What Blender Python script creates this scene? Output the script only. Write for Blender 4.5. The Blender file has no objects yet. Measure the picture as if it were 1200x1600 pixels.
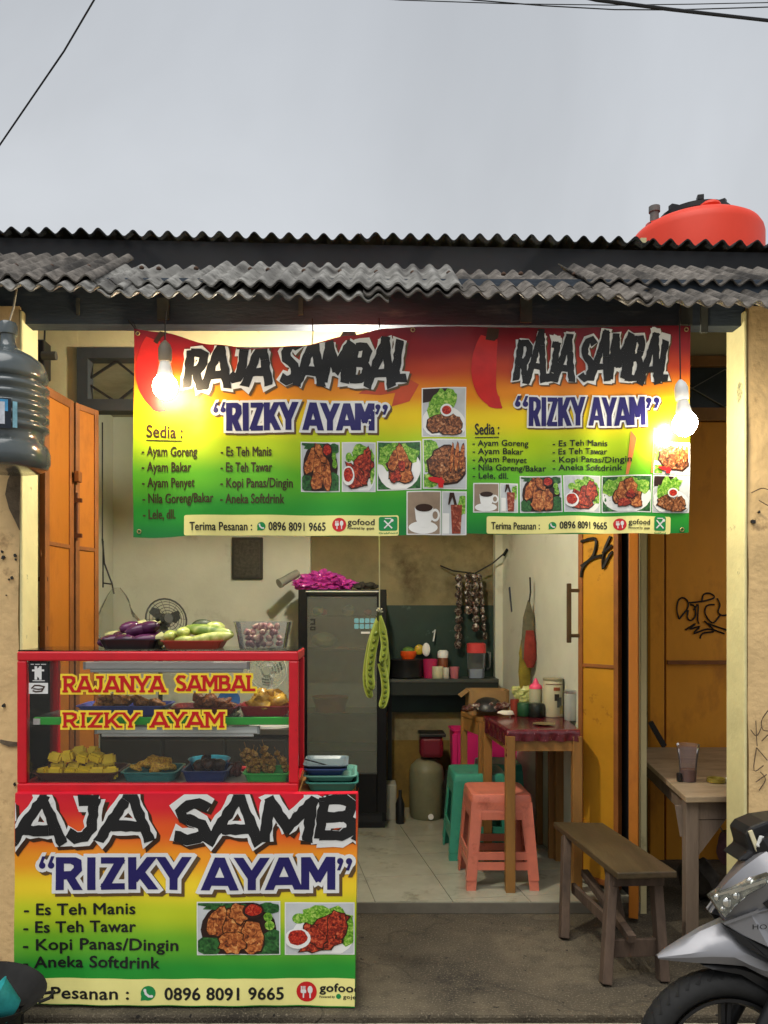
import bpy, bmesh, math, random
from mathutils import Vector, Matrix, noise

random.seed(7)
scene = bpy.context.scene
COL = scene.collection
R = math.radians

# ------------------------------------------------------------------ camera
F = 1250.0            # focal length in photo pixels (1200 x 1600)
VX, VY, EYE = 560.0, 960.0, 1.55
cam = bpy.data.cameras.new('camera')
cam.lens = F / 1600 * 36
cam.sensor_width = 36
cam.shift_x = (600 - VX) / 1600
cam.shift_y = (VY - 800) / 1600
cam.clip_start = 0.05
cam.clip_end = 2000
camo = bpy.data.objects.new('camera', cam)
COL.objects.link(camo)
camo.location = (0, 0, EYE)
camo.rotation_euler = (R(90), 0, 0)
scene.camera = camo

# ------------------------------------------------------------------ sky: even overcast evening
SUN_EL, SUN_AZ = 64, 200
world = bpy.data.worlds.new('World')
scene.world = world
world.use_nodes = True
nt = world.node_tree
nt.nodes.clear()
N = nt.nodes.new
out = N('ShaderNodeOutputWorld'); bg = N('ShaderNodeBackground')
sky = N('ShaderNodeTexSky'); sky.sky_type = 'NISHITA'; sky.sun_disc = False
sky.sun_elevation = R(SUN_EL); sky.sun_rotation = R(SUN_AZ)
sky.air_density = 2.0; sky.dust_density = 6.0; sky.ozone_density = 1.0
hs = N('ShaderNodeHueSaturation'); hs.inputs['Saturation'].default_value = 0.25
sc_ = N('ShaderNodeVectorMath'); sc_.operation = 'SCALE'; sc_.inputs['Scale'].default_value = 0.06
tc = N('ShaderNodeTexCoord')
sep = N('ShaderNodeSeparateXYZ')
rampz = N('ShaderNodeValToRGB')
rampz.color_ramp.elements[0].position = 0.0; rampz.color_ramp.elements[0].color = (.74, .765, .79, 1)
rampz.color_ramp.elements[1].position = 0.75; rampz.color_ramp.elements[1].color = (.47, .50, .545, 1)
no = N('ShaderNodeTexNoise'); no.inputs['Scale'].default_value = 2.0; no.inputs['Detail'].default_value = 6; no.inputs['Distortion'].default_value = .4
nr = N('ShaderNodeMapRange'); nr.inputs[1].default_value = .3; nr.inputs[2].default_value = .7
nr.inputs[3].default_value = .80; nr.inputs[4].default_value = 1.13
mul = N('ShaderNodeVectorMath'); mul.operation = 'SCALE'
mixs = N('ShaderNodeMix'); mixs.data_type = 'RGBA'; mixs.inputs[0].default_value = 0.82
L = nt.links.new
L(tc.outputs['Generated'], sep.inputs[0]); L(sep.outputs['Z'], rampz.inputs[0])
L(tc.outputs['Generated'], no.inputs['Vector']); L(no.outputs[0], nr.inputs[0])
L(rampz.outputs[0], mul.inputs[0]); L(nr.outputs[0], mul.inputs['Scale'])
L(sky.outputs[0], hs.inputs['Color']); L(hs.outputs[0], sc_.inputs[0])
L(sc_.outputs[0], mixs.inputs[6]); L(mul.outputs[0], mixs.inputs[7])
L(mixs.outputs[2], bg.inputs[0]); bg.inputs[1].default_value = 0.80
L(bg.outputs[0], out.inputs[0])

sun = bpy.data.lights.new('sun', 'SUN'); sun.energy = 1.5; sun.angle = R(50); sun.color = (1, .97, .92)
suno = bpy.data.objects.new('sun', sun); COL.objects.link(suno)
suno.rotation_euler = (R(90 - SUN_EL), 0, R(-20))
suno.location = (0, -5, 12)

vs = scene.view_settings
vs.view_transform = 'Standard'; vs.look = 'None'; vs.gamma = 1; vs.exposure = 0.48
vs.use_curve_mapping = False
scene.render.engine = 'CYCLES'
scene.cycles.use_denoising = True
scene.cycles.max_bounces = 6
scene.cycles.diffuse_bounces = 2
scene.cycles.glossy_bounces = 3
scene.cycles.use_adaptive_sampling = True
scene.cycles.adaptive_threshold = 0.02
scene.cycles.transparent_max_bounces = 12
scene.cycles.caustics_reflective = False
scene.cycles.caustics_refractive = False
scene.cycles.sample_clamp_indirect = 6

# ------------------------------------------------------------------ helpers
def P(x, y, d):
    """a point seen at photo pixel x,y, d metres in front of the camera plane"""
    return Vector(((x - VX) * d / F, d, EYE + (VY - y) * d / F))

def s2l(c):
    return tuple(((v / 255) / 12.92 if v / 255 <= .04045 else ((v / 255 + .055) / 1.055) ** 2.4) for v in c)

MATS = {}
def mat(name, col, rough=.6, metal=0.0, var=0.15, vs=9.0, col2=None, bump=0.0, bs=60.0, trans=0.0, alpha=1.0,
        stain=None, sscale=2.0, sth=.55, ssoft=.12, stretch=(1, 1, 1), coat=0.0, emit=None, es=0.0, spec=.5, ior=1.45, sss=0):
    if name in MATS:
        return MATS[name]
    m = bpy.data.materials.new(name); m.use_nodes = True
    t = m.node_tree; n = t.nodes; l = t.links.new
    b = n['Principled BSDF']
    b.inputs['Roughness'].default_value = rough
    b.inputs['Metallic'].default_value = metal
    b.inputs['IOR'].default_value = ior
    b.inputs['Specular IOR Level'].default_value = spec
    if trans: b.inputs['Transmission Weight'].default_value = trans
    if coat: b.inputs['Coat Weight'].default_value = coat; b.inputs['Coat Roughness'].default_value = .12
    if alpha < 1: b.inputs['Alpha'].default_value = alpha
    if sss: b.inputs['Subsurface Weight'].default_value = sss; b.inputs['Subsurface Radius'].default_value = (.02, .01, .005)
    if emit:
        b.inputs['Emission Color'].default_value = (*emit, 1); b.inputs['Emission Strength'].default_value = es
    geo = n.new('ShaderNodeNewGeometry')
    mp = n.new('ShaderNodeMapping'); mp.inputs['Scale'].default_value = stretch
    l(geo.outputs['Position'], mp.inputs[0])
    src = None
    if var or col2:
        no = n.new('ShaderNodeTexNoise'); no.inputs['Scale'].default_value = vs; no.inputs['Detail'].default_value = 7
        no.inputs['Roughness'].default_value = .62
        l(mp.outputs[0], no.inputs['Vector'])
        rp = n.new('ShaderNodeValToRGB')
        c1 = [max(0, c * (1 - var)) for c in col]
        c2 = list(col2) if col2 else [min(1, c * (1 + var)) for c in col]
        rp.color_ramp.elements[0].position = .3; rp.color_ramp.elements[1].position = .7
        rp.color_ramp.elements[0].color = (*c1, 1); rp.color_ramp.elements[1].color = (*c2, 1)
        l(no.outputs[0], rp.inputs[0]); src = rp.outputs[0]
    if stain:
        n2 = n.new('ShaderNodeTexNoise'); n2.inputs['Scale'].default_value = sscale; n2.inputs['Detail'].default_value = 9
        n2.inputs['Roughness'].default_value = .68
        l(mp.outputs[0], n2.inputs['Vector'])
        mr = n.new('ShaderNodeMapRange'); mr.inputs[1].default_value = sth; mr.inputs[2].default_value = sth + ssoft
        l(n2.outputs[0], mr.inputs[0])
        mx = n.new('ShaderNodeMix'); mx.data_type = 'RGBA'
        l(mr.outputs[0], mx.inputs[0])
        if src: l(src, mx.inputs[6])
        else: mx.inputs[6].default_value = (*col, 1)
        mx.inputs[7].default_value = (*stain, 1); src = mx.outputs[2]
    if src: l(src, b.inputs['Base Color'])
    else: b.inputs['Base Color'].default_value = (*col, 1)
    if bump:
        nb = n.new('ShaderNodeTexNoise'); nb.inputs['Scale'].default_value = bs; nb.inputs['Detail'].default_value = 6
        l(mp.outputs[0], nb.inputs['Vector'])
        bp = n.new('ShaderNodeBump'); bp.inputs['Strength'].default_value = bump; bp.inputs['Distance'].default_value = .01
        l(nb.outputs[0], bp.inputs['Height']); l(bp.outputs[0], b.inputs['Normal'])
    MATS[name] = m
    return m

def food_mat(name, stops, scale=40, rough=.4, bump=.6, vor=True):
    if name in MATS: return MATS[name]
    m = bpy.data.materials.new(name); m.use_nodes = True
    t = m.node_tree; n = t.nodes; l = t.links.new; b = n['Principled BSDF']
    b.inputs['Roughness'].default_value = rough
    geo = n.new('ShaderNodeNewGeometry')
    no = n.new('ShaderNodeTexNoise'); no.inputs['Scale'].default_value = scale; no.inputs['Detail'].default_value = 5
    no.inputs['Distortion'].default_value = .8
    l(geo.outputs['Position'], no.inputs['Vector'])
    rp = n.new('ShaderNodeValToRGB')
    while len(rp.color_ramp.elements) < len(stops): rp.color_ramp.elements.new(.5)
    for i, (p, c) in enumerate(stops):
        rp.color_ramp.elements[i].position = p; rp.color_ramp.elements[i].color = (*s2l(c), 1)
    l(no.outputs[0], rp.inputs[0]); l(rp.outputs[0], b.inputs['Base Color'])
    if bump:
        bp = n.new('ShaderNodeBump'); bp.inputs['Strength'].default_value = bump; bp.inputs['Distance'].default_value = .006
        l(no.outputs[0], bp.inputs['Height']); l(bp.outputs[0], b.inputs['Normal'])
    MATS[name] = m
    return m

def glass_mat(name, col=(.9, .95, .93), alpha=.012, rough=.03):
    """thin clear sheet: mostly see-through with a glossy reflection"""
    if name in MATS: return MATS[name]
    m = bpy.data.materials.new(name); m.use_nodes = True
    t = m.node_tree; n = t.nodes; l = t.links.new
    n.remove(n['Principled BSDF']); o = n['Material Output']
    tr = n.new('ShaderNodeBsdfTransparent'); tr.inputs[0].default_value = (*[1 - (1 - c) * .6 for c in col], 1)
    gl = n.new('ShaderNodeBsdfGlossy'); gl.inputs['Roughness'].default_value = rough
    df = n.new('ShaderNodeBsdfDiffuse'); df.inputs[0].default_value = (*col, 1)
    fr = n.new('ShaderNodeFresnel'); fr.inputs[0].default_value = 1.22
    m1 = n.new('ShaderNodeMixShader'); m1.inputs[0].default_value = alpha
    m2 = n.new('ShaderNodeMixShader')
    l(tr.outputs[0], m1.inputs[1]); l(df.outputs[0], m1.inputs[2])
    l(fr.outputs[0], m2.inputs[0]); l(m1.outputs[0], m2.inputs[1]); l(gl.outputs[0], m2.inputs[2])
    l(m2.outputs[0], o.inputs[0])
    MATS[name] = m
    return m

ORG = {}
def thing(name, label, cat, loc, group=None):
    o = bpy.data.objects.new(name, None); COL.objects.link(o)
    o.empty_display_size = .1
    o.location = loc; o['label'] = label; o['category'] = cat
    if group: o['group'] = group
    ORG[o.name] = Vector(loc)
    return o

class MB:
    def __init__(s): s.bm = bmesh.new()
    def box(s, c, size, rot=None):
        M = Matrix.Translation(Vector(c))
        if rot is not None: M = M @ (rot if isinstance(rot, Matrix) else Matrix.Rotation(rot, 4, 'Z'))
        M = M @ Matrix.Diagonal((size[0], size[1], size[2], 1))
        bmesh.ops.create_cube(s.bm, size=1, matrix=M); return s
    def bx(s, x0, x1, y0, y1, z0, z1):
        return s.box(((x0 + x1) / 2, (y0 + y1) / 2, (z0 + z1) / 2), (abs(x1 - x0), abs(y1 - y0), abs(z1 - z0)))
    def bar(s, p0, p1, w, t, up=(0, 0, 1)):
        """rectangular bar from p0 to p1: w across, t along up"""
        p0, p1 = Vector(p0), Vector(p1); d = (p1 - p0); Ln = d.length; d.normalize()
        up = Vector(up); side = d.cross(up)
        if side.length < 1e-4: side = d.cross(Vector((1, 0, 0)))
        side.normalize(); up = side.cross(d)
        M = Matrix((( *side, 0), (*d, 0), (*up, 0), (0, 0, 0, 1))).transposed()
        M = Matrix.Translation((p0 + p1) / 2) @ M @ Matrix.Diagonal((w, Ln, t, 1))
        bmesh.ops.create_cube(s.bm, size=1, matrix=M); return s
    def cyl(s, p0, p1, r0, r1=None, n=14, caps=True):
        p0, p1 = Vector(p0), Vector(p1); r1 = r0 if r1 is None else r1
        d = p1 - p0; q = d.to_track_quat('Z', 'Y').to_matrix().to_4x4()
        bmesh.ops.create_cone(s.bm, cap_ends=caps, segments=n, radius1=r0, radius2=r1, depth=d.length,
                              matrix=Matrix.Translation((p0 + p1) / 2) @ q); return s
    def tube(s, pts, r, n=6, closed=False):
        pts = [Vector(p) for p in pts]; rings = []
        for i, p in enumerate(pts):
            a = pts[max(i - 1, 0)]; b = pts[min(i + 1, len(pts) - 1)]
            if closed: a = pts[i - 1]; b = pts[(i + 1) % len(pts)]
            d = (b - a).normalized(); u = d.cross(Vector((.31, .22, .93)))
            if u.length < .05: u = d.cross(Vector((1, 0, 0)))
            u.normalize(); v = d.cross(u)
            rr = r[i] if isinstance(r, (list, tuple)) else r
            rings.append([s.bm.verts.new(p + (u * math.cos(2 * math.pi * k / n) + v * math.sin(2 * math.pi * k / n)) * rr) for k in range(n)])
        rng = range(len(rings)) if closed else range(len(rings) - 1)
        for i in rng:
            a, b = rings[i], rings[(i + 1) % len(rings)]
            for k in range(n): s.bm.faces.new((a[k], a[(k + 1) % n], b[(k + 1) % n], b[k]))
        if not closed:
            s.bm.faces.new(rings[0][::-1]); s.bm.faces.new(rings[-1])
        return s
    def lathe(s, prof, o, n=24, M=None, capb=True, capt=True, sq=0):
        M = M or Matrix.Identity(4); o = Vector(o); rings = []
        for r, z in prof:
            ring = []
            for k in range(n):
                a = 2 * math.pi * k / n; c, sn = math.cos(a), math.sin(a)
                if sq:
                    f = 1 / (abs(c) ** sq + abs(sn) ** sq) ** (1 / sq); c *= f; sn *= f
                ring.append(s.bm.verts.new(o + M @ Vector((r * c, r * sn, z))))
            rings.append(ring)
        for a, b in zip(rings, rings[1:]):
            for k in range(n): s.bm.faces.new((a[k], a[(k + 1) % n], b[(k + 1) % n], b[k]))
        if capb: s.bm.faces.new(rings[0][::-1])
        if capt: s.bm.faces.new(rings[-1])
        return s
    def ball(s, c, r, u=12, v=8, M=None):
        r = (r, r, r) if not isinstance(r, (tuple, list)) else r
        bmesh.ops.create_uvsphere(s.bm, u_segments=u, v_segments=v, radius=1,
            matrix=Matrix.Translation(Vector(c)) @ (M or Matrix.Identity(4)) @ Matrix.Diagonal((*r, 1))); return s
    def lump(s, c, r, seed, amp=.3, sub=2, M=None, freq=1.6):
        ret = bmesh.ops.create_icosphere(s.bm, subdivisions=sub, radius=1)
        MM = Matrix.Translation(Vector(c)) @ (M or Matrix.Identity(4)) @ Matrix.Diagonal((*r, 1))
        for v in ret['verts']:
            k = 1 + amp * noise.noise(v.co * freq + Vector((seed * 3.7, seed * 1.3, seed * .7)))
            v.co = MM @ (v.co * k)
        return s
    def face(s, pts):
        return s.bm.faces.new([s.bm.verts.new(Vector(p)) for p in pts])
    def prism(s, pts, vec):
        vec = Vector(vec); a = [s.bm.verts.new(Vector(p)) for p in pts]; b = [s.bm.verts.new(Vector(p) + vec) for p in pts]
        s.bm.faces.new(a); s.bm.faces.new(b[::-1]); n = len(a)
        for i in range(n): s.bm.faces.new((a[i], b[i], b[(i + 1) % n], a[(i + 1) % n]))
        return s
    def loft(s, rings, caps=True, closed=True):
        vr = [[s.bm.verts.new(Vector(p)) for p in r] for r in rings]; n = len(vr[0])
        for a, b in zip(vr, vr[1:]):
            for k in range(n if closed else n - 1): s.bm.faces.new((a[k], a[(k + 1) % n], b[(k + 1) % n], b[k]))
        if caps and closed: s.bm.faces.new(vr[0][::-1]); s.bm.faces.new(vr[-1])
        return s
    def grid(s, fn, nu, nv):
        vv = [[s.bm.verts.new(Vector(fn(i / nu, j / nv))) for i in range(nu + 1)] for j in range(nv + 1)]
        for j in range(nv):
            for i in range(nu): s.bm.faces.new((vv[j][i], vv[j][i + 1], vv[j + 1][i + 1], vv[j + 1][i]))
        return s
    def pillow(s, pts, c, w, steps=((-1, .80), (-.82, .95), (-.4, 1), (.4, 1), (.82, .95), (1, .80))):
        """side-view outline (world X,Z points at depth c) given width +-w with rounded flanks"""
        cx = sum(p[0] for p in pts) / len(pts); cz = sum(p[1] for p in pts) / len(pts)
        rings = [[(cx + (x - cx) * k, c + w * t, cz + (z - cz) * k) for x, z in pts] for t, k in steps]
        return s.loft(rings)
    def openbox(s, c, w, dp, h, taper=.85, t=.004, lip=0.0, rz=0):
        """open tray standing at c (centre of its underside)"""
        c = Vector(c); M = Matrix.Rotation(rz, 3, 'Z')
        def ring(k, z, off): 
            a, b = w / 2 * k - off, dp / 2 * k - off; q = min(a, b) * .25; o = []
            for sx, sy in ((1, 1), (-1, 1), (-1, -1), (1, -1)):
                pts = [(a, b - q), (a - q * .3, b - q * .3), (a - q, b)]
                if sx * sy < 0: pts = pts[::-1]
                o += [c + M @ Vector((sx * x, sy * y, z)) for x, y in pts]
            return o
        rs = [ring(taper, 0, 0), ring(1, h, 0)]
        if lip: rs += [ring(1, h, -lip), ring(1, h + t, -lip)]
        rs += [ring(1, h + (t if lip else 0), t), ring(taper, t, t)]
        s.loft(rs); return s
    def build(s, name, m, parent=None, smooth=False, bevel=0, sub=0, label=None, cat=None, group=None, kind=None, base=None, ang=None):
        bmesh.ops.recalc_face_normals(s.bm, faces=s.bm.faces)
        me = bpy.data.meshes.new(name)
        if parent is not None: org = ORG[parent.name]
        elif base is not None: org = Vector(base)
        else:
            xs = [v.co for v in s.bm.verts]
            org = Vector(((min(v.x for v in xs) + max(v.x for v in xs)) / 2, (min(v.y for v in xs) + max(v.y for v in xs)) / 2, min(v.z for v in xs)))
        bmesh.ops.translate(s.bm, verts=s.bm.verts, vec=-org)
        if smooth:
            for f in s.bm.faces: f.smooth = True
            if ang is None: ang = 40
            for e in s.bm.edges:
                if len(e.link_faces) == 2 and e.calc_face_angle(0) > R(ang): e.smooth = False
        s.bm.to_mesh(me); s.bm.free()
        if m is not None: me.materials.append(m)
        o = bpy.data.objects.new(name, me); COL.objects.link(o)
        ORG[o.name] = org
        if parent is not None: o.parent = parent
        else: o.location = org
        if bevel:
            bv = o.modifiers.new('bevel', 'BEVEL'); bv.width = bevel; bv.segments = 2; bv.limit_method = 'ANGLE'; bv.angle_limit = R(50)
        if sub:
            sm = o.modifiers.new('subdivision', 'SUBSURF'); sm.levels = sub; sm.render_levels = sub
        if label: o['label'] = label
        if cat: o['category'] = cat
        if group: o['group'] = group
        if kind: o['kind'] = kind
        return o

def copy_tree(o, parent=None):
    c = o.copy(); COL.objects.link(c); c.parent = parent
    ORG[c.name] = ORG.get(o.name, Vector()).copy()
    for ch in list(o.children): copy_tree(ch, c)
    return c

# ------------------------------------------------------------------ flat print on sheets
_tc = bpy.data.curves.new('lettering', 'FONT'); _to = bpy.data.objects.new('lettering', _tc)
COL.objects.link(_to)
def text_polys(s, x0, x1, base, cap, bold=.02, heavy=0.0):
    """text tessellated to triangles in photo pixels"""
    _tc.body = s;  _tc.size = 1; _tc.resolution_u = 3; _tc.space_character = 1.0 + bold * .8
    dg = bpy.context.evaluated_depsgraph_get(); dg.update()
    ev = _to.evaluated_get(dg); me = ev.to_mesh()
    vs_ = [v.co.copy() for v in me.vertices]; fs = [tuple(p.vertices) for p in me.polygons]
    ev.to_mesh_clear()
    if not vs_: return []
    a = min(v.x for v in vs_); b = max(v.x for v in vs_)
    kx = (x1 - x0) / (b - a); ky = cap / .727
    res = [[(x0 + (vs_[i].x - a) * kx, base - vs_[i].y * ky) for i in f] for f in fs]
    return [[(x + u * heavy, y - v * heavy) for x, y in f] for u, v in ((0, 0), (1, 0), (.5, .55), (.5, -.2)) for f in res] if heavy else res

def flat(name, polys, sheet, m, parent, off, clip=None, cut=24, layered=False, top=None):
    """polys: lists of (x,y) photo pixels, laid on a sheet function; sliced so that they follow its waves"""
    bm = bmesh.new(); k = 0
    for pl in polys:
        try:
            f = bm.faces.new([bm.verts.new((x, y, (k % 29) * .00004 if layered else 0)) for x, y in pl]); k += 1
        except ValueError:
            continue
    bmesh.ops.triangulate(bm, faces=bm.faces[:])
    if clip:
        for co, nn in (((clip[0], 0, 0), (-1, 0, 0)), ((clip[2], 0, 0), (1, 0, 0)), ((0, clip[1], 0), (0, -1, 0)), ((0, clip[3], 0), (0, 1, 0))):
            bmesh.ops.bisect_plane(bm, geom=bm.verts[:] + bm.edges[:] + bm.faces[:], plane_co=co, plane_no=nn, clear_outer=True)
    if not bm.verts: bm.free(); return None
    cut = 8
    if cut > 0:
        for ax in (0, 1):
            lo = min(v.co[ax] for v in bm.verts); hi = max(v.co[ax] for v in bm.verts); t = lo + cut
            while t < hi:
                co = [0, 0, 0]; co[ax] = t; nn = [0, 0, 0]; nn[ax] = 1
                bmesh.ops.bisect_plane(bm, geom=bm.verts[:] + bm.edges[:] + bm.faces[:], plane_co=co, plane_no=nn); t += cut
    org = ORG[parent.name]
    if top:
        for v in bm.verts: v.co.y = max(v.co.y, top(v.co.x))
    for v in bm.verts: v.co = sheet(v.co.x, v.co.y, off + v.co.z) - org
    for f in bm.faces:
        if f.normal.y > 0: f.normal_flip()
    me = bpy.data.meshes.new(name); bm.to_mesh(me); bm.free(); me.materials.append(m)
    o = bpy.data.objects.new(name, me); COL.objects.link(o); o.parent = parent; ORG[o.name] = org
    return o

GLY = {  # stroke skeletons in a unit box
 'R': [[(.14, 0), (.14, 1)], [(.14, .93), (.55, .93), (.78, .84), (.8, .64), (.6, .46), (.14, .44)], [(.46, .46), (.86, -.08)]],
 'A': [[(-.02, -.08), (.54, 1.12)], [(.46, 1.12), (1.02, -.08)], [(.2, .27), (.8, .27)]],
 'J': [[(.3, .93), (.8, .93)], [(.72, 1), (.72, .3), (.6, .09), (.36, .07), (.14, .2)]],
 'S': [[(.86, .84), (.6, .95), (.34, .92), (.18, .76), (.28, .6), (.5, .52), (.74, .43), (.84, .26), (.7, .1), (.44, .05), (.12, .16)]],
 'M': [[(.12, 0), (.12, 1)], [(.08, 1.1), (.54, .28)], [(.46, .28), (.92, 1.1)], [(.88, 0), (.88, 1)]],
 'B': [[(.15, 0), (.15, 1)], [(.15, .93), (.6, .93), (.76, .8), (.72, .6), (.56, .52), (.15, .52)], [(.15, .52), (.62, .52), (.84, .38), (.82, .18), (.62, .07), (.15, .07)]],
 'L': [[(.2, 0), (.2, 1)], [(.2, .07), (.88, .07)]],
 'N': [[(.13, 0), (.13, 1)], [(.08, 1.06), (.92, -.06)], [(.87, 0), (.87, 1)]],
 'Y': [[(.5, 0), (.5, .46)], [(.52, .36), (-.02, 1.1)], [(.48, .36), (1.02, 1.1)]],
 'I': [[(.5, 0), (.5, 1)]],
 'Z': [[(.06, .93), (.94, .93)], [(.84, .97), (.16, .03)], [(.06, .07), (.94, .07)]],
 'K': [[(.14, 0), (.14, 1)], [(.2, .3), (.9, 1.08)], [(.4, .54), (.94, -.08)]],
}
ADV = {'I': .42, 'M': 1.22, 'L': .8, 'J': .85, ' ': .45, 'S': .9, 'K': 1.02, 'R': .98, 'A': 1.08, 'Y': 1.05, 'Z': .95, 'B': .98, 'N': 1.06}
def strip(pts, w, ext=0.0, rough=0.0, rnd=None):
    """a polyline widened to a strip of quads; returns quads"""
    pts = [Vector((p[0], p[1])) for p in pts]
    if ext:
        pts[0] = pts[0] + (pts[0] - pts[1]).normalized() * ext; pts[-1] = pts[-1] + (pts[-1] - pts[-2]).normalized() * ext
    if rough:
        fine = []
        for a, b in zip(pts, pts[1:]):
            n = max(1, int((b - a).length / (w * .42)))
            fine += [a.lerp(b, i / n) for i in range(n)]
        pts = fine + [pts[-1]]
    Ls, Rs = [], []
    for i, p in enumerate(pts):
        a = pts[max(0, i - 1)]; b = pts[min(len(pts) - 1, i + 1)]
        d1 = (p - a).normalized() if i else (b - p).normalized(); d2 = (b - p).normalized() if i < len(pts) - 1 else d1
        t = (d1 + d2)
        t = t.normalized() if t.length > .2 else d1
        nrm = Vector((-t.y, t.x)); k = 1 / max(.55, nrm.dot(Vector((-d1.y, d1.x))))
        ja = jb = 0; e = Vector((0, 0))
        if rough and rnd:
            ja, jb = rnd.uniform(-1, 1) * rough, rnd.uniform(-1, 1) * rough
            if i in (0, len(pts) - 1): e = t * rnd.uniform(-1, 1) * rough
        Ls.append(p + nrm * (w / 2 * k * (1 + ja)) + e * w); Rs.append(p - nrm * (w / 2 * k * (1 + jb)) - e * w)
    return [[tuple(Ls[i]), tuple(Ls[i + 1]), tuple(Rs[i + 1]), tuple(Rs[i])] for i in range(len(pts) - 1)]

def clip_y(pl, lo, hi):
    for lim, sg in ((lo, 1), (hi, -1)):
        o = []
        for i in range(len(pl)):
            a, b = pl[i - 1], pl[i]
            ia, ib = sg * (a[1] - lim) >= 0, sg * (b[1] - lim) >= 0
            if ia != ib:
                t = (lim - a[1]) / (b[1] - a[1]); o.append((a[0] + (b[0] - a[0]) * t, lim))
            if ib: o.append(b)
        pl = o
        if len(pl) < 3: return None
    return pl

def word(s, x0, x1, ytop, ybot, style, grow=0.0, slope=0.0, seed=3, stroke=.2):
    """display lettering as quads in photo pixels; grow widens every stroke (for outlines)"""
    rnd = random.Random(seed)
    tot = sum(ADV.get(c, 1) for c in s); gap = .07 if style != 'brush' else .0
    tot += gap * (len(s) - 1); u = (x1 - x0) / tot; h = ybot - ytop; x = x0; res = []
    for ch in s:
        a = ADV.get(ch, 1) * u
        if ch in GLY:
            js = rnd.uniform(-.06, .06) if style == 'brush' else 0
            hk = rnd.uniform(.95, 1.08) if style == 'brush' else 1
            for st in GLY[ch]:
                st2 = [(x + (p[0] * (1 if style != 'brush' else 1.02)) * a + (p[1] - .5) * (h * .14 if style == 'brush' else 0), (p[1] * hk + js) * h) for p in st]
                w = h * stroke
                quads = strip(st2, w + 2 * grow, grow * (.9 if style != 'brush' else .7), (.17 if style == 'brush' else 0), rnd if style == 'brush' else None)
                for q in quads:
                    if style != 'brush':
                        q = clip_y(q, -grow, h + grow)
                    if q: res.append([(px, ybot - py + slope * (px - x0)) for px, py in q])
            if style == 'cooper':
                for st in GLY[ch]:
                    for p in (st[0], st[-1]):
                        if p[1] < .05 or p[1] > .95:
                            px, py = x + min(max(p[0], .05), .95) * a, (0 if p[1] < .5 else 1) * h
                            sw, sh = h * .17 + grow, h * .13
                            lo, hi = (-grow, sh + grow) if py == 0 else (h - sh - grow, h + grow)
                            q = [(px - sw, lo), (px + sw, lo), (px + sw, hi), (px - sw, hi)]
                            res.append([(qx, ybot - qy) for qx, qy in q])
        x += a + gap * u
    return res

def rect(x0, y0, x1, y1): return [(x0, y0), (x1, y0), (x1, y1), (x0, y1)]
def rrect(x0, y0, x1, y1, r, n=4):
    o = []
    for cx, cy, a0 in ((x1 - r, y1 - r, 0), (x0 + r, y1 - r, 90), (x0 + r, y0 + r, 180), (x1 - r, y0 + r, 270)):
        for i in range(n + 1):
            a = R(a0 + 90 * i / n); o.append((cx + r * math.cos(a), cy + r * math.sin(a)))
    return o
def ell(cx, cy, rx, ry, n=24, rough=0, seed=0, rot=0):
    rnd = random.Random(seed); o = []
    for i in range(n):
        a = 2 * math.pi * i / n; k = 1 + rnd.uniform(-rough, rough); x, y = rx * k * math.cos(a), ry * k * math.sin(a)
        o.append((cx + x * math.cos(rot) - y * math.sin(rot), cy + x * math.sin(rot) + y * math.cos(rot)))
    return o
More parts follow.
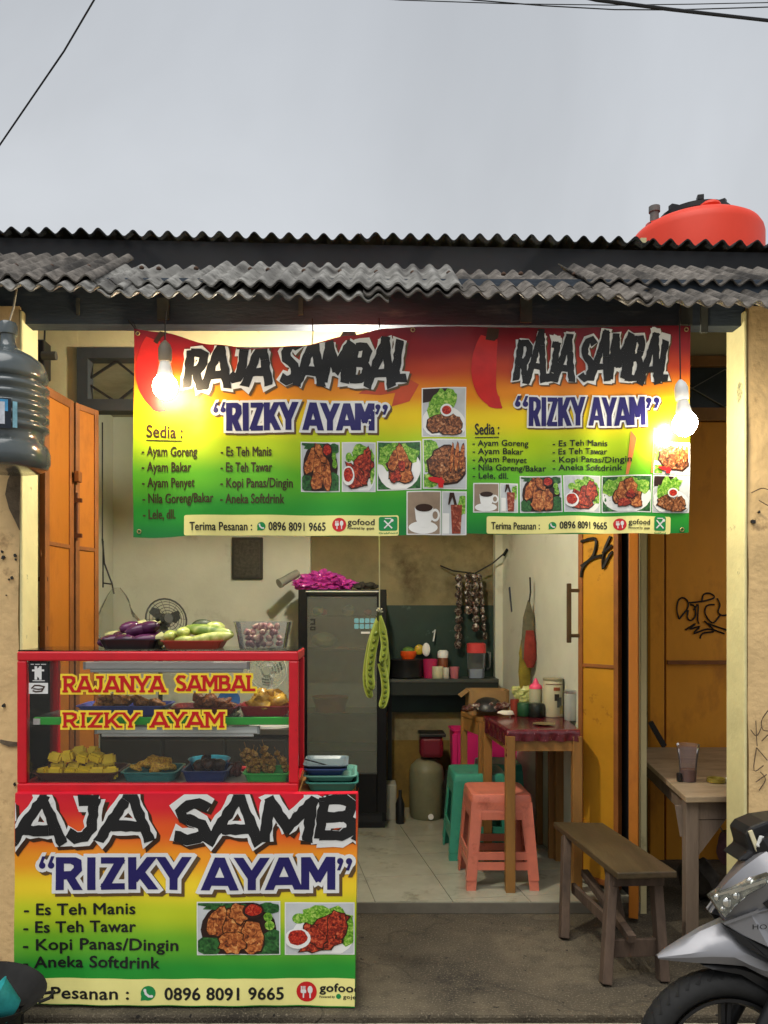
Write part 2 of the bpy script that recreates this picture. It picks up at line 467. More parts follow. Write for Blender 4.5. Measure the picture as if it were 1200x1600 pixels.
# ================================================================== materials
concrete = mat('porch concrete', s2l((88, 77, 58)), .85, var=.55, vs=9, bump=.8, bs=60, stain=s2l((38, 32, 24)), sscale=2.4, sth=.5, ssoft=.2)
def concrete_mat(name, base, dark, light):
    m = bpy.data.materials.new(name); m.use_nodes = True; t = m.node_tree; n = t.nodes; l = t.links.new; bs = n['Principled BSDF']
    bs.inputs['Roughness'].default_value = .88
    geo = n.new('ShaderNodeNewGeometry')
    def nz(scale, det, lo, hi, dis=0):
        x = n.new('ShaderNodeTexNoise'); x.inputs['Scale'].default_value = scale; x.inputs['Detail'].default_value = det; x.inputs['Distortion'].default_value = dis
        l(geo.outputs['Position'], x.inputs['Vector']); r = n.new('ShaderNodeMapRange'); r.inputs[1].default_value = lo; r.inputs[2].default_value = hi; l(x.outputs[0], r.inputs[0]); return r.outputs[0], x.outputs[0]
    def mix(f, a, b_):
        x = n.new('ShaderNodeMix'); x.data_type = 'RGBA'; l(f, x.inputs[0])
        for k, v in ((6, a), (7, b_)):
            if isinstance(v, tuple): x.inputs[k].default_value = (*v, 1)
            else: l(v, x.inputs[k])
        return x.outputs[2]
    big, _ = nz(1.7, 8, .42, .62, .6); mid, mraw = nz(11, 8, .45, .68); fine, fraw = nz(120, 3, .55, .72); spot, _ = nz(34, 2, .66, .72)
    c = mix(big, base, dark); c = mix(mid, c, tuple(v * .6 for v in base)); c = mix(fine, c, light); c = mix(spot, c, tuple(v * .35 for v in dark))
    vo = n.new('ShaderNodeTexVoronoi'); vo.feature = 'DISTANCE_TO_EDGE'; vo.inputs['Scale'].default_value = .8
    ad = n.new('ShaderNodeVectorMath'); ad.operation = 'MULTIPLY_ADD'; w_ = n.new('ShaderNodeTexNoise'); w_.inputs['Scale'].default_value = 5; l(geo.outputs['Position'], w_.inputs['Vector'])
    ad.inputs[1].default_value = (.35, .35, .35); l(w_.outputs['Color'], ad.inputs[0]); l(geo.outputs['Position'], ad.inputs[2]); l(ad.outputs[0], vo.inputs['Vector'])
    cr = n.new('ShaderNodeMapRange'); cr.inputs[1].default_value = .004; cr.inputs[2].default_value = .012; cr.inputs[3].default_value = .28; cr.inputs[4].default_value = 0; l(vo.outputs['Distance'], cr.inputs[0])
    c = mix(cr.outputs[0], c, tuple(v * .4 for v in dark)); l(c, bs.inputs['Base Color'])
    sm = n.new('ShaderNodeMath'); sm.operation = 'MULTIPLY_ADD'; sm.inputs[1].default_value = .5; l(fraw, sm.inputs[0]); l(mraw, sm.inputs[2])
    sb = n.new('ShaderNodeMath'); sb.operation = 'SUBTRACT'; l(sm.outputs[0], sb.inputs[0]); l(cr.outputs[0], sb.inputs[1])
    bp = n.new('ShaderNodeBump'); bp.inputs['Strength'].default_value = .8; bp.inputs['Distance'].default_value = .012; l(sb.outputs[0], bp.inputs['Height']); l(bp.outputs[0], bs.inputs['Normal'])
    return m
concrete = concrete_mat('cracked porch concrete', s2l((88, 79, 63)), s2l((46, 40, 31)), s2l((120, 110, 92)))
street_m = mat('street', s2l((128, 122, 110)), .9, var=.4, vs=30, bump=.8, bs=80)
peach = mat('peach plaster', s2l((226, 192, 138)), .85, var=.14, vs=7, bump=.5, bs=30, stain=s2l((172, 138, 96)), sscale=5.5, sth=.58, ssoft=.1)
cream = mat('cream wall paint', s2l((206, 196, 150)), .8, var=.1, vs=4, bump=.2, bs=30, stain=s2l((140, 130, 95)), sscale=5, sth=.6, ssoft=.15)
paleyel = mat('pale bulb-lit edge', s2l((214, 204, 150)), .7, var=.1, vs=6, bump=.3, bs=30, stain=s2l((120, 118, 88)), sscale=6, sth=.62, ssoft=.06)  # pillar side face colour, made paler to carry the bulb light
innerwall = mat('inner wall paint', s2l((214, 216, 198)), .8, var=.08, vs=2.5, bump=.15, bs=30, stain=s2l((150, 148, 125)), sscale=2.2, sth=.58, ssoft=.25)
backwall = mat('smoky back wall', s2l((138, 130, 98)), .85, var=.22, vs=3, bump=.3, bs=25, stain=s2l((66, 56, 36)), sscale=2.2, sth=.5, ssoft=.22)
navy = mat('weathered dark wood', s2l((56, 66, 78)), .75, var=.3, vs=6, bump=.3, bs=50, stain=s2l((92, 100, 104)), sscale=5, sth=.6, ssoft=.1, stretch=(.4, 1, 2))
darkm = mat('dark timber', s2l((38, 40, 44)), .8, var=.3, vs=8)
asb = mat('weathered fibre cement', s2l((114, 108, 101)), .95, var=.6, vs=26, bump=.6, bs=90, stain=s2l((50, 47, 44)), sscale=4, sth=.45, ssoft=.18, stretch=(1, .6, 1))
asb2 = mat('pale fibre cement', s2l((122, 119, 113)), .95, var=.6, vs=24, col2=s2l((176, 174, 168)), bump=.5, bs=90, stain=s2l((66, 63, 60)), sscale=6, sth=.5, ssoft=.14, stretch=(1, .5, 1))
asbd = mat('dark old fibre cement', s2l((30, 32, 34)), .95, var=.4, vs=20, bump=.5, bs=90)
orange = mat('orange brown door paint', s2l((180, 108, 30)), .5, var=.1, vs=3, bump=.12, bs=20, stain=s2l((134, 74, 18)), sscale=3.4, sth=.5, ssoft=.22, coat=.1, stretch=(1, 1, .45))
ochre = mat('ochre door paint', s2l((186, 132, 30)), .5, var=.15, vs=3, bump=.15, bs=20, stain=s2l((120, 74, 20)), sscale=7, sth=.6, ssoft=.1)
browns = mat('brown door edge', s2l((138, 84, 38)), .6, var=.25, vs=6, bump=.2, bs=30)
blackp = mat('black plastic', (.012, .012, .013), .4, var=0)
blackink = mat('black ink', (.010, .010, .011), .45, var=0)
blackmetal = mat('black iron', (.02, .019, .018), .5, var=.3)
whitep = mat('white plastic', (.86, .86, .84), .4, var=.04)
tilem = mat('glazed floor tile', s2l((160, 158, 140)), .2, var=.14, vs=5, bump=.08, bs=12, stain=s2l((108, 102, 84)), sscale=4.5, sth=.54, ssoft=.16)
grout = mat('tile grout', s2l((110, 104, 92)), .9)
greenwall = mat('dark green wall board', s2l((22, 50, 42)), .5, var=.2, vs=6, stain=s2l((60, 84, 76)), sscale=9, sth=.64, ssoft=.06)
wood_g = mat('grey weathered wood', s2l((116, 100, 86)), .8, var=.35, vs=12, bump=.4, bs=60, stretch=(1, 1, .15))
wood_b = mat('worn bench wood', s2l((70, 58, 37)), .5, var=.35, vs=10, bump=.35, bs=60, stain=s2l((74, 58, 40)), sscale=7, sth=.52, ssoft=.12, stretch=(1, .2, 1))
wood_leg = mat('dark bench leg wood', s2l((82, 66, 54)), .8, var=.4, vs=14, bump=.4, bs=60, stretch=(1, 1, .2))
wood_y = mat('yellow varnished wood', s2l((146, 104, 52)), .55, var=.25, vs=12, bump=.2, bs=50, stretch=(1, 1, .2))
redp = mat('red painted frame', s2l((208, 20, 38)), .32, var=.08, vs=14, coat=.3, stain=s2l((150, 12, 26)), sscale=9, sth=.66, ssoft=.05)
silver = mat('bare aluminium', (.6, .6, .6), .35, metal=.9, var=.1)
glass = glass_mat('clear glass', (.97, .99, .98))
glass_fr = glass_mat('misty cabinet glass', (.46, .48, .42), .2, .1)
clearp = glass_mat('clear plastic', (.85, .86, .86), .07, .1)
ink_navy = mat('navy ink', s2l((34, 28, 96)), .4, var=0)
ink_white = mat('white ink', (.78, .78, .76), .4, var=0)
ink_grey = mat('drop shadow ink', s2l((96, 72, 40)), .45, var=0)
ink_red = mat('red ink', s2l((205, 30, 34)), .4, var=.05)
ink_yel = mat('yellow ink', s2l((255, 220, 60)), .4, var=.03)
ink_band = mat('pale yellow ink', s2l((244, 236, 150)), .42, var=.05, vs=6)
ink_green = mat('green ink', s2l((24, 140, 72)), .4, var=0)
ink_brown = mat('dark brown ink', s2l((60, 34, 16)), .4, var=0)

# ================================================================== ground
DF, DB = 4.14, 6.18      # front plane of the shop, back wall
FL = .06                 # tiled floor level
def sheet_struct(name, x0, x1, y0, y1, z, m, n=1):
    b = MB(); b.grid(lambda u, v: (x0 + (x1 - x0) * u, y0 + (y1 - y0) * v, z), n, n)
    return b.build(name, m, kind='structure')
sheet_struct('ground', -400, 400, -400, 400, -.05, street_m)
b = MB(); b.bx(-6, 6, 3.1, 5.25, -.046, 0); b.build('porch_slab', concrete, kind='structure', bevel=.012)
b = MB(); b.bx(-6, 6, 2.72, 3.085, -.046, -.022); b.build('gutter_edge_slab', mat('pebbled edge concrete', s2l((150, 142, 126)), .9, var=.45, vs=40, bump=.8, bs=70, stain=s2l((90, 84, 72)), sscale=8), kind='structure', bevel=.01)
# tiled room floor: a bed of grout and single tiles
b = MB(); b.bx(-1.95, 1.46, DF, 6.3, .002, FL - .004)
floor = b.build('floor', grout, kind='structure')
rot = R(7.5); ts = .4
def clipped_tile(cx, cy):
    c, s_ = math.cos(rot), math.sin(rot)
    q = [Vector((cx + (a * c - bb * s_), cy + (a * s_ + bb * c))) for a, bb in ((-.198, -.198), (.198, -.198), (.198, .198), (-.198, .198))]
    for ax, lim, sg in ((1, DF + .003, 1), (1, 6.17, -1), (0, -1.86, 1), (0, 1.44, -1)):
        o = []
        for i in range(len(q)):
            a, bb = q[i - 1], q[i]; ia, ib = sg * (a[ax] - lim) >= 0, sg * (bb[ax] - lim) >= 0
            if ia != ib: o.append(a.lerp(bb, (lim - a[ax]) / (bb[ax] - a[ax])))
            if ib: o.append(bb)
        q = o
        if len(q) < 3: return None
    return q
full = None
for i in range(-10, 11):
    for j in range(-3, 12):
        ox, oy = .485, DF + .04
        cx = ox + (i + .5) * ts * math.cos(rot) - (j - .5) * ts * math.sin(rot)
        cy = oy + (i + .5) * ts * math.sin(rot) + (j - .5) * ts * math.cos(rot)
        q = clipped_tile(cx, cy)
        if not q: continue
        area = abs(sum(q[k - 1].x * q[k].y - q[k].x * q[k - 1].y for k in range(len(q)))) / 2
        if area < .003: continue
        b = MB(); b.prism([(p.x, p.y, FL - .004) for p in q], (0, 0, .006 + random.uniform(0, .0008)))
        b.build('tile', tilem, floor)

# ================================================================== room walls
def wall_quad(name, p0, p1, z0, z1, m, th=.1, n=1):
    p0, p1 = Vector((p0[0], p0[1], 0)), Vector((p1[0], p1[1], 0)); d = (p1 - p0).normalized(); nrm = Vector((-d.y, d.x, 0)) * th
    b = MB(); b.prism([(p0.x, p0.y, z0), (p1.x, p1.y, z0), (p1.x, p1.y, z1), (p0.x, p0.y, z1)], nrm)
    return b.build(name, m, kind='structure')
wall_quad('wall_back', (-2.0, DB), (1.4, DB), 0, 3.05, backwall)
wall_quad('wall_back_left', (-1.9, DB - .1), (-.365, DB - .1), 0, 3.05, innerwall, .097)
wall_quad('wall_left', (-1.864, DF + .13), (-1.864, DB - .103), 0, 3.05, innerwall)
wall_quad('wall_right', (1.085, DB - .003), (1.273, 4.5), 0, 3.05, innerwall)
b = MB(); b.bx(1.04, 1.1, DB - .1, DB - .004, FL, 3.04); b.build('wall_corner_post', innerwall, kind='structure')
b = MB(); b.bx(-2.0, 1.45, DF + .12, DB + .1, 3.052, 3.1); b.build('ceiling', mat('dim ceiling board', s2l((170, 165, 140)), .9), kind='structure')
b = MB(); b.bx(-.36, 1.038, DB - .012, DB - .002, 0, .58)
b.build('wall_lower_paint', mat('yellowed lower wall', s2l((128, 104, 48)), .8, var=.25, vs=5, stain=s2l((96, 78, 40)), sscale=4, sth=.5, ssoft=.2), kind='structure')
b = MB(); b.bx(-.36, 1.038, DB - .03, DB - .002, .80, 1.62); b.build('wall_green_board', greenwall, kind='structure')

# ================================================================== the shop building
bd = thing('shop_building', 'single storey plastered shop row with dark beam and grey corrugated roof', 'building', (0, DF, 0))
TB, TT = 2.60, 2.925      # transom zone
b = MB(); b.bx(-4.5, -1.452, DF, DF + .12, 0, 3.3); b.bx(-1.452, 1.461, DF + .001, DF + .119, TT, 3.42)
b.build('facade_wall', cream, bd)
b = MB(); b.bx(1.462, 1.492, DF + .002, 5.1, 0, 3.5); b.build('recess_side_wall', cream, bd)
b = MB(); b.bx(1.492, 5, 5.1, 5.2, 0, 3.7); b.build('recess_wall', cream, bd)
b = MB(); b.bx(1.30, 1.46, 4.42, 4.47, 0, TT); b.bx(1.432, 1.46, 4.16, 4.419, 0, TT); b.build('jamb_and_gap_shade', darkm, bd)  # jamb plus a dark sheet painting the black shade between the door leaves
def pillar(x0, x1, name='pillar'):
    b = MB(); b.bx(x0, x1, 3.4, 3.55, 0, 2.86)
    bmesh.ops.subdivide_edges(b.bm, edges=b.bm.edges[:], cuts=14, use_grid_fill=True)
    for v in b.bm.verts:
        if 0.01 < v.co.z < 2.85: v.co += Vector((noise.noise(v.co * 3.1), noise.noise(v.co * 3.1 + Vector((5, 1, 2))) * .6, 0)) * .012
    return b.build(name, peach, bd, smooth=True, ang=60)
pl = pillar(-2.6, -1.4416); pr = pillar(1.654, 2.9)
# pale strip on each pillar's inner return, bulb light put into its colour
b = MB(); b.bx(-1.438, -1.424, 3.392, 3.56, 0, 2.84); b.build('bulb_lit_return', paleyel, bd, bevel=.006)
b = MB(); b.bx(1.636, 1.65, 3.392, 3.56, 0, 2.84); b.build('bulb_lit_return', paleyel, bd, bevel=.006)
# broken plaster patches on the left pillar
gap_m = mat('broken plaster', s2l((96, 84, 68)), .95, var=.4, vs=20, bump=.8, bs=40)
def patch(px, d, m, parent, name='plaster_break', z=.002):
    b = MB(); pts = [P(x, y, d) for x, y in px]; b.prism(pts, (0, .012, 0)); return b.build(name, m, parent)
patch([(20, 732), (33, 728), (31, 780), (30, 828), (24, 815), (14, 795), (8, 772), (12, 750)], 3.388, gap_m, bd)
patch([(0, 1156), (10, 1158), (26, 1160), (28, 1166), (14, 1167), (0, 1161)], 3.388, gap_m, bd)
for (x, y, r) in ((4, 871, 2.6), (2, 862, 1.6), (18, 903, 1.8), (5, 1103, 2.4), (23, 868, 1.8), (24, 874, 1.2), (1178, 815, 3), (1187, 800, 1.5), (22, 1226, 2), (13, 905, 1), (9, 930, .8)):
    patch(ell(x, y, r, r * 1.3, 9, .4, int(x * 7 + y)), 3.388, blackmetal, bd, 'wall_chip')
# graffiti strokes on the right pillar
def scrawl(strokes, d, w, m, parent, name='graffiti_stroke', fn=None):
    for st in strokes:
        pts = [P(x, y, d) if fn is None else fn(x, y) for x, y in st]
        fine = []
        for i in range(len(pts) - 1):
            p0 = pts[max(i - 1, 0)]; p1 = pts[i]; p2 = pts[i + 1]; p3 = pts[min(i + 2, len(pts) - 1)]
            for k in range(4):
                t = k / 4
                fine.append(.5 * ((2 * p1) + (p2 - p0) * t + (2 * p0 - 5 * p1 + 4 * p2 - p3) * t * t + (3 * p1 - p0 - 3 * p2 + p3) * t ** 3))
        fine.append(pts[-1])
        b = MB(); b.tube(fine, w, 4)
        for v in b.bm.verts: pass
        b.build(name, m, parent)
gr_m = mat('grey marker', s2l((92, 74, 56)), .7, var=.1)
scrawl([[(1181, 1126), (1182, 1150), (1183, 1166)], [(1173, 1140), (1182, 1150), (1190, 1136)], [(1182, 1168), (1178, 1204), (1193, 1196)], [(1182, 1168), (1199, 1188)],
        [(1200, 1110), (1190, 1126), (1192, 1140), (1200, 1142)], [(1200, 1148), (1190, 1158)], [(1181, 1222), (1198, 1210)], [(1186, 1235), (1196, 1218), (1188, 1206)],
        [(1186, 782), (1200, 790)], [(1174, 770), (1190, 763), (1200, 765)]], 3.385, .0022, gr_m, bd)
b = MB(); b.tube([P(1162, 1305, 3.38), P(1160, 1312, 3.35), P(1166, 1316, 3.34), P(1168, 1308, 3.37), P(1174, 1304, 3.39)], .004); b.build('wall_hook', blackmetal, bd)

# beam and rafters under the low roof
TIL = -.016
b = MB()
b.prism([(-4.5, 3.42, 2.80 - TIL * -4.5 * 0 + .0), (5, 3.42, 2.775), (5, 3.42, 2.97), (-4.5, 3.42, 3.0)], (0, .08, 0)); b.build('beam', navy, bd)
for x in (60, 257, 440, 640, 820, 1075, 1100):
    p = P(x, 480, 3.36); b = MB(); b.bar((p.x, 3.52, 2.94), (p.x, 3.94, 3.18), .045, .05); b.build('rafter', darkm, bd)
for x, w, yb in ((122, .012, 492), (255, .05, 500), (470, .02, 492), (822, .05, 504), (1072, .05, 508), (1100, .03, 520)):
    t = P(x, 466, 3.412); q = P(x, yb, 3.412); b = MB(); b.box((t.x, 3.412, (t.z + q.z) / 2), (w, .012, t.z - q.z)); b.build('tie_strap', mat('old strap wood', s2l((72, 74, 70)), .8, var=.3), bd)

# corrugated sheets
def corr(name, x0, x1, yA, zA, yB, zB, m, per=.079, amp=.0125, jog=0.0, til=TIL, parent=bd, seed=0):
    nx = int((x1 - x0) / per * 12); ny = 6; T = .007
    dy, dz = yB - yA, zB - zA; ln = math.hypot(dy, dz); ny_, nz_ = -dz / ln, dy / ln
    rnd = random.Random(seed); sk = rnd.uniform(-.02, .02)
    chips = {k: rnd.choice((0, 0, .01, .02, .03)) * rnd.uniform(.5, 1.2) * (1 if amp < .0126 else .1) for k in range(nx + 1)}
    def pt(i, j, top):
        u, v = i / nx, j / ny; x = x0 + (x1 - x0) * u
        h = amp * math.cos(2 * math.pi * x / per) + (T / 2 if top else -T / 2) + jog
        vv = v if j else -(chips[i] if rnd.random() > 2 else chips[i // 7 * 7] * .5) + v
        return Vector((x + sk * v, yA + dy * vv + ny_ * h, zA + dz * vv + nz_ * h + til * x + .004 * noise.noise(Vector((x * 2, v * 3, seed)))))
    b = MB(); A = [[b.bm.verts.new(pt(i, j, 1)) for i in range(nx + 1)] for j in range(ny + 1)]
    B = [[b.bm.verts.new(pt(i, j, 0)) for i in range(nx + 1)] for j in range(ny + 1)]
    fn = b.bm.faces.new
    for j in range(ny):
        for i in range(nx):
            fn((A[j][i], A[j][i + 1], A[j + 1][i + 1], A[j + 1][i])); fn((B[j][i], B[j + 1][i], B[j + 1][i + 1], B[j][i + 1]))
    for i in range(nx):
        fn((A[0][i], B[0][i], B[0][i + 1], A[0][i + 1])); fn((A[ny][i], A[ny][i + 1], B[ny][i + 1], B[ny][i]))
    for j in range(ny):
        fn((A[j][0], A[j + 1][0], B[j + 1][0], B[j][0])); fn((A[j][nx], B[j][nx], B[j + 1][nx], A[j + 1][nx]))
    return b.build(name, m, parent, smooth=True, ang=50)
# low roof: lower course at the eave, upper course over it
SL = math.tan(R(30))
def roofz(y): return 2.80 + (y - 3.16) * SL
edges = [-3.4, -2.35, -.98, .07, 1.12, 2.17, 3.3]
for i in range(6):
    m = [asb, asb2, asb2, asb, asb, asb2][i]; yA = 3.16 + [.0, .02, .0, .015, .0, .01][i]
    corr('roof_sheet', edges[i] - .05, edges[i + 1] + .05, yA, roofz(yA) + (.004 if i % 2 else 0), 3.62, roofz(3.62) + (.004 if i % 2 else 0), m, seed=i, jog=.012 * (i % 2))
edges2 = [-3.5, -2.4, -1.19, -.1, .95, 1.06, 2.3, 3.4]
for i, (a, c, yA, yB, dz) in enumerate(((-3.5, -2.05, 3.27, 3.93, .03), (-2.1, -1.08, 3.25, 3.90, .035), (-1.12, -.22, 3.30, 3.74, .02), (-.64, .42, 3.22, 3.75, .030), (.36, 1.2, 3.29, 3.73, .022), (.95, 2.05, 3.40, 3.80, .036), (2.0, 3.4, 3.33, 3.76, .026))):
    corr('roof_sheet', a, c, yA, roofz(yA) + dz, yB, roofz(yB) + dz, [asb, asb, asb2, asb2, asb, asb, asb2][i], seed=20 + i, jog=.01 * (i % 2))
nail_m = mat('rusty nail head', s2l((84, 60, 44)), .7, var=.3)
for i in range(26):
    x = -1.95 + i * .158 + random.uniform(-.02, .02); x = round(x / .079) * .079; y = 3.5 + random.uniform(-.02, .02)
    b = MB(); c = Vector((x, y, roofz(y) + .052 + TIL * x)); b.lathe([(.011, 0), (.011, .006), (.004, .012)], c, 8); b.build('roof_nail', nail_m, bd)
# main roof behind: dark edge and board
for i in range(6):
    a = -4 + i * 1.35
    corr('main_roof_sheet', a - .04, a + 1.39, 3.97, 3.42, 8.5, 4.08, asbd, per=.086, amp=.016, til=-.016, seed=40 + i, jog=.008 * (i % 2))
b = MB(); b.prism([(-4.6, 4.0, 3.16), (5, 4.0, 3.16), (5, 4.0, 3.30), (-4.6, 4.0, 3.49)], (0, .03, 0)); b.build('fascia_board', mat('dark blue fascia', s2l((18, 21, 27)), .8, var=.25, vs=6), bd)
b = MB(); b.bx(-4.6, 5, 8.4, 8.5, 0, 4.0); b.build('rear_wall', cream, bd)
# ================================================================== transom windows
tw = thing('transom_window', 'dark framed transom window with crossed bars above the left shop door', 'window', (-.3, DF, TB))
b = MB()
b.bx(-1.45, 1.29, DF - .02, DF + .07, TT - .055, TT); b.bx(-1.45, 1.29, DF - .02, DF + .07, TB, TB + .06)
for x in (-1.45, -.35, .75): b.bx(x, x + .055, DF - .019, DF + .069, TB + .06, TT - .055)
b.build('frame', mat('dark window frame', s2l((56, 60, 62)), .7, var=.2), tw)
zc, hz = (TB + TT) / 2, (TT - TB) / 2 - .055
for k in range(8):
    xa = -1.395 + k * .27
    for (x0, z0, x1, z1) in ((xa, zc + .02, xa + .135, zc + hz), (xa, zc - .02, xa + .135, zc - hz), (xa + .135, zc + hz, xa + .27, zc), (xa + .135, zc - hz, xa + .27, zc)):
        b = MB(); b.bar((x0, DF + .03, z0), (x1, DF + .03, z1), .012, .012); b.build('lattice_bar', blackmetal, tw)
tw2 = thing('transom_window', 'dim transom window in brown frame above the closed orange door', 'window', (2.4, 5.05, 2.78))
b = MB(); b.bx(1.84, 3.2, 5.04, 5.098, 3.115, 3.18); b.bx(1.84, 3.2, 5.03, 5.098, 2.77, 2.85); b.bx(1.84, 1.9, 5.041, 5.097, 2.85, 3.115)
b.build('frame', mat('brown window frame', s2l((150, 108, 58)), .6, var=.2), tw2)
b = MB(); b.bx(1.9, 3.2, 5.07, 5.075, 2.85, 3.115); b.build('pane', mat('shade-dark opaque pane', s2l((52, 58, 54)), .25, var=.2), tw2)  # opaque pane, the darkness behind the glass is put into its colour
for k in range(3):
    xa = 1.9 + k * .42
    for z0, z1 in ((2.86, 3.1), (3.1, 2.86)):
        b = MB(); b.bar((xa, 5.06, z0), (xa + .42, 5.06, z1), .006, .006); b.build('lattice_bar', mat('thin grey bar', s2l((120, 120, 105)), .6, var=.1), tw2)

# ================================================================== doors
def leaf(root, p0, p1, z0, z1, face, edge, st=.035, th=.035, rails=(.0,), panel=True, name='leaf'):
    """an upright framed leaf from plan point p0 to p1; the panel is recessed"""
    p0, p1 = Vector((*p0, 0)), Vector((*p1, 0)); d = (p1 - p0); Ln = d.length; d.normalize()
    b = MB(); mid = (p0 + p1) / 2
    b.bar(Vector((mid.x, mid.y, z0 + st)), Vector((mid.x, mid.y, z1 - st)), Ln - 2 * st + .004, th * .5, up=Vector((-d.y, d.x, 0)))
    body = b.build(name, face, root)
    for q in (p0 + d * st / 2, p1 - d * st / 2):
        b = MB(); b.bar(Vector((q.x, q.y, z0)), Vector((q.x, q.y, z1)), st, th, up=Vector((-d.y, d.x, 0))); b.build('stile', edge, body, bevel=.003)
    for z in (z0 + st / 2, z1 - st / 2) + tuple(rails):
        if z <= 0: continue
        b = MB(); a = p0 + d * st; c = p1 - d * st; b.bar((a.x, a.y, z), (c.x, c.y, z), th * .96, st if z in (z0 + st / 2, z1 - st / 2) else .02); b.build('rail', edge, body, bevel=.003)
    return body
fd = thing('folding_door', 'orange brown folding door opened outward behind the left pillar', 'door', (-1.4, 3.9, .03))
leaf(fd, (-1.446, 3.66), (-1.416, 3.945), .03, TB, orange, browns, st=.042, th=.03, rails=(1.88,))
leaf(fd, (-1.412, 3.965), (-1.352, 4.13), .03, TB, orange, browns, st=.03, th=.03, rails=(1.88,))
def on_left(x, y):
    t = 3.66 + (x - 48) * .0046; return P(x, y, t)
b = MB(); c = P(63, 865, 3.68); b.tube([c + Vector((.01, .02 * math.cos(a), .026 * math.sin(a))) * 1.0 for a in [i * math.pi / 6 for i in range(12)]], .005, 6, True); b.build('ring_pull', browns, fd)
for y0, y1, xx in ((893, 990, 60), (770, 845, 114)):
    dd = 3.68 if xx < 100 else 3.95
    b = MB(); b.cyl(P(xx, y0, dd) + Vector((.02, 0, 0)), P(xx, y1, dd) + Vector((.02, 0, 0)), .006, n=8)
    b.bar(P(xx - 8, y0 + 12, dd) + Vector((.02, 0, 0)), P(xx + 8, y0 + 12, dd) + Vector((.02, 0, 0)), .012, .02)
    b.bar(P(xx - 8, y1 - 8, dd) + Vector((.02, 0, 0)), P(xx + 8, y1 - 8, dd) + Vector((.02, 0, 0)), .012, .02); b.build('sliding_bolt', mat('rusty bolt', s2l((92, 52, 28)), .6, var=.3), fd)
b = MB(); p = P(116, 745, 3.94); b.box(p + Vector((.02, 0, 0)), (.02, .05, .05)); b.build('latch_box', browns, fd)

fr = thing('folding_door', 'ochre folding door leaves standing open beside the wooden bench', 'door', (1.35, 4.25, .03))
A0, A1 = (1.232, 4.45), (1.385, 4.235)
lf = leaf(fr, A0, A1, .09, TB, ochre, browns, st=.03, th=.034, rails=(1.27,))
leaf(fr, (1.375, 4.0), (1.425, 4.13), .028, TB, orange, orange, st=.03, th=.045)
hx = P(889, 958, 4.44)
b = MB(); b.box((hx.x, 4.44, hx.z), (.024, .02, .33))
for zz in (-.125, .125): b.bx(hx.x, 1.236, 4.43, 4.45, hx.z + zz - .01, hx.z + zz + .01)
b.build('pull_handle', mat('brown metal handle', s2l((90, 72, 48)), .4, metal=.5, var=.2), fr, bevel=.004)
def on_leafA(x, y):
    # point on the camera side of leaf A at photo x,y
    dx, dy = (A1[0] - A0[0]), (A1[1] - A0[1]); k = (x - VX) / F
    t = (k * A0[1] - A0[0]) / (dx - k * dy); dd = A0[1] + dy * t
    return P(x, y, dd - .022)
spray = mat('black spray paint', (.015, .014, .013), .7, var=.2)
scrawl([[(908, 846), (930, 842), (928, 866), (912, 884), (908, 902)], [(908, 884), (926, 872), (940, 868)], [(954, 838), (944, 862), (942, 888), (952, 868), (957, 862)], [(942, 864), (956, 852)]], 0, .009, spray, lf, 'graffiti_stroke', on_leafA)

cd = thing('closed_door', 'closed plain orange shop door with black marker graffiti', 'door', (2.4, 5.05, 0))
b = MB(); b.bx(1.84, 1.93, 5.045, 5.09, 0, 2.765); b.bx(1.945, 3.3, 5.055, 5.085, 0, 2.765); b.build('leaf', mat('bulb-lit orange door paint', s2l((226, 152, 38)), .5, var=.12, vs=3, bump=.15, bs=20, stain=s2l((158, 92, 20)), sscale=3, sth=.52, ssoft=.25, stretch=(1, 1, .5)), cd, bevel=.003)  # orange door paint brightened in colour to imitate bulb light on the leaf
b = MB(); b.bx(1.93, 1.945, 5.07, 5.084, 0, 2.765); b.build('dark_joint', mat('dark joint', s2l((80, 42, 14)), .8), cd)
p0, p1 = P(1043, 1035, 5.04), P(1160, 1035, 5.04)
b = MB(); b.bx(p0.x, p1.x, 5.035, 5.054, p0.z - .012, p0.z + .012); b.build('rail', browns, cd)
marker = mat('black marker', (.02, .014, .01), .6, var=0)
sx = lambda pts: [(860 + x * .2833, 820 + y * .2833) for x, y in pts]
scrawl([sx(q) for q in ([(710, 520), (698, 470), (705, 420), (730, 402), (756, 420), (758, 455), (735, 490), (710, 520)],
    [(760, 470), (755, 510), (775, 528), (800, 500), (795, 450), (770, 440)], [(790, 470), (815, 440), (812, 520), (820, 545)], [(765, 430), (850, 420), (905, 400), (880, 378), (845, 385), (835, 425)],
    [(905, 440), (865, 445), (852, 480), (870, 520), (900, 540), (935, 500)], [(920, 405), (935, 440), (925, 480), (950, 500), (1000, 490)], [(1000, 370), (980, 380), (985, 440), (1000, 460)],
    [(745, 580), (800, 545), (770, 575), (825, 560), (790, 600), (870, 575), (960, 600)], [(825, 628), (840, 600), (900, 590)], [(850, 530), (910, 585)], [(870, 545), (1000, 590)], [(975, 530), (990, 560), (1000, 520)])],
    5.05, .0055, marker, cd)
b = MB(); b.bar(P(1016, 1128, 5.0), P(1038, 1166, 5.0), .02, .03); b.build('leaning_stick', blackmetal, None, label='dark stick leaning against the closed orange door behind the table', cat='stick')

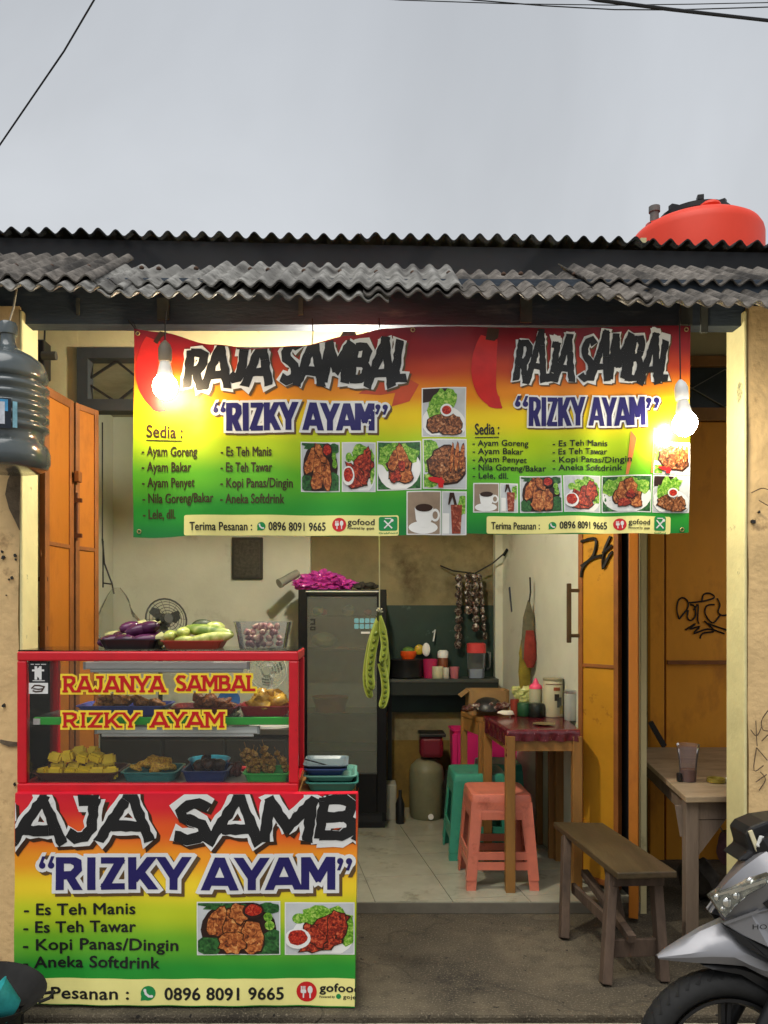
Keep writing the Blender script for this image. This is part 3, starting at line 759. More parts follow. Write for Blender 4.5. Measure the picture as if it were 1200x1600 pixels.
# ================================================================== roof tank and overhead cables
tk = thing('water_tank', 'bright orange plastic water tank with black lid behind the roof edge', 'water tank', P(1086, 555, 6.6))
tc0 = P(1086, 399, 6.6); r = .52; zt = tc0.z
b = MB(); b.lathe([(r * .97, -.85), (r, -.8), (r, .085), (r * .985, .125), (r * .94, .165), (r * .84, .20), (r * .68, .228), (r * .52, .25), (r * .46, .262), (r * .40, .31)], (tc0.x, 6.6, zt), 48)
b.build('body', mat('orange tank plastic', s2l((240, 66, 38)), .5, var=.05, vs=3, bump=.1, bs=12), tk, smooth=True, ang=70)
b = MB(); b.lathe([(r * .46, .27), (r * .54, .28), (r * .54, .32), (r * .46, .335), (r * .40, .355), (r * .25, .37), (0.01, .375)], (tc0.x, 6.6, zt), 32, capt=False)
lid = b.build('lid', blackp, tk, smooth=True, ang=50)
for a in range(6):
    b = MB(); aa = a * math.pi / 3 + .3; b.box((tc0.x + .21 * math.cos(aa), 6.6 + .21 * math.sin(aa), zt + .36), (.07, .05, .045), aa); b.build('lid_lug', blackp, lid, bevel=.006)
b = MB(); b.ball((tc0.x - .02, 6.6 - .33, zt + .235), (.08, .08, .04)); b.build('moulded_boss', MATS['orange tank plastic'], tk, smooth=True)
vp = P(1019, 333, 6.6)
b = MB(); b.cyl((vp.x, 6.55, zt + .05), (vp.x, 6.55, zt + .33), .035, n=14); b.cyl((vp.x, 6.55, zt + .33), (vp.x, 6.55, zt + .375), .045, n=14); b.build('vent_pipe', mat('grey pipe', s2l((110, 108, 104)), .6), tk, smooth=True)
b = MB(); b.cyl((vp.x + .02, 6.55, zt + .1), (vp.x + .02, 6.55, zt + .23), .09, n=16); b.build('inlet_boss', MATS['orange tank plastic'], tk, smooth=True)
b = MB(); b.tube([(vp.x - .05, 6.5, zt + .22), (vp.x - .12, 6.48, zt + .15), (vp.x - .15, 6.47, zt + .02), (vp.x - .15, 6.47, zt - .4)], .009); b.build('float_cable', blackp, tk, smooth=True)
b = MB(); b.bx(tc0.x - .5, tc0.x + .5, 6.1, 7.1, zt - .95, zt - .851); b.build('stand', darkm, tk)
for sx_ in (-.42, .42):
    for sy_ in (6.2, 7.0):
        b = MB(); b.bx(tc0.x + sx_ - .03, tc0.x + sx_ + .03, sy_ - .03, sy_ + .03, 3.0, zt - .951); b.build('stand_leg', darkm, tk)

def cable(label, pts, d0, d1, r, grp=None, sag=0):
    P0 = [P(x, y, d0 + (d1 - d0) * i / (len(pts) - 1)) for i, (x, y) in enumerate(pts)]
    b = MB(); b.tube(P0, r, 6); return b.build('overhead_cable', blackp, None, smooth=True, label=label, cat='cable', group=grp)
cable('single thin black cable slanting down the upper left sky', [(200, -120), (147, 0), (100, 80), (52, 150), (0, 226), (-60, 306), (-140, 400)], 5.0, 6.0, .0058, 'overhead cables')
cable('thick black cable crossing the upper right sky', [(760, -40), (932, 0), (1050, 15), (1200, 32), (1500, 62)], 7, 8, .016, 'overhead cables')
cable('thin cable sagging lowest behind the thick one', [(560, -30), (740, 0), (850, 9), (960, 15), (1050, 15.5), (1200, 11), (1500, -10)], 12, 13, .009, 'overhead cables')
cable('thin cable running flattest along the top of the sky', [(400, -16), (625, 0), (800, 6), (960, 8), (1080, 6.5), (1200, 4), (1500, -6)], 15, 16, .009, 'overhead cables')

# ================================================================== bulbs (lit in the photograph)
def bulb(label, x, y, d, col, power, rad=.05, zt=2.79, tilt=(0, 0, 0), sock=whitep, wire_x=None):
    c = P(x, y, d); M = Matrix.Rotation(tilt[0], 4, 'X') @ Matrix.Rotation(tilt[1], 4, 'Y')
    t = thing('light_bulb', label, 'light bulb', c, 'bare bulbs hanging at the shop front')
    em = bpy.data.materials.new('lit bulb globe'); em.use_nodes = True
    n = em.node_tree.nodes; n.remove(n['Principled BSDF']); e = n.new('ShaderNodeEmission')
    e.inputs[0].default_value = (*col, 1); e.inputs[1].default_value = power
    em.node_tree.links.new(e.outputs[0], n['Material Output'].inputs[0])
    b = MB(); prof = [(.004, -rad * 1.05), (rad * .55, -rad * .86), (rad * .9, -rad * .45), (rad, 0), (rad * .9, rad * .42), (rad * .62, rad * .8)]
    b.lathe(prof, c, 12, M); b.build('globe', em, t, smooth=True)
    b = MB(); b.lathe([(rad * .64, rad * .8), (rad * .56, rad * 1.25), (rad * .42, rad * 1.85), (rad * .42, rad * 1.95)], c, 16, M)
    b.build('bulb_base', whitep, t, smooth=True)
    b = MB(); b.lathe([(rad * .5, rad * 1.95), (rad * .54, rad * 2.2), (rad * .54, rad * 2.9), (rad * .4, rad * 3.3), (.006, rad * 3.6)], c, 14, M); so = b.build('socket', sock, t, smooth=True)
    top = c + M @ Vector((0, 0, rad * 3.55)); b = MB(); b.tube([top, top + Vector((0, 0, .02)), (top.x, top.y + .01, max(top.z + .03, zt))], .003, 5); b.build('wire', blackp, t)
    return t
bulb('warm lit bulb hanging in front of the banner left end', 258, 604, 3.262, (1, .76, .45), 68, .052, sock=mat('grey socket', s2l((120, 110, 96)), .5))
bulb('lit bulb with white socket hanging by the banner right end', 1070, 662, 3.258, (1, .88, .64), 88, .05, tilt=(0, R(-6), 0))
hb3 = bulb('hanging bulb above the banner middle, mostly hidden behind it', 545, 562, 3.66, (1, .93, .76), 900, .05, zt=3.05, sock=mat('dark grey socket', s2l((66, 70, 66)), .5))

c3 = P(545, 562, 3.66); b = MB(); b.lathe([(.066, .03), (.062, .055), (.05, .09), (.034, .115), (.022, .14), (.022, .165), (.012, .19)], c3, 22, capb=False)
b.build('shade', mat('dark grey shade', s2l((70, 74, 70)), .5), hb3, smooth=True)
# ================================================================== gallon bottle hanging by the left pillar
gc = P(12, 735, 3.2)
gb = thing('water_gallon', 'grey translucent water gallon bottle hanging at the left pillar', 'bottle', gc)
k = 3.2 / F; Rg = 63 * k
prof = [(.02, 0), (.80, .0), (.94, .012), (1.0, .035), (1.0, .075), (.95, .1), (.93, .108), (.86, .118), (.86, .16)]
for i in range(5):
    z = .165 + i * .044; prof += [(.88, z), (.97, z + .010), (.97, z + .024), (.88, z + .036)]
prof += [(.86, .388), (.93, .395), (.95, .41), (.93, .44), (.84, .475), (.62, .505), (.36, .53), (.22, .548), (.18, .575), (.18, .6)]
gmat = mat('grey bottle plastic', s2l((92, 102, 106)), .2, var=.08, trans=.25, coat=.4)
b = MB(); b.lathe([(r_ * Rg, z * .9) for r_, z in prof], gc, 40); b.build('body', gmat, gb, smooth=True, ang=60)
b = MB(); b.lathe([(.2 * Rg, .54), (.23 * Rg, .542), (.23 * Rg, .58), (.2 * Rg, .59)], gc, 18); b.build('cap', gmat, gb, smooth=True)
b = MB(); b.tube([gc + Vector((0, 0, .57)), gc + Vector((.01, .03, .66)), gc + Vector((.01, .06, .75))], .004); b.build('string', mat('grey string', s2l((150, 140, 120)), .8), gb)
def arc_patch(a0, a1, z0, z1, rr):
    return lambda u, v: (gc.x + rr * math.sin(R(a0 + (a1 - a0) * u)), gc.y - rr * math.cos(R(a0 + (a1 - a0) * u)), gc.z + z0 + (z1 - z0) * v)
for a0, a1, z0, z1, cc, rr in ((-60, 28, .135, .25, (18, 30, 44), .985), (-50, 24, .20, .245, (70, 150, 200), .992), (-30, 8, .15, .205, (220, 220, 228), .992), (4, 20, .15, .235, (200, 205, 215), .996), (30, 36, .14, .24, (120, 170, 190), .985)):
    b = MB(); b.grid(arc_patch(a0, a1, z0, z1, rr * Rg), 10, 2); b.build('printed_label', mat('label ink %d' % cc[0], s2l(cc), .4, var=.3, vs=30), gb)
# dark meter box on the wall behind
mb_ = thing('meter_box', 'small dark electrical box on the wall beside the left pillar', 'electrical box', P(62, 595, 4.1))
b = MB(); p = P(49, 595, 4.12); q = P(78, 538, 4.12); b.bx(p.x, q.x, 4.04, 4.138, p.z, q.z); b.build('case', blackp, mb_, bevel=.006)
b = MB(); b.cyl(P(66, 556, 4.02), P(88, 556, 4.02), .022, n=12); b.build('conduit_stub', mat('grey wood stub', s2l((80, 76, 66)), .8), mb_)
b = MB(); b.tube([P(69, 538, 4.08), P(70, 520, 4.1), P(70, 490, 4.11)], .005); b.build('wire', blackp, mb_)

# ================================================================== the hanging banner
BD = 3.36
def banner_ramp(name, stops, wav=.05, rough=.34):
    m = bpy.data.materials.new(name); m.use_nodes = True; t = m.node_tree; n = t.nodes; l = t.links.new; bs = n['Principled BSDF']
    bs.inputs['Roughness'].default_value = rough; bs.inputs['Specular IOR Level'].default_value = .35
    geo = n.new('ShaderNodeNewGeometry'); sp = n.new('ShaderNodeSeparateXYZ'); l(geo.outputs['Position'], sp.inputs[0])
    no = n.new('ShaderNodeTexNoise'); no.inputs['Scale'].default_value = 2.2; no.inputs['Detail'].default_value = 2; l(geo.outputs['Position'], no.inputs['Vector'])
    ma = n.new('ShaderNodeMath'); ma.operation = 'MULTIPLY_ADD'; ma.inputs[1].default_value = wav * 2; l(no.outputs[0], ma.inputs[0]); l(sp.outputs['Z'], ma.inputs[2])
    zs = [z for z, c in stops]; mr = n.new('ShaderNodeMapRange'); mr.inputs[1].default_value = min(zs) + wav; mr.inputs[2].default_value = max(zs) + wav
    l(ma.outputs[0], mr.inputs[0]); rp = n.new('ShaderNodeValToRGB'); rp.color_ramp.interpolation = 'EASE'
    while len(rp.color_ramp.elements) < len(stops): rp.color_ramp.elements.new(.5)
    for i, (z, c) in enumerate(sorted(stops)):
        rp.color_ramp.elements[i].position = (z - min(zs)) / (max(zs) - min(zs)); rp.color_ramp.elements[i].color = (*s2l(c), 1)
    l(mr.outputs[0], rp.inputs[0]); l(rp.outputs[0], bs.inputs['Base Color'])
    nb = n.new('ShaderNodeTexNoise'); nb.inputs['Scale'].default_value = 9; l(geo.outputs['Position'], nb.inputs['Vector'])
    bp = n.new('ShaderNodeBump'); bp.inputs['Strength'].default_value = .25; bp.inputs['Distance'].default_value = .01; l(nb.outputs[0], bp.inputs['Height']); l(bp.outputs[0], bs.inputs['Normal'])
    return m
zof = lambda y, d: EYE + (VY - y) * d / F
ban_m = banner_ramp('banner print', [(zof(838, BD), (20, 120, 50)), (zof(800, BD), (40, 150, 44)), (zof(745, BD), (96, 180, 34)), (zof(695, BD), (176, 206, 26)), (zof(652, BD), (240, 208, 20)), (zof(615, BD), (232, 140, 24)), (zof(575, BD), (190, 62, 26)), (zof(540, BD), (150, 22, 28)), (zof(510, BD), (110, 10, 30))])
def ban_wave(x, y):
    v = (y - 510) / 330
    return (.006 * math.sin((x * .5 - y) * .03 + 1) + .004 * math.sin((x * .35 + y * .9) * .05) * (1 - v) + .010 * math.sin(x * .021 + 1.5 * math.sin(y * .008)) + .006 * math.sin(x * .055 + y * .012) * (.4 + v) + .018 * math.exp(-((x - 905) / 30) ** 2) * v + .012 * math.exp(-((x - 860 - (y - 700) * .3) / 28) ** 2) * v - .012 * math.exp(-((x - 945) / 26) ** 2) * v
            + .014 * math.exp(-((x - 990) / 28) ** 2) * v + .010 * math.exp(-((y - 550 - abs(x - 430) * .12) / 24) ** 2) * math.exp(-((x - 430) / 150) ** 2) + .0022 * math.sin((x * .6 + y) * .045) - .006 * math.exp(-((x - 600) / 30) ** 2) * v)
def ban(x, y, off): 
    p = P(x, y, BD); p.y = BD - ban_wave(x, y) - off; return p
def itop(x):
    T = [(200, 514), (250, 519), (334, 538), (392, 546), (468, 542), (545, 524), (602, 514), (660, 511), (1080, 511)]
    for (a, b_), (c, d_) in zip(T, T[1:]):
        if a <= x <= c:
            t = (x - a) / (c - a); t = t * t * (3 - 2 * t); return b_ + (d_ - b_) * t
    return 512
bn = thing('hanging_banner', 'wide red yellow green menu banner hanging under the dark roof beam', 'banner', P(643, 838, BD))
def xl(v): return 210 - 3 * v
b = MB(); b.grid(lambda u, v: ban(xl(v) + (1077 + 1.5 * v - xl(v)) * u, itop(xl(v) + 867 * u) + (838 - 5 * u + 1.3 * math.sin(u * 17 + 1) + .8 * math.sin(u * 41) - itop(xl(v) + 867 * u)) * v, 0), 170, 40)
bsheet = b.build('sheet', ban_m, bn, smooth=True, ang=90)
for x, y in ((216, 522), (645, 516), (1070, 517), (216, 830), (1068, 827)):
    b = MB(); c = ban(x, y, .003); b.tube([c + Vector((.008 * math.cos(a), 0, .008 * math.sin(a))) for a in [i * math.pi / 5 for i in range(10)]], .0022, 5, True); b.build('eyelet', mat('brass eyelet', (.5, .38, .18), .4, metal=.8), bn)
for x0, y0, x1, y1 in ((216, 522, 200, 500), (216, 522, 207, 503), (1070, 517, 1078, 505), (488, 540, 488, 498), (592, 516, 592, 498)):
    b = MB(); b.tube([ban(x0, y0, .004), P((x0 + x1) / 2 + 1, (y0 + y1) / 2, BD + .02), P(x1, y1, BD + .05)], .0025, 5); b.build('tie_cord', blackp, bn)

def headline(parent, sheet, s, x0, x1, y0, y1, slope=0, seed=3, clip=None, grow=5, sh=4, stroke=.2):
    flat('lettering_shadow', [[(x + sh, y + sh) for x, y in q] for q in word(s, x0, x1, y0, y1, 'brush', grow, slope, seed, stroke)], sheet, ink_grey, parent, .0012, clip, 30, True, lambda x: itop(x) + 2 if y0 < 900 else y0 - 99)
    flat('lettering_outline', word(s, x0, x1, y0, y1, 'brush', grow, slope, seed, stroke), sheet, ink_white, parent, .0024, clip, 30, True, lambda x: itop(x) + 2 if y0 < 900 else y0 - 99)
    flat('headline_lettering', word(s, x0, x1, y0, y1, 'brush', 0, slope, seed, stroke), sheet, blackink, parent, .0036, clip, 30, True, lambda x: itop(x) + 2 if y0 < 900 else y0 - 99)
def subline(parent, sheet, s, x0, x1, y0, y1, clip=None, grow=4, sh=3, stroke=.22, q=True):
    def quotes(g):
        h = y1 - y0; o = []
        for cx, sg in ((x0 - h * .42, 1), (x0 - h * .15, 1), (x1 + h * .15, -1), (x1 + h * .42, -1)):
            cy = y0 + h * .19; r_ = h * .1 + g
            o.append(ell(cx, cy + sg * h * .06, r_, r_, 12)); 
            o.append([(cx - sg * (r_ - .0), cy + sg * h * .06), (cx - sg * (r_ - h * .09 - g * .6), cy + sg * h * .06), (cx + sg * h * .10 + g * .3 * sg, cy - sg * (h * .22 + g)), (cx - sg * h * .0, cy - sg * (h * .22 + g))])
        return o
    w = lambda g: word(s, x0, x1, y0, y1, 'sans', g, 0, 1, stroke) + (quotes(g) if q else [])
    flat('lettering_shadow', [[(x + sh, y + sh) for x, y in p] for p in w(grow)], sheet, ink_grey, parent, .0012, clip, 30, True)
    flat('lettering_outline', w(grow), sheet, ink_white, parent, .0024, clip, 30, True)
    flat('name_lettering', w(0), sheet, ink_navy, parent, .0036, clip, 30, True)
def line(parent, sheet, s, x0, x1, base, cap, m=None, bold=.02, off=.002, clip=None, name='menu_lettering', heavy=None):
    if heavy is None: heavy = cap * .05
    return flat(name, text_polys(s, x0, x1, base, cap, bold, heavy), sheet, m or blackink, parent, off, clip, 0, heavy > 0)

leafm = food_mat('printed lettuce', [(.3, (40, 90, 20)), (.5, (110, 170, 40)), (.68, (190, 215, 110))], 90, .4, 0)
dleaf = food_mat('printed banana leaf', [(.35, (20, 60, 26)), (.6, (50, 110, 50)), (.75, (96, 140, 80))], 60, .4, 0)
meat1 = food_mat('printed fried chicken', [(.30, (60, 24, 10)), (.45, (150, 74, 32)), (.58, (200, 118, 58)), (.75, (236, 180, 110))], 75, .4, 0)
meat2 = food_mat('printed grilled chicken', [(.30, (44, 10, 6)), (.46, (130, 30, 18)), (.58, (190, 62, 34)), (.75, (226, 130, 84))], 85, .4, 0)
meat3 = food_mat('printed charred fish', [(.32, (34, 20, 12)), (.48, (110, 60, 30)), (.60, (176, 110, 64)), (.75, (220, 190, 150))], 85, .4, 0)
sambal = food_mat('printed sambal', [(.35, (110, 10, 6)), (.55, (190, 36, 20)), (.72, (230, 110, 70))], 150, .4, 0)
tea = food_mat('printed iced tea', [(.3, (90, 30, 16)), (.55, (150, 60, 36)), (.75, (220, 170, 140))], 70, .4, 0)
tablegrey = mat('printed table grey', s2l((196, 200, 202)), .4, var=.12, vs=12)
darkplate = mat('printed dark plate', s2l((46, 26, 22)), .4, var=.2)
whiteink2 = mat('printed white plate', s2l((236, 236, 232)), .4, var=.04)
bgbrown = mat('printed brown cloth', s2l((150, 130, 110)), .4, var=.15, vs=14)
coffee = mat('printed coffee', s2l((50, 26, 14)), .4, var=.2)
def picture(parent, sheet, x0, y0, x1, y1, kind, seed=1):
    W, H = x1 - x0, y1 - y0; cx, cy = (x0 + x1) / 2, (y0 + y1) / 2; clip = (x0 + .8, y0 + .8, x1 - .8, y1 - .8); rnd = random.Random(seed)
    px = lambda u, v: (x0 + W * u, y0 + H * v)
    bgm = {'fried': tablegrey, 'grill': tablegrey, 'plate': dleaf, 'fish': tablegrey, 'lettuce': tablegrey, 'coffee': bgbrown, 'tea': tablegrey}[kind]
    flat('picture_border', [rect(x0 - 1, y0 - 1, x1 + 1, y1 + 1)], sheet, ink_white, parent, .0010, None, 24)
    o = flat('food_picture', [rect(*clip)], sheet, bgm, parent, .0016, None, 24)
    lay = [.0021]
    def add(n, polys, m):
        if n == 'printed_meat':
            for pl_ in polys:
                mx, my = sum(p[0] for p in pl_) / len(pl_), sum(p[1] for p in pl_) / len(pl_)
                flat('printed_meat_edge', [[(mx + (x - mx) * 1.1, my + (y - my) * 1.1 + .6) for x, y in pl_]], sheet, coffee, o, lay[0], clip, 0); lay[0] += .0004
                flat(n, [pl_], sheet, m, o, lay[0], clip, 0); lay[0] += .0004
            return
        flat(n, polys, sheet, m, o, lay[0], clip, 0, True); lay[0] += .0006
    E = lambda u, v, ru, rv, n=20, rg=0, sd=0, rot=0: ell(*px(u, v), ru * W, rv * H, n, rg, sd, rot)
    if kind == 'fried':
        add('printed_plate', [E(.5, .52, .46, .56)], darkplate)
        add('printed_leaf', [E(.85, .85, .26, .24, 14, .2, 3, -.6), E(.15, .85, .16, .2, 12, .2, 4), E(.3, .05, .3, .08, 14, .3, 5), E(.86, .12, .12, .12, 12, .3, 6)], dleaf)
        add('printed_meat', [E(.26, .36, .13, .30, 16, .16, seed, .35), E(.44, .5, .12, .44, 16, .14, seed + 1, .1), E(.66, .66, .13, .34, 16, .14, seed + 2, -.05), E(.42, .78, .16, .2, 16, .2, seed + 3), E(.5, .2, .1, .2, 14, .2, seed + 4, -.4)], meat1)
        add('printed_bowl', [E(.68, .16, .13, .15)], darkplate); add('printed_sauce', [E(.68, .15, .10, .11, 14, .1)], sambal)
        add('printed_lime', [E(.86, .28, .055, .085), E(.88, .44, .06, .09)], leafm)
    elif kind == 'grill':
        add('printed_plate', [E(.56, .62, .46, .44)], whiteink2)
        add('printed_leaf', [E(.6, .26, .34, .2, 22, .25, seed), E(.88, .5, .12, .34, 16, .25, seed + 1), E(.2, .3, .1, .1)], leafm)
        add('printed_meat', [E(.62, .5, .3, .22, 18, .2, seed, -.5), E(.74, .42, .14, .3, 16, .2, seed + 1, .1), E(.5, .8, .3, .13, 16, .2, seed + 2, -.2), E(.42, .62, .12, .28, 14, .2, seed + 3, -.7)], meat2)
        add('printed_bowl', [E(.18, .68, .19, .2)], whiteink2); add('printed_sauce', [E(.18, .66, .14, .15, 16, .08)], sambal)
    elif kind == 'plate':
        add('printed_plate', [E(.5, .56, .5, .46)], whiteink2)
        add('printed_leaf', [E(.22, .34, .2, .26, 16, .25, seed), E(.78, .3, .18, .2, 16, .25, seed + 1), E(.5, .14, .26, .14, 14, .3, seed + 2)], leafm)
        add('printed_meat', [E(.5, .56, .26, .26, 18, .2, seed), E(.42, .36, .12, .3, 14, .2, seed + 1, .4), E(.62, .7, .2, .14, 14, .2, seed + 2, .3), E(.58, .32, .1, .28, 14, .2, seed + 3, -.3)], meat1)
        add('printed_meat', [E(.42, .72, .13, .12, 14, .25, seed + 7), E(.56, .5, .08, .12, 14, .25, seed + 8)], meat2)
    elif kind == 'fish':
        add('printed_leaf', [E(.14, .3, .22, .34, 16, .25, seed), E(.1, .86, .2, .16, 14, .3, seed + 1)], leafm)
        add('printed_meat', [E(.56, .5, .42, .36, 20, .12, seed, .15)], meat3)
        add('printed_meat', [E(.78, .36, .05, .3, 10, .1, 1, .1), E(.9, .36, .05, .28, 10, .1, 2, .1), E(.66, .38, .04, .3, 10, .1, 3, .1)], meat1)
        add('printed_chili', [E(.3, .84, .2, .06, 12, .1, 1, .2), E(.4, .92, .06, .14, 12, .1)], ink_red)
    elif kind == 'lettuce':
        add('printed_backdrop', [[px(0, 0), px(.6, 0), px(.4, .25), px(0, .3)]], darkplate)
        add('printed_plate', [E(.5, .72, .52, .36, 24, 0, 0, .15)], whiteink2)
        add('printed_leaf', [E(.4, .32, .2, .28, 18, .3, seed, -.3), E(.62, .24, .16, .22, 16, .3, seed + 1, .4), E(.24, .46, .12, .2, 14, .3, seed + 2)], leafm)
        add('printed_meat', [E(.4, .72, .28, .2, 18, .2, seed), E(.76, .72, .16, .16, 14, .2, seed + 1), E(.64, .88, .24, .1, 14, .2, seed + 2)], meat3)
        add('printed_bowl', [E(.56, .46, .15, .13)], whiteink2); add('printed_sauce', [E(.56, .46, .11, .09)], sambal)
    elif kind == 'coffee':
        add('printed_saucer', [E(.48, .84, .44, .15)], whiteink2)
        add('printed_cup', [[px(.22, .38), px(.78, .38), px(.74, .66), px(.62, .84), px(.38, .84), px(.26, .66)], E(.84, .55, .14, .15)], whiteink2)
        add('printed_cup_gap', [E(.84, .55, .08, .09)], bgbrown); add('printed_coffee', [E(.5, .38, .26, .09)], coffee)
    elif kind == 'tea':
        add('printed_leaf', [E(.85, .3, .2, .26, 14, .2, seed)], leafm)
        add('printed_cup', [[px(.0, .5), px(.3, .5), px(.3, .98), px(0, .98)]], whiteink2)
        add('printed_glass', [[px(.36, .3), px(.84, .3), px(.78, .98), px(.42, .98)]], tea)
        add('printed_straw', [[px(.3, .02), px(.48, .02), px(.62, .3), px(.5, .3), px(.42, .12), px(.3, .3), px(.24, .3)]], coffee)
    return o
def wa_icon(parent, sheet, cx, cy, r_):
    o = flat('phone_badge', [ell(cx, cy, r_, r_, 20), [(cx - r_, cy + r_), (cx - r_ * .9, cy + r_ * .2), (cx - r_ * .2, cy + r_ * .9)]], sheet, ink_green, parent, .002, None, 0, True)
    flat('handset_mark', strip([(cx - r_ * .45, cy - r_ * .5), (cx - r_ * .3, cy + r_ * .05), (cx + r_ * .1, cy + r_ * .4), (cx + r_ * .55, cy + r_ * .45)], r_ * .32) + [ell(cx - r_ * .42, cy - r_ * .4, r_ * .2, r_ * .24, 10), ell(cx + r_ * .45, cy + r_ * .42, r_ * .24, r_ * .2, 10)], sheet, ink_white, o, .0032, None, 0, True)
def food_icon(parent, sheet, cx, cy, r_):
    o = flat('delivery_badge', [ell(cx, cy, r_, r_, 24)], sheet, ink_red, parent, .002, None, 0)
    fk = [rect(cx - r_ * .38, cy - r_ * .05, cx - r_ * .24, cy + r_ * .62)] + [rect(cx - r_ * (.56 - .17 * i), cy - r_ * .55, cx - r_ * (.46 - .17 * i), cy - r_ * .05) for i in range(3)] + [rrect(cx - r_ * .58, cy - r_ * .2, cx - r_ * .04, cy + r_ * .15, r_ * .1)]
    sp_ = [ell(cx + r_ * .34, cy - r_ * .2, r_ * .25, r_ * .38, 14), rect(cx + r_ * .27, cy + r_ * .1, cx + r_ * .41, cy + r_ * .62)]
    flat('cutlery_mark', fk + sp_, sheet, ink_white, o, .0032, None, 0, True)
def grab_icon(parent, sheet, x0, y0, x1, y1):
    o = flat('delivery_badge', [rrect(x0, y0, x1, y1, 3)], sheet, ink_green, parent, .002, None, 0)
    cx, cy, r_ = (x0 + x1) / 2, (y0 + y1) / 2 + 1, (y1 - y0) * .28
    flat('cutlery_mark', strip([(cx - r_, cy - r_), (cx + r_, cy + r_)], 2.2) + strip([(cx + r_, cy - r_), (cx - r_, cy + r_)], 2.2) + [ell(cx + r_, cy - r_, 2.4, 2.4, 10), rect(cx - 5, y0 + 2, cx + 5, y0 + 3.5)], sheet, ink_white, o, .0032, None, 0, True)
def chili(parent, sheet, pts, w, leafp):
    V = [Vector(p) for p in pts]; fine = []
    for i in range(len(V) - 1):
        p0, p1, p2, p3 = V[max(i - 1, 0)], V[i], V[i + 1], V[min(i + 2, len(V) - 1)]
        for k in range(5):
            t = k / 5; fine.append(tuple(.5 * ((2 * p1) + (p2 - p0) * t + (2 * p0 - 5 * p1 + 4 * p2 - p3) * t * t + (3 * p1 - p0 - 3 * p2 + p3) * t ** 3)))
    q = strip(fine + [pts[-1]], w); n = len(q)
    o = []
    for i, k_ in enumerate(q):
        t0, t1 = i / n, (i + 1) / n
        f = lambda t: .55 + .6 * math.sin(math.pi * min(1, t * 1.1 + .12)) if t < .8 else max(.08, (1 - t) * 3.2)
        a, b_, c, d = [Vector(v) for v in k_]; m0 = (a + d) / 2; m1 = (b_ + c) / 2
        o.append([tuple(m0 + (a - m0) * f(t0)), tuple(m1 + (b_ - m1) * f(t1)), tuple(m1 + (c - m1) * f(t1)), tuple(m0 + (d - m0) * f(t0))])
    flat('printed_chili', o, sheet, mat('printed chili red', s2l((200, 34, 28)), .4, var=.15, vs=10), parent, .0014, None, 24)
    flat('printed_stem', [leafp], sheet, ink_brown, parent, .0022, None, 0)

headline(bn, ban, 'RAJA SAMBAL', 290, 642, 543, 603, -.022, 4, None, 3.4, 3, .225)
subline(bn, ban, 'RIZKY AYAM', 355, 584, 630, 673)
line(bn, ban, 'Sedia :', 229, 283, 683, 20, ink_brown, .01)
flat('underline', [rect(229, 687, 283, 688.6)], ban, ink_brown, bn, .002, None, 24)
brn = mat('olive brown ink', s2l((64, 48, 18)), .4, var=0)
for i, (s_, x1) in enumerate((('- Ayam Goreng', 307), ('- Ayam Bakar', 298), ('- Ayam Penyet', 304), ('- Nila Goreng/Bakar', 334), ('- Lele, dll.', 273))):
    line(bn, ban, s_, 222, x1, 712 + i * 24.5, 15.5, brn, .015)
for i, (s_, x1) in enumerate((('- Es Teh Manis', 424), ('- Es Teh Tawar', 425), ('- Kopi Panas/Dingin', 457), ('- Aneka Softdrink', 444))):
    line(bn, ban, s_, 345, x1, 712.5 + i * 24.8, 15.5, brn, .015)
picture(bn, ban, 471, 692, 530, 767, 'fried', 1); picture(bn, ban, 535, 692, 586, 767, 'grill', 2); picture(bn, ban, 590, 690, 657, 765, 'plate', 3)
picture(bn, ban, 660, 607, 727, 682, 'lettuce', 4); picture(bn, ban, 661, 687, 728, 764, 'fish', 5); picture(bn, ban, 636, 769, 688, 835, 'coffee', 6); picture(bn, ban, 691, 769, 728, 835, 'tea', 7)
flat('contact_strip', [rrect(288, 805, 623, 837, 3)], ban, ink_band, bn, .001, None, 24)
def contacts(x0, x1, cx, nx0, nx1, fx, fy, tx0, tx1, gx0, gx1, base, cap, r_):
    line(bn, ban, 'Terima Pesanan :', x0, x1, base, cap, blackink, .02, .002, None, 'contact_lettering'); wa_icon(bn, ban, cx, base - cap * .45, r_ * .6)
    line(bn, ban, '0896 8091 9665', nx0, nx1, base, cap, blackink, .03, .002, None, 'phone_number', .7); food_icon(bn, ban, fx, fy, r_)
    line(bn, ban, 'gofood', tx0, tx1, fy, cap * .72, blackink, .035, .002, None, 'delivery_lettering'); line(bn, ban, 'Powered by  gojek', tx0, tx1, fy + 7, cap * .3, blackink, .02, .002, None, 'delivery_lettering')
    grab_icon(bn, ban, gx0, fy - 13, gx1, fy + 9); line(bn, ban, 'GrabFood', gx0, gx1, fy + 14, 3, ink_green, .02, .002, None, 'delivery_lettering')
contacts(297, 394, 409, 420, 508, 530, 820, 543, 585, 592, 621, 829, 13.5, 11)
headline(bn, ban, 'RAJA SAMBAL', 806, 1048, 528, 594, -.004, 4, (700, 513, 1076, 700), 2.6, 2.2, .155)
subline(bn, ban, 'RIZKY AYAM', 827, 1005, 621, 666, None, 2.8, 2.2, .165)
line(bn, ban, 'Sedia :', 742, 779, 679, 18, blackink, .015)
flat('underline', [rect(742, 683, 779, 684.5)], ban, blackink, bn, .002, None, 24)
for i, (s_, x1) in enumerate((('- Ayam Goreng', 826), ('- Ayam Bakar', 818), ('- Ayam Penyet', 824), ('- Nila Goreng/Bakar', 854), ('- Lele, dll.', 794))):
    line(bn, ban, s_, 738, x1, 697 + i * 12.8, 9.6, blackink, .02)
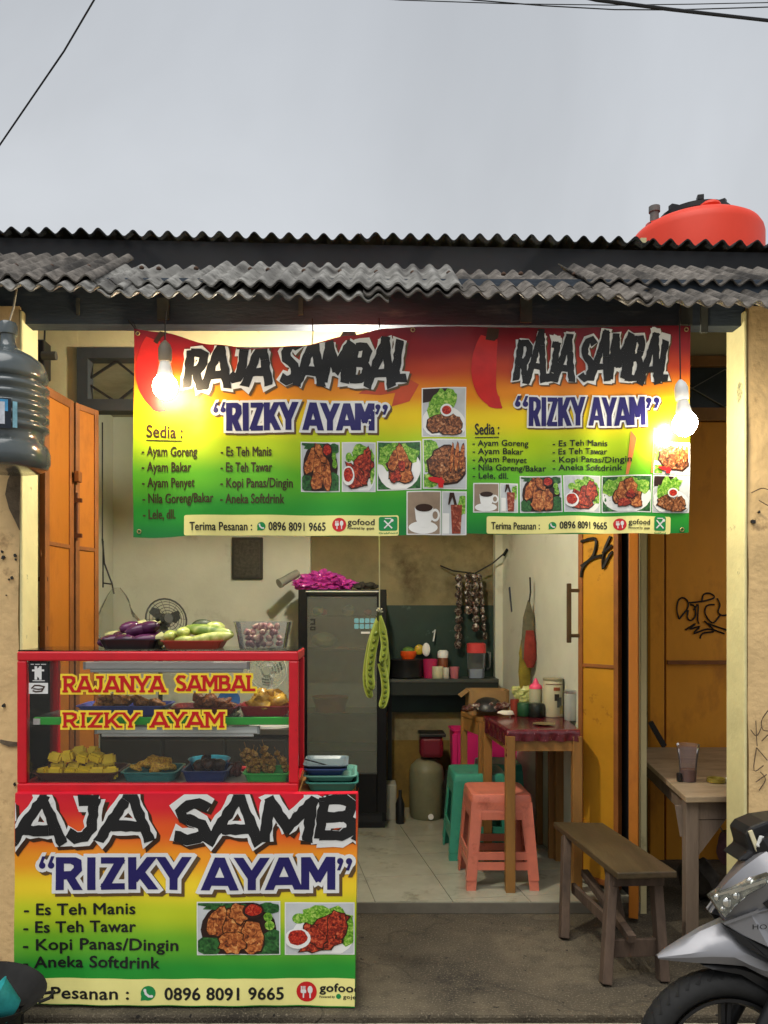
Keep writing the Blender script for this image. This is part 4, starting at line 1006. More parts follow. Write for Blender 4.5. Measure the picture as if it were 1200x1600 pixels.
for i, (s_, x1) in enumerate((('- Es Teh Manis', 949), ('- Es Teh Tawar', 949), ('- Kopi Panas/Dingin', 984), ('- Aneka Softdrink', 971))):
    line(bn, ban, s_, 864, x1, 697 + i * 12.7, 9.6, blackink, .02)
picture(bn, ban, 740, 756, 779, 800, 'coffee', 8); picture(bn, ban, 782, 756, 809, 800, 'tea', 9); picture(bn, ban, 814, 744, 876, 800, 'fried', 10); picture(bn, ban, 880, 744, 938, 800, 'grill', 11)
picture(bn, ban, 942, 744, 1015, 800, 'plate', 12); picture(bn, ban, 1019, 744, 1077, 800, 'lettuce', 13); picture(bn, ban, 1019, 693, 1077, 741, 'fish', 14)
flat('contact_strip', [rrect(760, 807, 1050, 834, 3)], ban, ink_band, bn, .001, None, 24)
contacts(767, 843, 862, 872, 948, 967, 820, 979, 1014, 1022, 1042, 827, 11.5, 9.5)
chili(bn, ban, [(240, 530), (232, 555), (229, 585), (234, 612), (246, 634), (258, 641)], 30, [(240, 534), (250, 518), (262, 520), (252, 528), (246, 538)])
chili(bn, ban, [(764, 528), (757, 555), (755, 585), (760, 610), (772, 628), (784, 638)], 34, [(758, 532), (762, 512), (780, 514), (778, 528), (772, 534)])
flat('printed_flame', [[(560, 614), (592, 590), (632, 586), (655, 600), (640, 626), (612, 634), (618, 612), (594, 616)]], ban, mat('printed flame', s2l((196, 74, 36)), .4, var=.15), bn, .0006, None, 24)
flat('printed_stalk', [[(984, 674), (992, 686), (980, 742), (976, 742), (982, 690)], [(1018, 670), (1024, 672), (1019, 700), (1017, 740), (1014, 740)]], ban, mat('printed reed', s2l((226, 130, 70)), .4, var=.2), bn, .0012, None, 24)
# ================================================================== serving counter, its banner and the display case
CX0, CX1, CZ = P(25, 0, 3.16).x, P(556, 0, 3.16).x, .838
ct = thing('serving_counter', 'low wooden serving counter behind the printed banner and under the display case', 'counter', ((CX0 + CX1) / 2, 3.4, 0))
b = MB(); b.bx(CX0, CX1, 3.165, 3.64, CZ - .03, CZ); b.build('counter_top', wood_y, ct)
for x in (CX0 + .03, CX1 - .03):
    for y in (3.2, 3.6):
        b = MB(); b.bx(x - .02, x + .02, y - .02, y + .02, 0, CZ - .031); b.build('leg', wood_y, ct)
b = MB(); b.bx(CX0 + .01, CX1 - .01, 3.19, 3.62, .12, .14); b.build('lower_shelf', wood_y, ct)
b = MB(); b.bx(CX0 + .012, CX0 + .022, 3.222, 3.578, .141, CZ - .032); b.build('side_panel', wood_y, ct)
b = MB(); b.bx(CX1 - .022, CX1 - .012, 3.222, 3.578, .141, CZ - .032); b.build('side_panel', darkm, ct)

LD = 3.145
low_m = banner_ramp('counter banner print', [(zof(1575, LD), (30, 140, 50)), (zof(1515, LD), (40, 150, 52)), (zof(1470, LD), (110, 178, 44)), (zof(1425, LD), (190, 205, 40)), (zof(1385, LD), (246, 214, 48)), (zof(1345, LD), (246, 160, 40)), (zof(1300, LD), (236, 96, 40)), (zof(1262, LD), (222, 40, 50)), (zof(1238, LD), (214, 30, 52))], .012)
def low_wave(x, y): return .004 * math.sin(x * .018 + y * .01) + .003 * math.sin(y * .03 + x * .03) + .002 * math.sin(x * .09 - y * .04) * ((y - 1240) / 330)
def low(x, y, off):
    p = P(x, y, LD); p.y = LD - low_wave(x, y) - off; return p
lb = thing('counter_banner', 'printed menu banner stretched over the front of the serving counter', 'banner', P(290, 1573, LD))
def lowpt(u, v):
    xa = 24 - 2 * v; xb = 559 - 5 * v; x = xa + (xb - xa) * u; y = 1240 + (1570 + 4 * u - 1240) * v
    return low(x, y, 0)
b = MB(); b.grid(lowpt, 90, 50); b.build('sheet', low_m, lb, smooth=True, ang=90)
b = MB(); b.grid(lambda u, v: Vector((lowpt(1, v).x + .004 * math.sin(u * 3), lowpt(1, v).y + u * .12, lowpt(1, v).z)), 3, 24); b.build('wrapped_edge', low_m, lb, smooth=True)
b = MB(); b.grid(lambda u, v: Vector((lowpt(u, 0).x, lowpt(u, 0).y + v * .03, lowpt(u, 0).z + .003 * math.sin(v * 2))), 40, 2); b.build('folded_top', low_m, lb, smooth=True)
lclip = (25, 1241, 556, 1569)
def headline2():
    x0, x1, y0, y1 = -44, 694, 1247, 1312
    flat('lettering_shadow', [[(x + 5, y + 5) for x, y in q] for q in word('RAJA SAMBAL', x0, x1, y0, y1, 'brush', 5.5, 0, 4, .25)], low, ink_brown, lb, .0012, lclip, 40, True)
    flat('lettering_outline', word('RAJA SAMBAL', x0, x1, y0, y1, 'brush', 5, 0, 4, .25), low, ink_white, lb, .0024, lclip, 40, True)
    flat('headline_lettering', word('RAJA SAMBAL', x0, x1, y0, y1, 'brush', 0, 0, 4, .25), low, blackink, lb, .0036, lclip, 40, True)
headline2()
subline(lb, low, 'RIZKY AYAM', 88, 524, 1339, 1390, lclip, 6, 5, .25)
for i, (s_, x1) in enumerate((('- Es Teh Manis', 210), ('- Es Teh Tawar', 211), ('- Kopi Panas/Dingin', 278), ('- Aneka Softdrink', 249))):
    line(lb, low, s_, 38 - i * .5, x1, 1429 + i * 27.7, 18.5, blackink, .035, heavy=1.3)
picture(lb, low, 309, 1409, 437, 1491, 'fried', 21); picture(lb, low, 446, 1411, 553, 1491, 'grill', 22)
flat('contact_strip', [[(22, 1529), (555, 1529), (554, 1572), (22, 1569)]], low, ink_band, lb, .001, (22.5, 1520, 554.5, 1573), 24)
line(lb, low, 'Terima Pesanan :', -30, 201, 1561, 19, blackink, .035, .002, lclip, 'contact_lettering', 1.3)
wa_icon(lb, low, 232, 1551, 11.5)
line(lb, low, '0896 8091 9665', 257, 442, 1562, 20, blackink, .04, .002, None, 'phone_number', 1.5)
food_icon(lb, low, 479, 1550, 16)
line(lb, low, 'gofood', 499, 562, 1550, 13, blackink, .045, .002, lclip, 'delivery_lettering', 1.3)
line(lb, low, 'Powered by', 499, 523, 1559, 3.4, blackink, .02, .002, lclip, 'delivery_lettering'); line(lb, low, 'gojek', 536, 562, 1560, 6, blackink, .03, .002, lclip, 'delivery_lettering')
flat('delivery_badge', [ell(529, 1557, 4, 4, 14)], low, ink_green, lb, .002, None, 0)

# display case
KD0, KD1 = 3.17, 3.54
kx0, kx1 = P(26, 0, KD0).x, P(466, 0, KD0).x; kz0, kz1 = CZ + .004, zof(1018, KD0)
dc = thing('display_case', 'red framed glass food display case with shelf standing on the counter', 'display case', ((kx0 + kx1) / 2, 3.37, kz0))
w = .038
for y in (KD0, KD1 - w):
    for z in (kz0, kz1 - w):
        b = MB(); b.bx(kx0, kx1, y, y + w, z, z + w); b.build('frame_bar', redp, dc, bevel=.006)
    for x in (kx0, kx1 - w):
        b = MB(); b.bx(x, x + w, y + .001, y + w - .001, kz0 + w, kz1 - w); b.build('frame_post', redp, dc, bevel=.005)
for x in (kx0, kx1 - w):
    for z in (kz0, kz1 - w):
        b = MB(); b.bx(x + .001, x + w - .001, KD0 + w, KD1 - w, z + .001, z + w - .001); b.build('frame_bar', redp, dc, bevel=.004)
b = MB(); b.bx(kx0 + w, kx1 - w, KD0 + .012, KD0 + .016, kz0 + w, kz1 - w); b.build('front_pane', glass, dc)
for x in (kx0 + .016, kx1 - .02):
    b = MB(); b.bx(x, x + .004, KD0 + w, KD1 - w, kz0 + w, kz1 - w); b.build('side_pane', glass, dc)
b = MB(); b.bx(kx0 + .004, kx1 - .004, KD0 + .004, KD1 - .004, kz1 + .001, kz1 + .006); b.build('top_pane', glass, dc)
b = MB(); b.bx(kx0 + w, kx1 - w, KD0 + w, KD1 - w, kz0 + .012, kz0 + .02); b.build('base_board', mat('case base board', s2l((150, 150, 140)), .5, var=.15), dc)
shz = zof(1121, 3.24)
b = MB(); b.bx(kx0 + w + .002, kx1 - w - .002, 3.25, 3.5, shz - .006, shz); b.build('shelf_glass', glass_mat('shelf glass', (.6, .7, .65), .15), dc)
b = MB(); b.bx(kx0 + w + .002, kx1 - w - .002, 3.236, 3.249, shz - .03, shz + .001); b.build('shelf_edge', mat('green shelf edge', s2l((48, 190, 60)), .4, var=.06), dc, bevel=.003)
b = MB(); b.bx(kx0 + w + .003, kx0 + w + .03, 3.23, 3.236, shz - .028, shz - .004); b.build('shelf_clip', whitep, dc)
for (x0, x1, y, dd) in ((132, 387, 1040, 3.22), (150, 403, 1141, 3.26)):
    a, c = P(x0, y, dd), P(x1, y, dd); b = MB(); b.bx(a.x, c.x, dd, dd + .03, a.z - .015, a.z + .015)
    o = b.build('tube_lamp', whitep, dc, bevel=.006)
    b = MB(); b.cyl((a.x + .02, dd + .015, a.z - .022), (c.x - .02, dd + .015, a.z - .022), .007, n=8); b.build('tube', mat('unlit tube', (.8, .8, .78), .3, var=0), o)
    for xx in (a.x - .006, c.x - .004):
        b = MB(); b.bx(xx, xx + .01, dd + .001, dd + .029, a.z - .016, a.z + .014); b.build('end_cap', mat('end cap grey', s2l((180, 182, 180)), .4), o)
def gl(x, y, off):
    p = P(x, y, KD0 + .0115 - off); return p
def cooper(s, x0, x1, y0, y1):
    flat('lettering_outline', word(s, x0, x1, y0, y1, 'cooper', 3.2, 0, 1, .2), gl, ink_yel, dc, .0005, None, 0, True)
    flat('sign_lettering', word(s, x0, x1, y0, y1, 'cooper', 0, 0, 1, .2), gl, mat('sign red', s2l((196, 18, 22)), .4, var=0), dc, .0022, None, 0, True)
cooper('RAJANYA', 99, 257, 1056, 1082); cooper('SAMBAL', 274, 401, 1055, 1080); cooper('RIZKY', 98, 217, 1113, 1137); cooper('AYAM', 236, 350, 1112, 1137)
st = flat('sticker', [rect(45, 1035, 75, 1066)], gl, blackink, dc, .0005, None, 0)
flat('sticker_mark', [rect(54, 1041, 58, 1062), rect(61, 1041, 65, 1062), rect(50, 1046, 69, 1049)] + [ell(60, 1051, 3, 8, 12)], gl, ink_white, st, .0014, None, 0, True)
flat('sticker_lettering', [rect(48, 1037.4, 53, 1038.6), rect(55, 1037.4, 62, 1038.6), rect(64, 1037.4, 72, 1038.6), rect(51, 1063, 70, 1064.2)], gl, ink_white, st, .0014, None, 0)
st = flat('sticker', [rect(45, 1067, 75, 1084)], gl, ink_white, dc, .0005, None, 0)
flat('sticker_mark', strip([(49, 1076), (54, 1071), (61, 1071), (69, 1073), (65, 1080), (56, 1081), (51, 1079)], 2.2) + strip([(52, 1076), (60, 1077), (68, 1076)], 2), gl, ink_brown, st, .0014, None, 0, True)

# ------------------------------------------------------------------ trays and food
def tray(label, x0, x1, yb, hpx, d, dep, col, taper=.86, name='food_tray', cat='tray', z=None, lip=.006, group=None):
    a, c = P(x0, yb, d), P(x1, yb, d); zz = a.z if z is None else z
    b = MB(); b.openbox(((a.x + c.x) / 2, d + dep / 2, zz), c.x - a.x - 2 * lip, dep, hpx * d / F, taper, .004, lip)
    o = b.build(name, mat('tray %d %d %d' % col, s2l(col), .35, var=.05), None, label=label, cat=cat, group=group)
    return (a.x + c.x) / 2, d + dep / 2, zz, c.x - a.x, hpx * d / F
def pile(name, label, cat, group, ctr, w_, dep, h, n, size, m, seed, sub=2, amp=.35, shape=(1, 1, 1), parts=None, box=False, z0=0):
    rnd = random.Random(seed); base = None
    for i in range(n):
        u = rnd.uniform(-.5, .5); v = rnd.uniform(-.5, .5); lv = (i / n)
        pos = Vector((ctr[0] + u * w_ * (1 - .45 * lv), ctr[1] + v * dep * (1 - .4 * lv), ctr[2] + z0 + size * .45 + lv * h))
        rot_ = Matrix.Rotation(rnd.uniform(0, 6.3), 4, 'Z') @ Matrix.Rotation(rnd.uniform(-.5, .5), 4, 'X') @ Matrix.Rotation(rnd.uniform(-.4, .4), 4, 'Y')
        b = MB()
        if box: b.box(pos, [size * s_ * rnd.uniform(.85, 1.1) for s_ in shape], rot_)
        else: b.lump(pos, [size * s_ * rnd.uniform(.8, 1.2) for s_ in shape], seed * 13 + i, amp, sub, rot_, 2.2)
        o = b.build(name, m, None, smooth=not box, ang=80, bevel=size * .12 if box else 0, label=label, cat=cat, group=group)
friedm = food_mat('fried chicken', [(.3, (70, 36, 10)), (.5, (150, 92, 26)), (.72, (196, 140, 60))], 60, .5, .8)
friedb = food_mat('dark fried chicken', [(.3, (54, 22, 8)), (.5, (120, 62, 20)), (.72, (170, 104, 44))], 60, .5, .8)
yellowch = food_mat('yellow boiled chicken', [(.3, (140, 90, 10)), (.5, (200, 150, 40)), (.72, (230, 190, 90))], 22, .35, .5)
tofum = mat('yellow tofu', s2l((248, 206, 44)), .5, var=.12, vs=30, bump=.2, bs=80)
cornm = food_mat('corn yellow', [(.35, (150, 90, 10)), (.5, (220, 160, 40)), (.7, (240, 206, 90))], 130, .45, .8)
darkfood = food_mat('dark braised meat', [(.35, (24, 12, 10)), (.55, (62, 34, 24)), (.75, (100, 66, 44))], 90, .4, .8)
satem = food_mat('skewered giblets', [(.3, (70, 40, 10)), (.5, (150, 104, 36)), (.7, (196, 156, 76))], 120, .5, .9)

zS, zB = shz + .001, kz0 + .021
t = tray('shallow blue tray of fried chicken on the case shelf', 116, 259, 1120, 14, 3.28, .19, (70, 80, 160), z=zS)
pile('fried_chicken', 'golden fried chicken piece in the shallow blue tray', 'food', 'fried chicken in the blue tray', t, .27, .11, .04, 16, .03, friedm, 1, amp=.7, shape=(1.3, .8, .7), z0=.01)
t = tray('flat red tray of dark fried chicken in middle of the case shelf', 262, 368, 1120, 11, 3.28, .19, (130, 40, 36), z=zS)
pile('fried_chicken', 'dark fried chicken piece in the flat red tray', 'food', 'fried chicken in the flat red tray', t, .21, .11, .04, 13, .03, friedb, 2, amp=.7, shape=(1.3, .8, .7), z0=.01)
t = tray('deeper red tray of yellow chicken at right of the case shelf', 371, 453, 1120, 14, 3.27, .19, (150, 24, 34), z=zS)
pile('boiled_chicken', 'yellow spiced chicken piece in the deeper red tray', 'food', 'yellow chicken in the red tray', t, .14, .1, .05, 11, .037, yellowch, 3, amp=.7, shape=(1.3, .85, .8), z0=.012)
b = MB(); c = P(358, 1096, 3.46); b.lathe([(.02, 0), (.045, .004), (.05, .012), (.046, .012), (.02, .008)], c, 20, Matrix.Rotation(R(70), 4, 'X')); b.build('plate', mat('blue plate', s2l((40, 110, 180)), .35), None, smooth=True, label='small blue plate standing behind the chicken on the shelf', cat='plate')
t = tray('brown tray heaped with yellow tofu at the case bottom', 47, 183, 1223, 14, 3.26, .22, (84, 30, 22), z=zB)
rnd = random.Random(4)
rows = [(-.14, 0, 0), (-.085, 0, 0), (-.03, 0, 0), (.028, 0, 0), (.085, 0, 0), (.14, 0, 0), (-.10, .06, .012), (-.03, .06, .012), (.04, .06, .012), (.10, .06, .012), (-.105, .04, .055), (-.05, .03, .062), (.012, .03, .056), (.07, .035, .058), (.115, .05, .045), (-.02, .08, .075), (.04, .085, .07)]
for i, (dx, dy, dz) in enumerate(rows):
    b = MB(); b.box((0, 0, 0), (.056 * rnd.uniform(.8, 1.12), .05 * rnd.uniform(.85, 1.1), .046 * rnd.uniform(.8, 1.1)), Matrix.Rotation(rnd.uniform(-.3, .3), 4, 'Z') @ Matrix.Rotation(rnd.uniform(-.3, .3), 4, 'Y') @ Matrix.Rotation(rnd.uniform(-.25, .25), 4, 'X'))
    bmesh.ops.bevel(b.bm, geom=b.bm.edges[:], offset=.008, segments=2, affect='EDGES')
    for v in b.bm.verts: v.co += Vector([noise.noise(v.co * 38 + Vector((i * 3.1, k2, 0))) for k2 in (0, 7, 13)]) * .0028
    bmesh.ops.translate(b.bm, verts=b.bm.verts, vec=(t[0] + dx, t[1] - .065 + dy, t[2] + .034 + dz))
    b.build('tofu_block', tofum, None, smooth=True, ang=80, label='yellow tofu block in the %s of the brown tray heap' % ('front row' if i < 6 else 'back row' if i < 10 else 'top layer' if i < 15 else 'rear top'), cat='tofu', group='tofu in the brown tray')
t = tray('teal tray of corn fritters at the case bottom', 186, 276, 1223, 15, 3.26, .2, (50, 130, 128), z=zB)
pile('corn_fritter', 'golden corn fritter in the teal tray', 'food', 'fritters in the teal tray', t, .15, .1, .03, 14, .028, cornm, 5, amp=.5, shape=(1.2, .9, .5), z0=.03)
t = tray('navy blue tray of dark braised meat at the case bottom', 281, 356, 1223, 17, 3.26, .18, (34, 52, 110), z=zB)
pile('braised_meat', 'dark braised meat lump in the navy tray', 'food', 'braised meat in the navy tray', t, .12, .09, .03, 9, .026, darkfood, 6, z0=.03)
t = tray('bright green tray of skewers at right of the case bottom', 378, 453, 1223, 14, 3.25, .18, (60, 190, 84), z=zB)
rnd = random.Random(9)
for i in range(14):
    x = t[0] + rnd.uniform(-.085, .085); y = t[1] + rnd.uniform(-.05, .05); a = Vector((x, y, t[2] + .035)); tip = a + Vector((rnd.uniform(-.05, .05), rnd.uniform(-.03, .02), rnd.uniform(.06, .13)))
    th_ = thing('skewer', 'bamboo skewer of small brown giblets in the green tray', 'skewer', a, 'skewers in the green tray')
    b = MB(); b.cyl(a, tip, .0016, n=5); b.build('stick', wood_y, th_)
    for k_ in range(4):
        b = MB(); b.lump(a.lerp(tip, .05 + k_ * .22), (.016, .015, .013), i * 5 + k_, .4, 1); b.build('giblet', satem, th_, smooth=True)
b = MB(); c = P(328, 1202, 3.47); b.lathe([(.05, 0), (.075, .03), (.088, .062), (.092, .064), (.088, .058), (.07, .028), (.045, .006)], (c.x, 3.46, zB), 28); b.build('bowl', mat('sky blue bowl', s2l((64, 160, 186)), .3), None, smooth=True, label='sky blue plastic bowl behind the navy tray', cat='bowl')
pile('chili_paste', 'dark red chili lump between the navy and green trays', 'food', 'chili lumps between trays', (P(368, 0, 3.4).x, 3.4, zB), .04, .05, .04, 5, .02, food_mat('chili', [(.3, (40, 10, 8)), (.6, (110, 40, 30)), (.75, (180, 140, 120))], 90), 8, z0=0)

# ------------------------------------------------------------------ on top of the case
zT = kz1 + .007
t = tray('black plastic tray of eggplants on top of the display case', 150, 246, 1016, 14, 3.22, .2, (14, 14, 18), z=zT)
eggm = mat('eggplant skin', s2l((44, 14, 40)), .22, var=.5, vs=14, col2=s2l((96, 40, 84)))
calyx = mat('eggplant calyx', s2l((166, 164, 110)), .6, var=.3, vs=30)
EGG = ['eggplant lying leftmost at the front of the black tray', 'eggplant second from left at the front of the black tray', 'eggplant at front right of the black tray', 'eggplant in the middle of the second row in the black tray', 'eggplant at back left of the black tray', 'eggplant at back right of the black tray',
       'topmost eggplant of the heap, in the middle', 'eggplant on top of the heap, at right', 'eggplant on top of the heap, at left back']
rnd = random.Random(3)
for i, (dx, dy, dz, az, ln) in enumerate(((-.085, -.02, .03, .2, .06), (-.03, -.03, .032, 2.9, .06), (.06, -.03, .034, .1, .07), (.0, .03, .04, .5, .07), (-.06, .04, .045, 2.6, .06), (.07, .04, .05, 2.9, .06), (.02, 0, .075, .2, .06), (.06, .0, .085, 2.8, .055), (-.02, .03, .085, .6, .05))):
    c = Vector((t[0] + dx, t[1] + dy, zT + dz)); M = Matrix.Rotation(az, 4, 'Z') @ Matrix.Rotation(rnd.uniform(-.25, .25), 4, 'Y')
    eg = thing('eggplant', EGG[i], 'eggplant', c, 'eggplants in the black tray')
    b = MB(); b.ball(c, (ln, .029, .027), 14, 8, M); b.build('fruit', eggm, eg, smooth=True)
    tip = c + M @ Vector((ln * .92, 0, 0)); b = MB(); b.lump(tip, (.032, .027, .026), i, .6, 2, M); b.cyl(tip, tip + M @ Vector((.04, .006, .012)), .007, .005, 7); b.build('cap', calyx, eg, smooth=True)
t = tray('reddish brown tray of cucumbers on top of the display case', 248, 347, 1016, 12, 3.22, .2, (150, 62, 44), z=zT)
cucm = food_mat('cucumber skin', [(.3, (120, 140, 50)), (.5, (176, 184, 96)), (.72, (222, 220, 160))], 26, .35, .1)
cucg = food_mat('green cucumber skin', [(.3, (84, 116, 40)), (.5, (140, 160, 70)), (.72, (200, 206, 130))], 20, .35, .1)
for i, (dx, dy, dz, ay, az, ln, rr, lab) in enumerate(((-.095, -.03, .05, 0, 1.4, .05, .026, 'round pale cucumber end standing at left of the reddish tray'), (-.045, -.02, .065, 0, 1.3, .05, .024, 'pale cucumber end lying second from left in the reddish tray'), (-.03, -.06, .034, 0, .1, .045, .019, 'small pale cucumber lying lowest at the front of the reddish tray'),
        (.055, .0, .07, .12, -.15, .11, .028, 'long green cucumber lying on top in the reddish tray'), (.07, -.05, .042, -.14, .25, .10, .024, 'long pale cucumber slanting below the green one'), (.02, .05, .09, 0, .6, .05, .03, 'dark green vegetable at the back of the cucumber tray'), (.07, .06, .085, 0, .8, .05, .026, 'pale cucumber end at the back of the reddish tray'))):
    c = Vector((t[0] + dx, t[1] + dy, zT + dz)); M = Matrix.Rotation(az, 4, 'Z') @ Matrix.Rotation(ay, 4, 'Y')
    b = MB(); b.ball(c, (ln, rr, rr), 18, 10, M)
    m = mat('dark green gourd', s2l((50, 62, 34)), .5, var=.3) if i == 5 else (cucg if i == 3 else cucm)
    b.build('cucumber', m, None, smooth=True, label=lab, cat='cucumber', group='cucumbers in the reddish tray')
# clear tub of sliced shallots
a, c = P(368, 1016, 3.24), P(447, 1016, 3.24); k_ = (c.x - a.x)
tub = thing('plastic_tub', 'clear square plastic tub of peeled shallots on top of the case', 'tub', ((a.x + c.x) / 2, 3.33, zT))
b = MB(); b.openbox(((a.x + c.x) / 2, 3.33, zT), k_ + .02, .15, .108, .82, .002, .006); b.build('tub_wall', clearp, tub)
shal = food_mat('shallot skin', [(.3, (84, 34, 44)), (.48, (150, 96, 92)), (.6, (206, 174, 150)), (.75, (232, 214, 190))], 34, .4, .3)
rnd = random.Random(12)
for i in range(34):
    lv = i // 9; kk = .78 + lv * .05
    c2 = Vector(((a.x + c.x) / 2 + rnd.uniform(-.5, .5) * (k_ - .04) * kk, 3.33 + rnd.uniform(-.5, .5) * .10 * kk, zT + .018 + lv * .024))
    b = MB(); b.ball(c2, (.019, .013, .012), 8, 6, Matrix.Rotation(rnd.uniform(0, 6), 4, 'Z') @ Matrix.Rotation(rnd.uniform(-1, 1), 4, 'Y'))
    b.build('shallot', shal, None, smooth=True, label='small peeled shallot inside the clear plastic tub', cat='shallot', group='shallots in the clear tub')

# stacked trays right of the case
t = tray('dark teal tray at the bottom of the stack beside the case', 476, 560, 1240, 13, 3.2, .24, (54, 120, 108), z=CZ + .001)
z1 = CZ + .004 + t[4]
t = tray('pale teal tray second from below in the stack beside the case', 473, 558, 1222, 8, 3.22, .24, (96, 150, 134), z=z1); z1 += t[4] + .004
t = tray('navy tray upper in the stack beside the case', 474, 542, 1210, 9, 3.22, .22, (44, 62, 104), z=z1); z1 += t[4] + .004
t = tray('grey blue tray topmost in the stack beside the case', 473, 544, 1196, 4, 3.23, .22, (96, 112, 118), z=z1); z1 += .022
b = MB(); b.bar(P(476, 1186, 3.28), P(520, 1198, 3.3), .012, .004); b.build('knife', mat('dark knife', (.03, .03, .035), .3, metal=.6), None, label='thin dark knife lying on the topmost stacked tray', cat='knife')

# ================================================================== behind the case: fans, bag, dark cabinet
def fan(label, x, y, d, r_, tiltz, tiltx, cage_m, hub_m, body_m, zbase, n=14):
    c = P(x, y, d); t_ = thing('fan', label, 'fan', (c.x, c.y + .06, zbase)); M = Matrix.Rotation(tiltz, 4, 'Z') @ Matrix.Rotation(tiltx, 4, 'X')
    for rr in (1, .85, .7, .55, .4, .26):
        b = MB(); b.tube([c + M @ Vector((rr * r_ * math.cos(a), -.03 * (1 - rr * rr) , rr * r_ * math.sin(a))) for a in [2 * math.pi * i / 24 for i in range(24)]], .0022 if rr < 1 else .006, 5, True); b.build('cage_ring', cage_m, t_)
    for i in range(n):
        a = 2 * math.pi * i / n; b = MB(); b.tube([c + M @ Vector((k2 * r_ * math.cos(a), -.03 * (1 - k2 * k2), k2 * r_ * math.sin(a))) for k2 in (.2, .5, .8, 1)], .0014, 4); b.build('cage_wire', cage_m, t_)
    for i in range(3):
        pts = [c + M @ Vector((rr * r_ * math.cos(a0 + i * 2.094), .03 + dy_, rr * r_ * math.sin(a0 + i * 2.094))) for rr, a0, dy_ in ((.15, 0, 0), (.6, -.2, .01), (.85, .15, .01), (.85, .6, -.01), (.5, .8, -.01), (.15, .9, 0))]
        b = MB(); b.prism(pts, M @ Vector((0, .003, 0))); b.build('blade', hub_m, t_, smooth=True)
    b = MB(); b.cyl(c + M @ Vector((0, -.035, 0)), c + M @ Vector((0, -.02, 0)), .22 * r_, n=16); b.build('hub', hub_m, t_)
    b = MB(); b.cyl(c + M @ Vector((0, .05, 0)), c + M @ Vector((0, .14, 0)), .05, .035, 14); b.build('motor', body_m, t_, smooth=True)
    b = MB(); q = c + M @ Vector((0, .1, 0)); b.cyl((q.x, q.y, zbase + .03), (q.x, q.y, q.z - .03), .014, n=10); b.build('pole', body_m, t_)
    b = MB(); b.lathe([(.14, 0), (.14, .012), (.05, .03), (.02, .05)], (q.x, q.y, zbase), 20); b.build('foot', body_m, t_, smooth=True)
cabz = .86
b = MB(); db = thing('low_cabinet', 'dark low cabinet behind the display case in the room', 'cabinet', (-.95, 5.0, FL))
b.bx(-1.55, -.42, 4.8, 5.3, FL, cabz - .03); b.build('body', mat('dark cabinet', s2l((52, 50, 44)), .6, var=.2), db)
b = MB(); b.bx(-1.57, -.40, 4.78, 5.32, cabz - .029, cabz); b.build('top', mat('dark top', s2l((66, 62, 52)), .5, var=.2), db)
for x in (-1.54, -1.16, -.79):
    b = MB(); b.bx(x, x + .355, 4.785, 4.798, FL + .05, cabz - .06); b.build('door_panel', mat('dark cabinet door', s2l((46, 44, 40)), .5, var=.2), db, bevel=.004)
darkgrey = mat('dark grey fan plastic', s2l((60, 64, 62)), .5, var=.1)
fan('dark wire cage fan head tilted behind the cucumbers', 260, 968, 4.9, .13, R(35), R(-12), darkgrey, darkgrey, blackp, cabz)
fan('pale round fan seen through the case glass at right', 418, 1048, 4.86, .115, R(-4), 0, mat('pale fan plastic', s2l((190, 196, 184)), .5, var=.05), mat('pale blade', s2l((150, 160, 150)), .4), whitep, cabz, 20)
b = MB(); c = P(182, 985, 4.3)
def bagpt(u, v):
    a = 2 * math.pi * u; rr = (.02 + .1 * math.sin(min(1, v * 1.15) * math.pi * .62)) * (1 + .22 * noise.noise(Vector((math.cos(a) * 2, math.sin(a) * 2, v * 4))))
    return (c.x + rr * math.cos(a), 4.3 + rr * .7 * math.sin(a), c.z + .23 - v * .34)
b.grid(bagpt, 28, 16)
pb = thing('plastic_bag', 'clear crumpled plastic bag hanging from a dark cord above the case', 'bag', (c.x, 4.3, c.z))
b.build('bag', glass_mat('crumpled film', (.75, .76, .7), .06, .12), pb, smooth=True, ang=25)
b = MB(); b.tube([P(160, 842, 4.3), P(163, 880, 4.3), P(175, 912, 4.3), P(178, 928, 4.3)], .005); b.tube([P(161, 845, 4.3), P(161, 918, 4.3)], .004); b.tube([P(161, 911, 4.3), P(176, 913, 4.3)], .004); b.tube([P(160, 842, 4.3), P(160, 660, 4.26)], .0035); b.build('cord', blackp, pb)
# calligraphy plaque
pc = thing('wall_plaque', 'small black framed plaque on the pale back wall', 'picture', P(386, 905, 6.06))
a, c = P(363, 905, 6.07), P(411, 840, 6.07)
b = MB(); b.bx(a.x, c.x, 6.045, 6.078, a.z, c.z); b.build('frame', mat('dark plaque', s2l((44, 42, 36)), .4, var=.2), pc, bevel=.005)
b = MB(); b.bx(a.x + .02, c.x - .02, 6.040, 6.046, a.z + .02, c.z - .02); b.build('panel', mat('engraved plaque', s2l((58, 56, 46)), .4, var=.6, vs=45), pc)

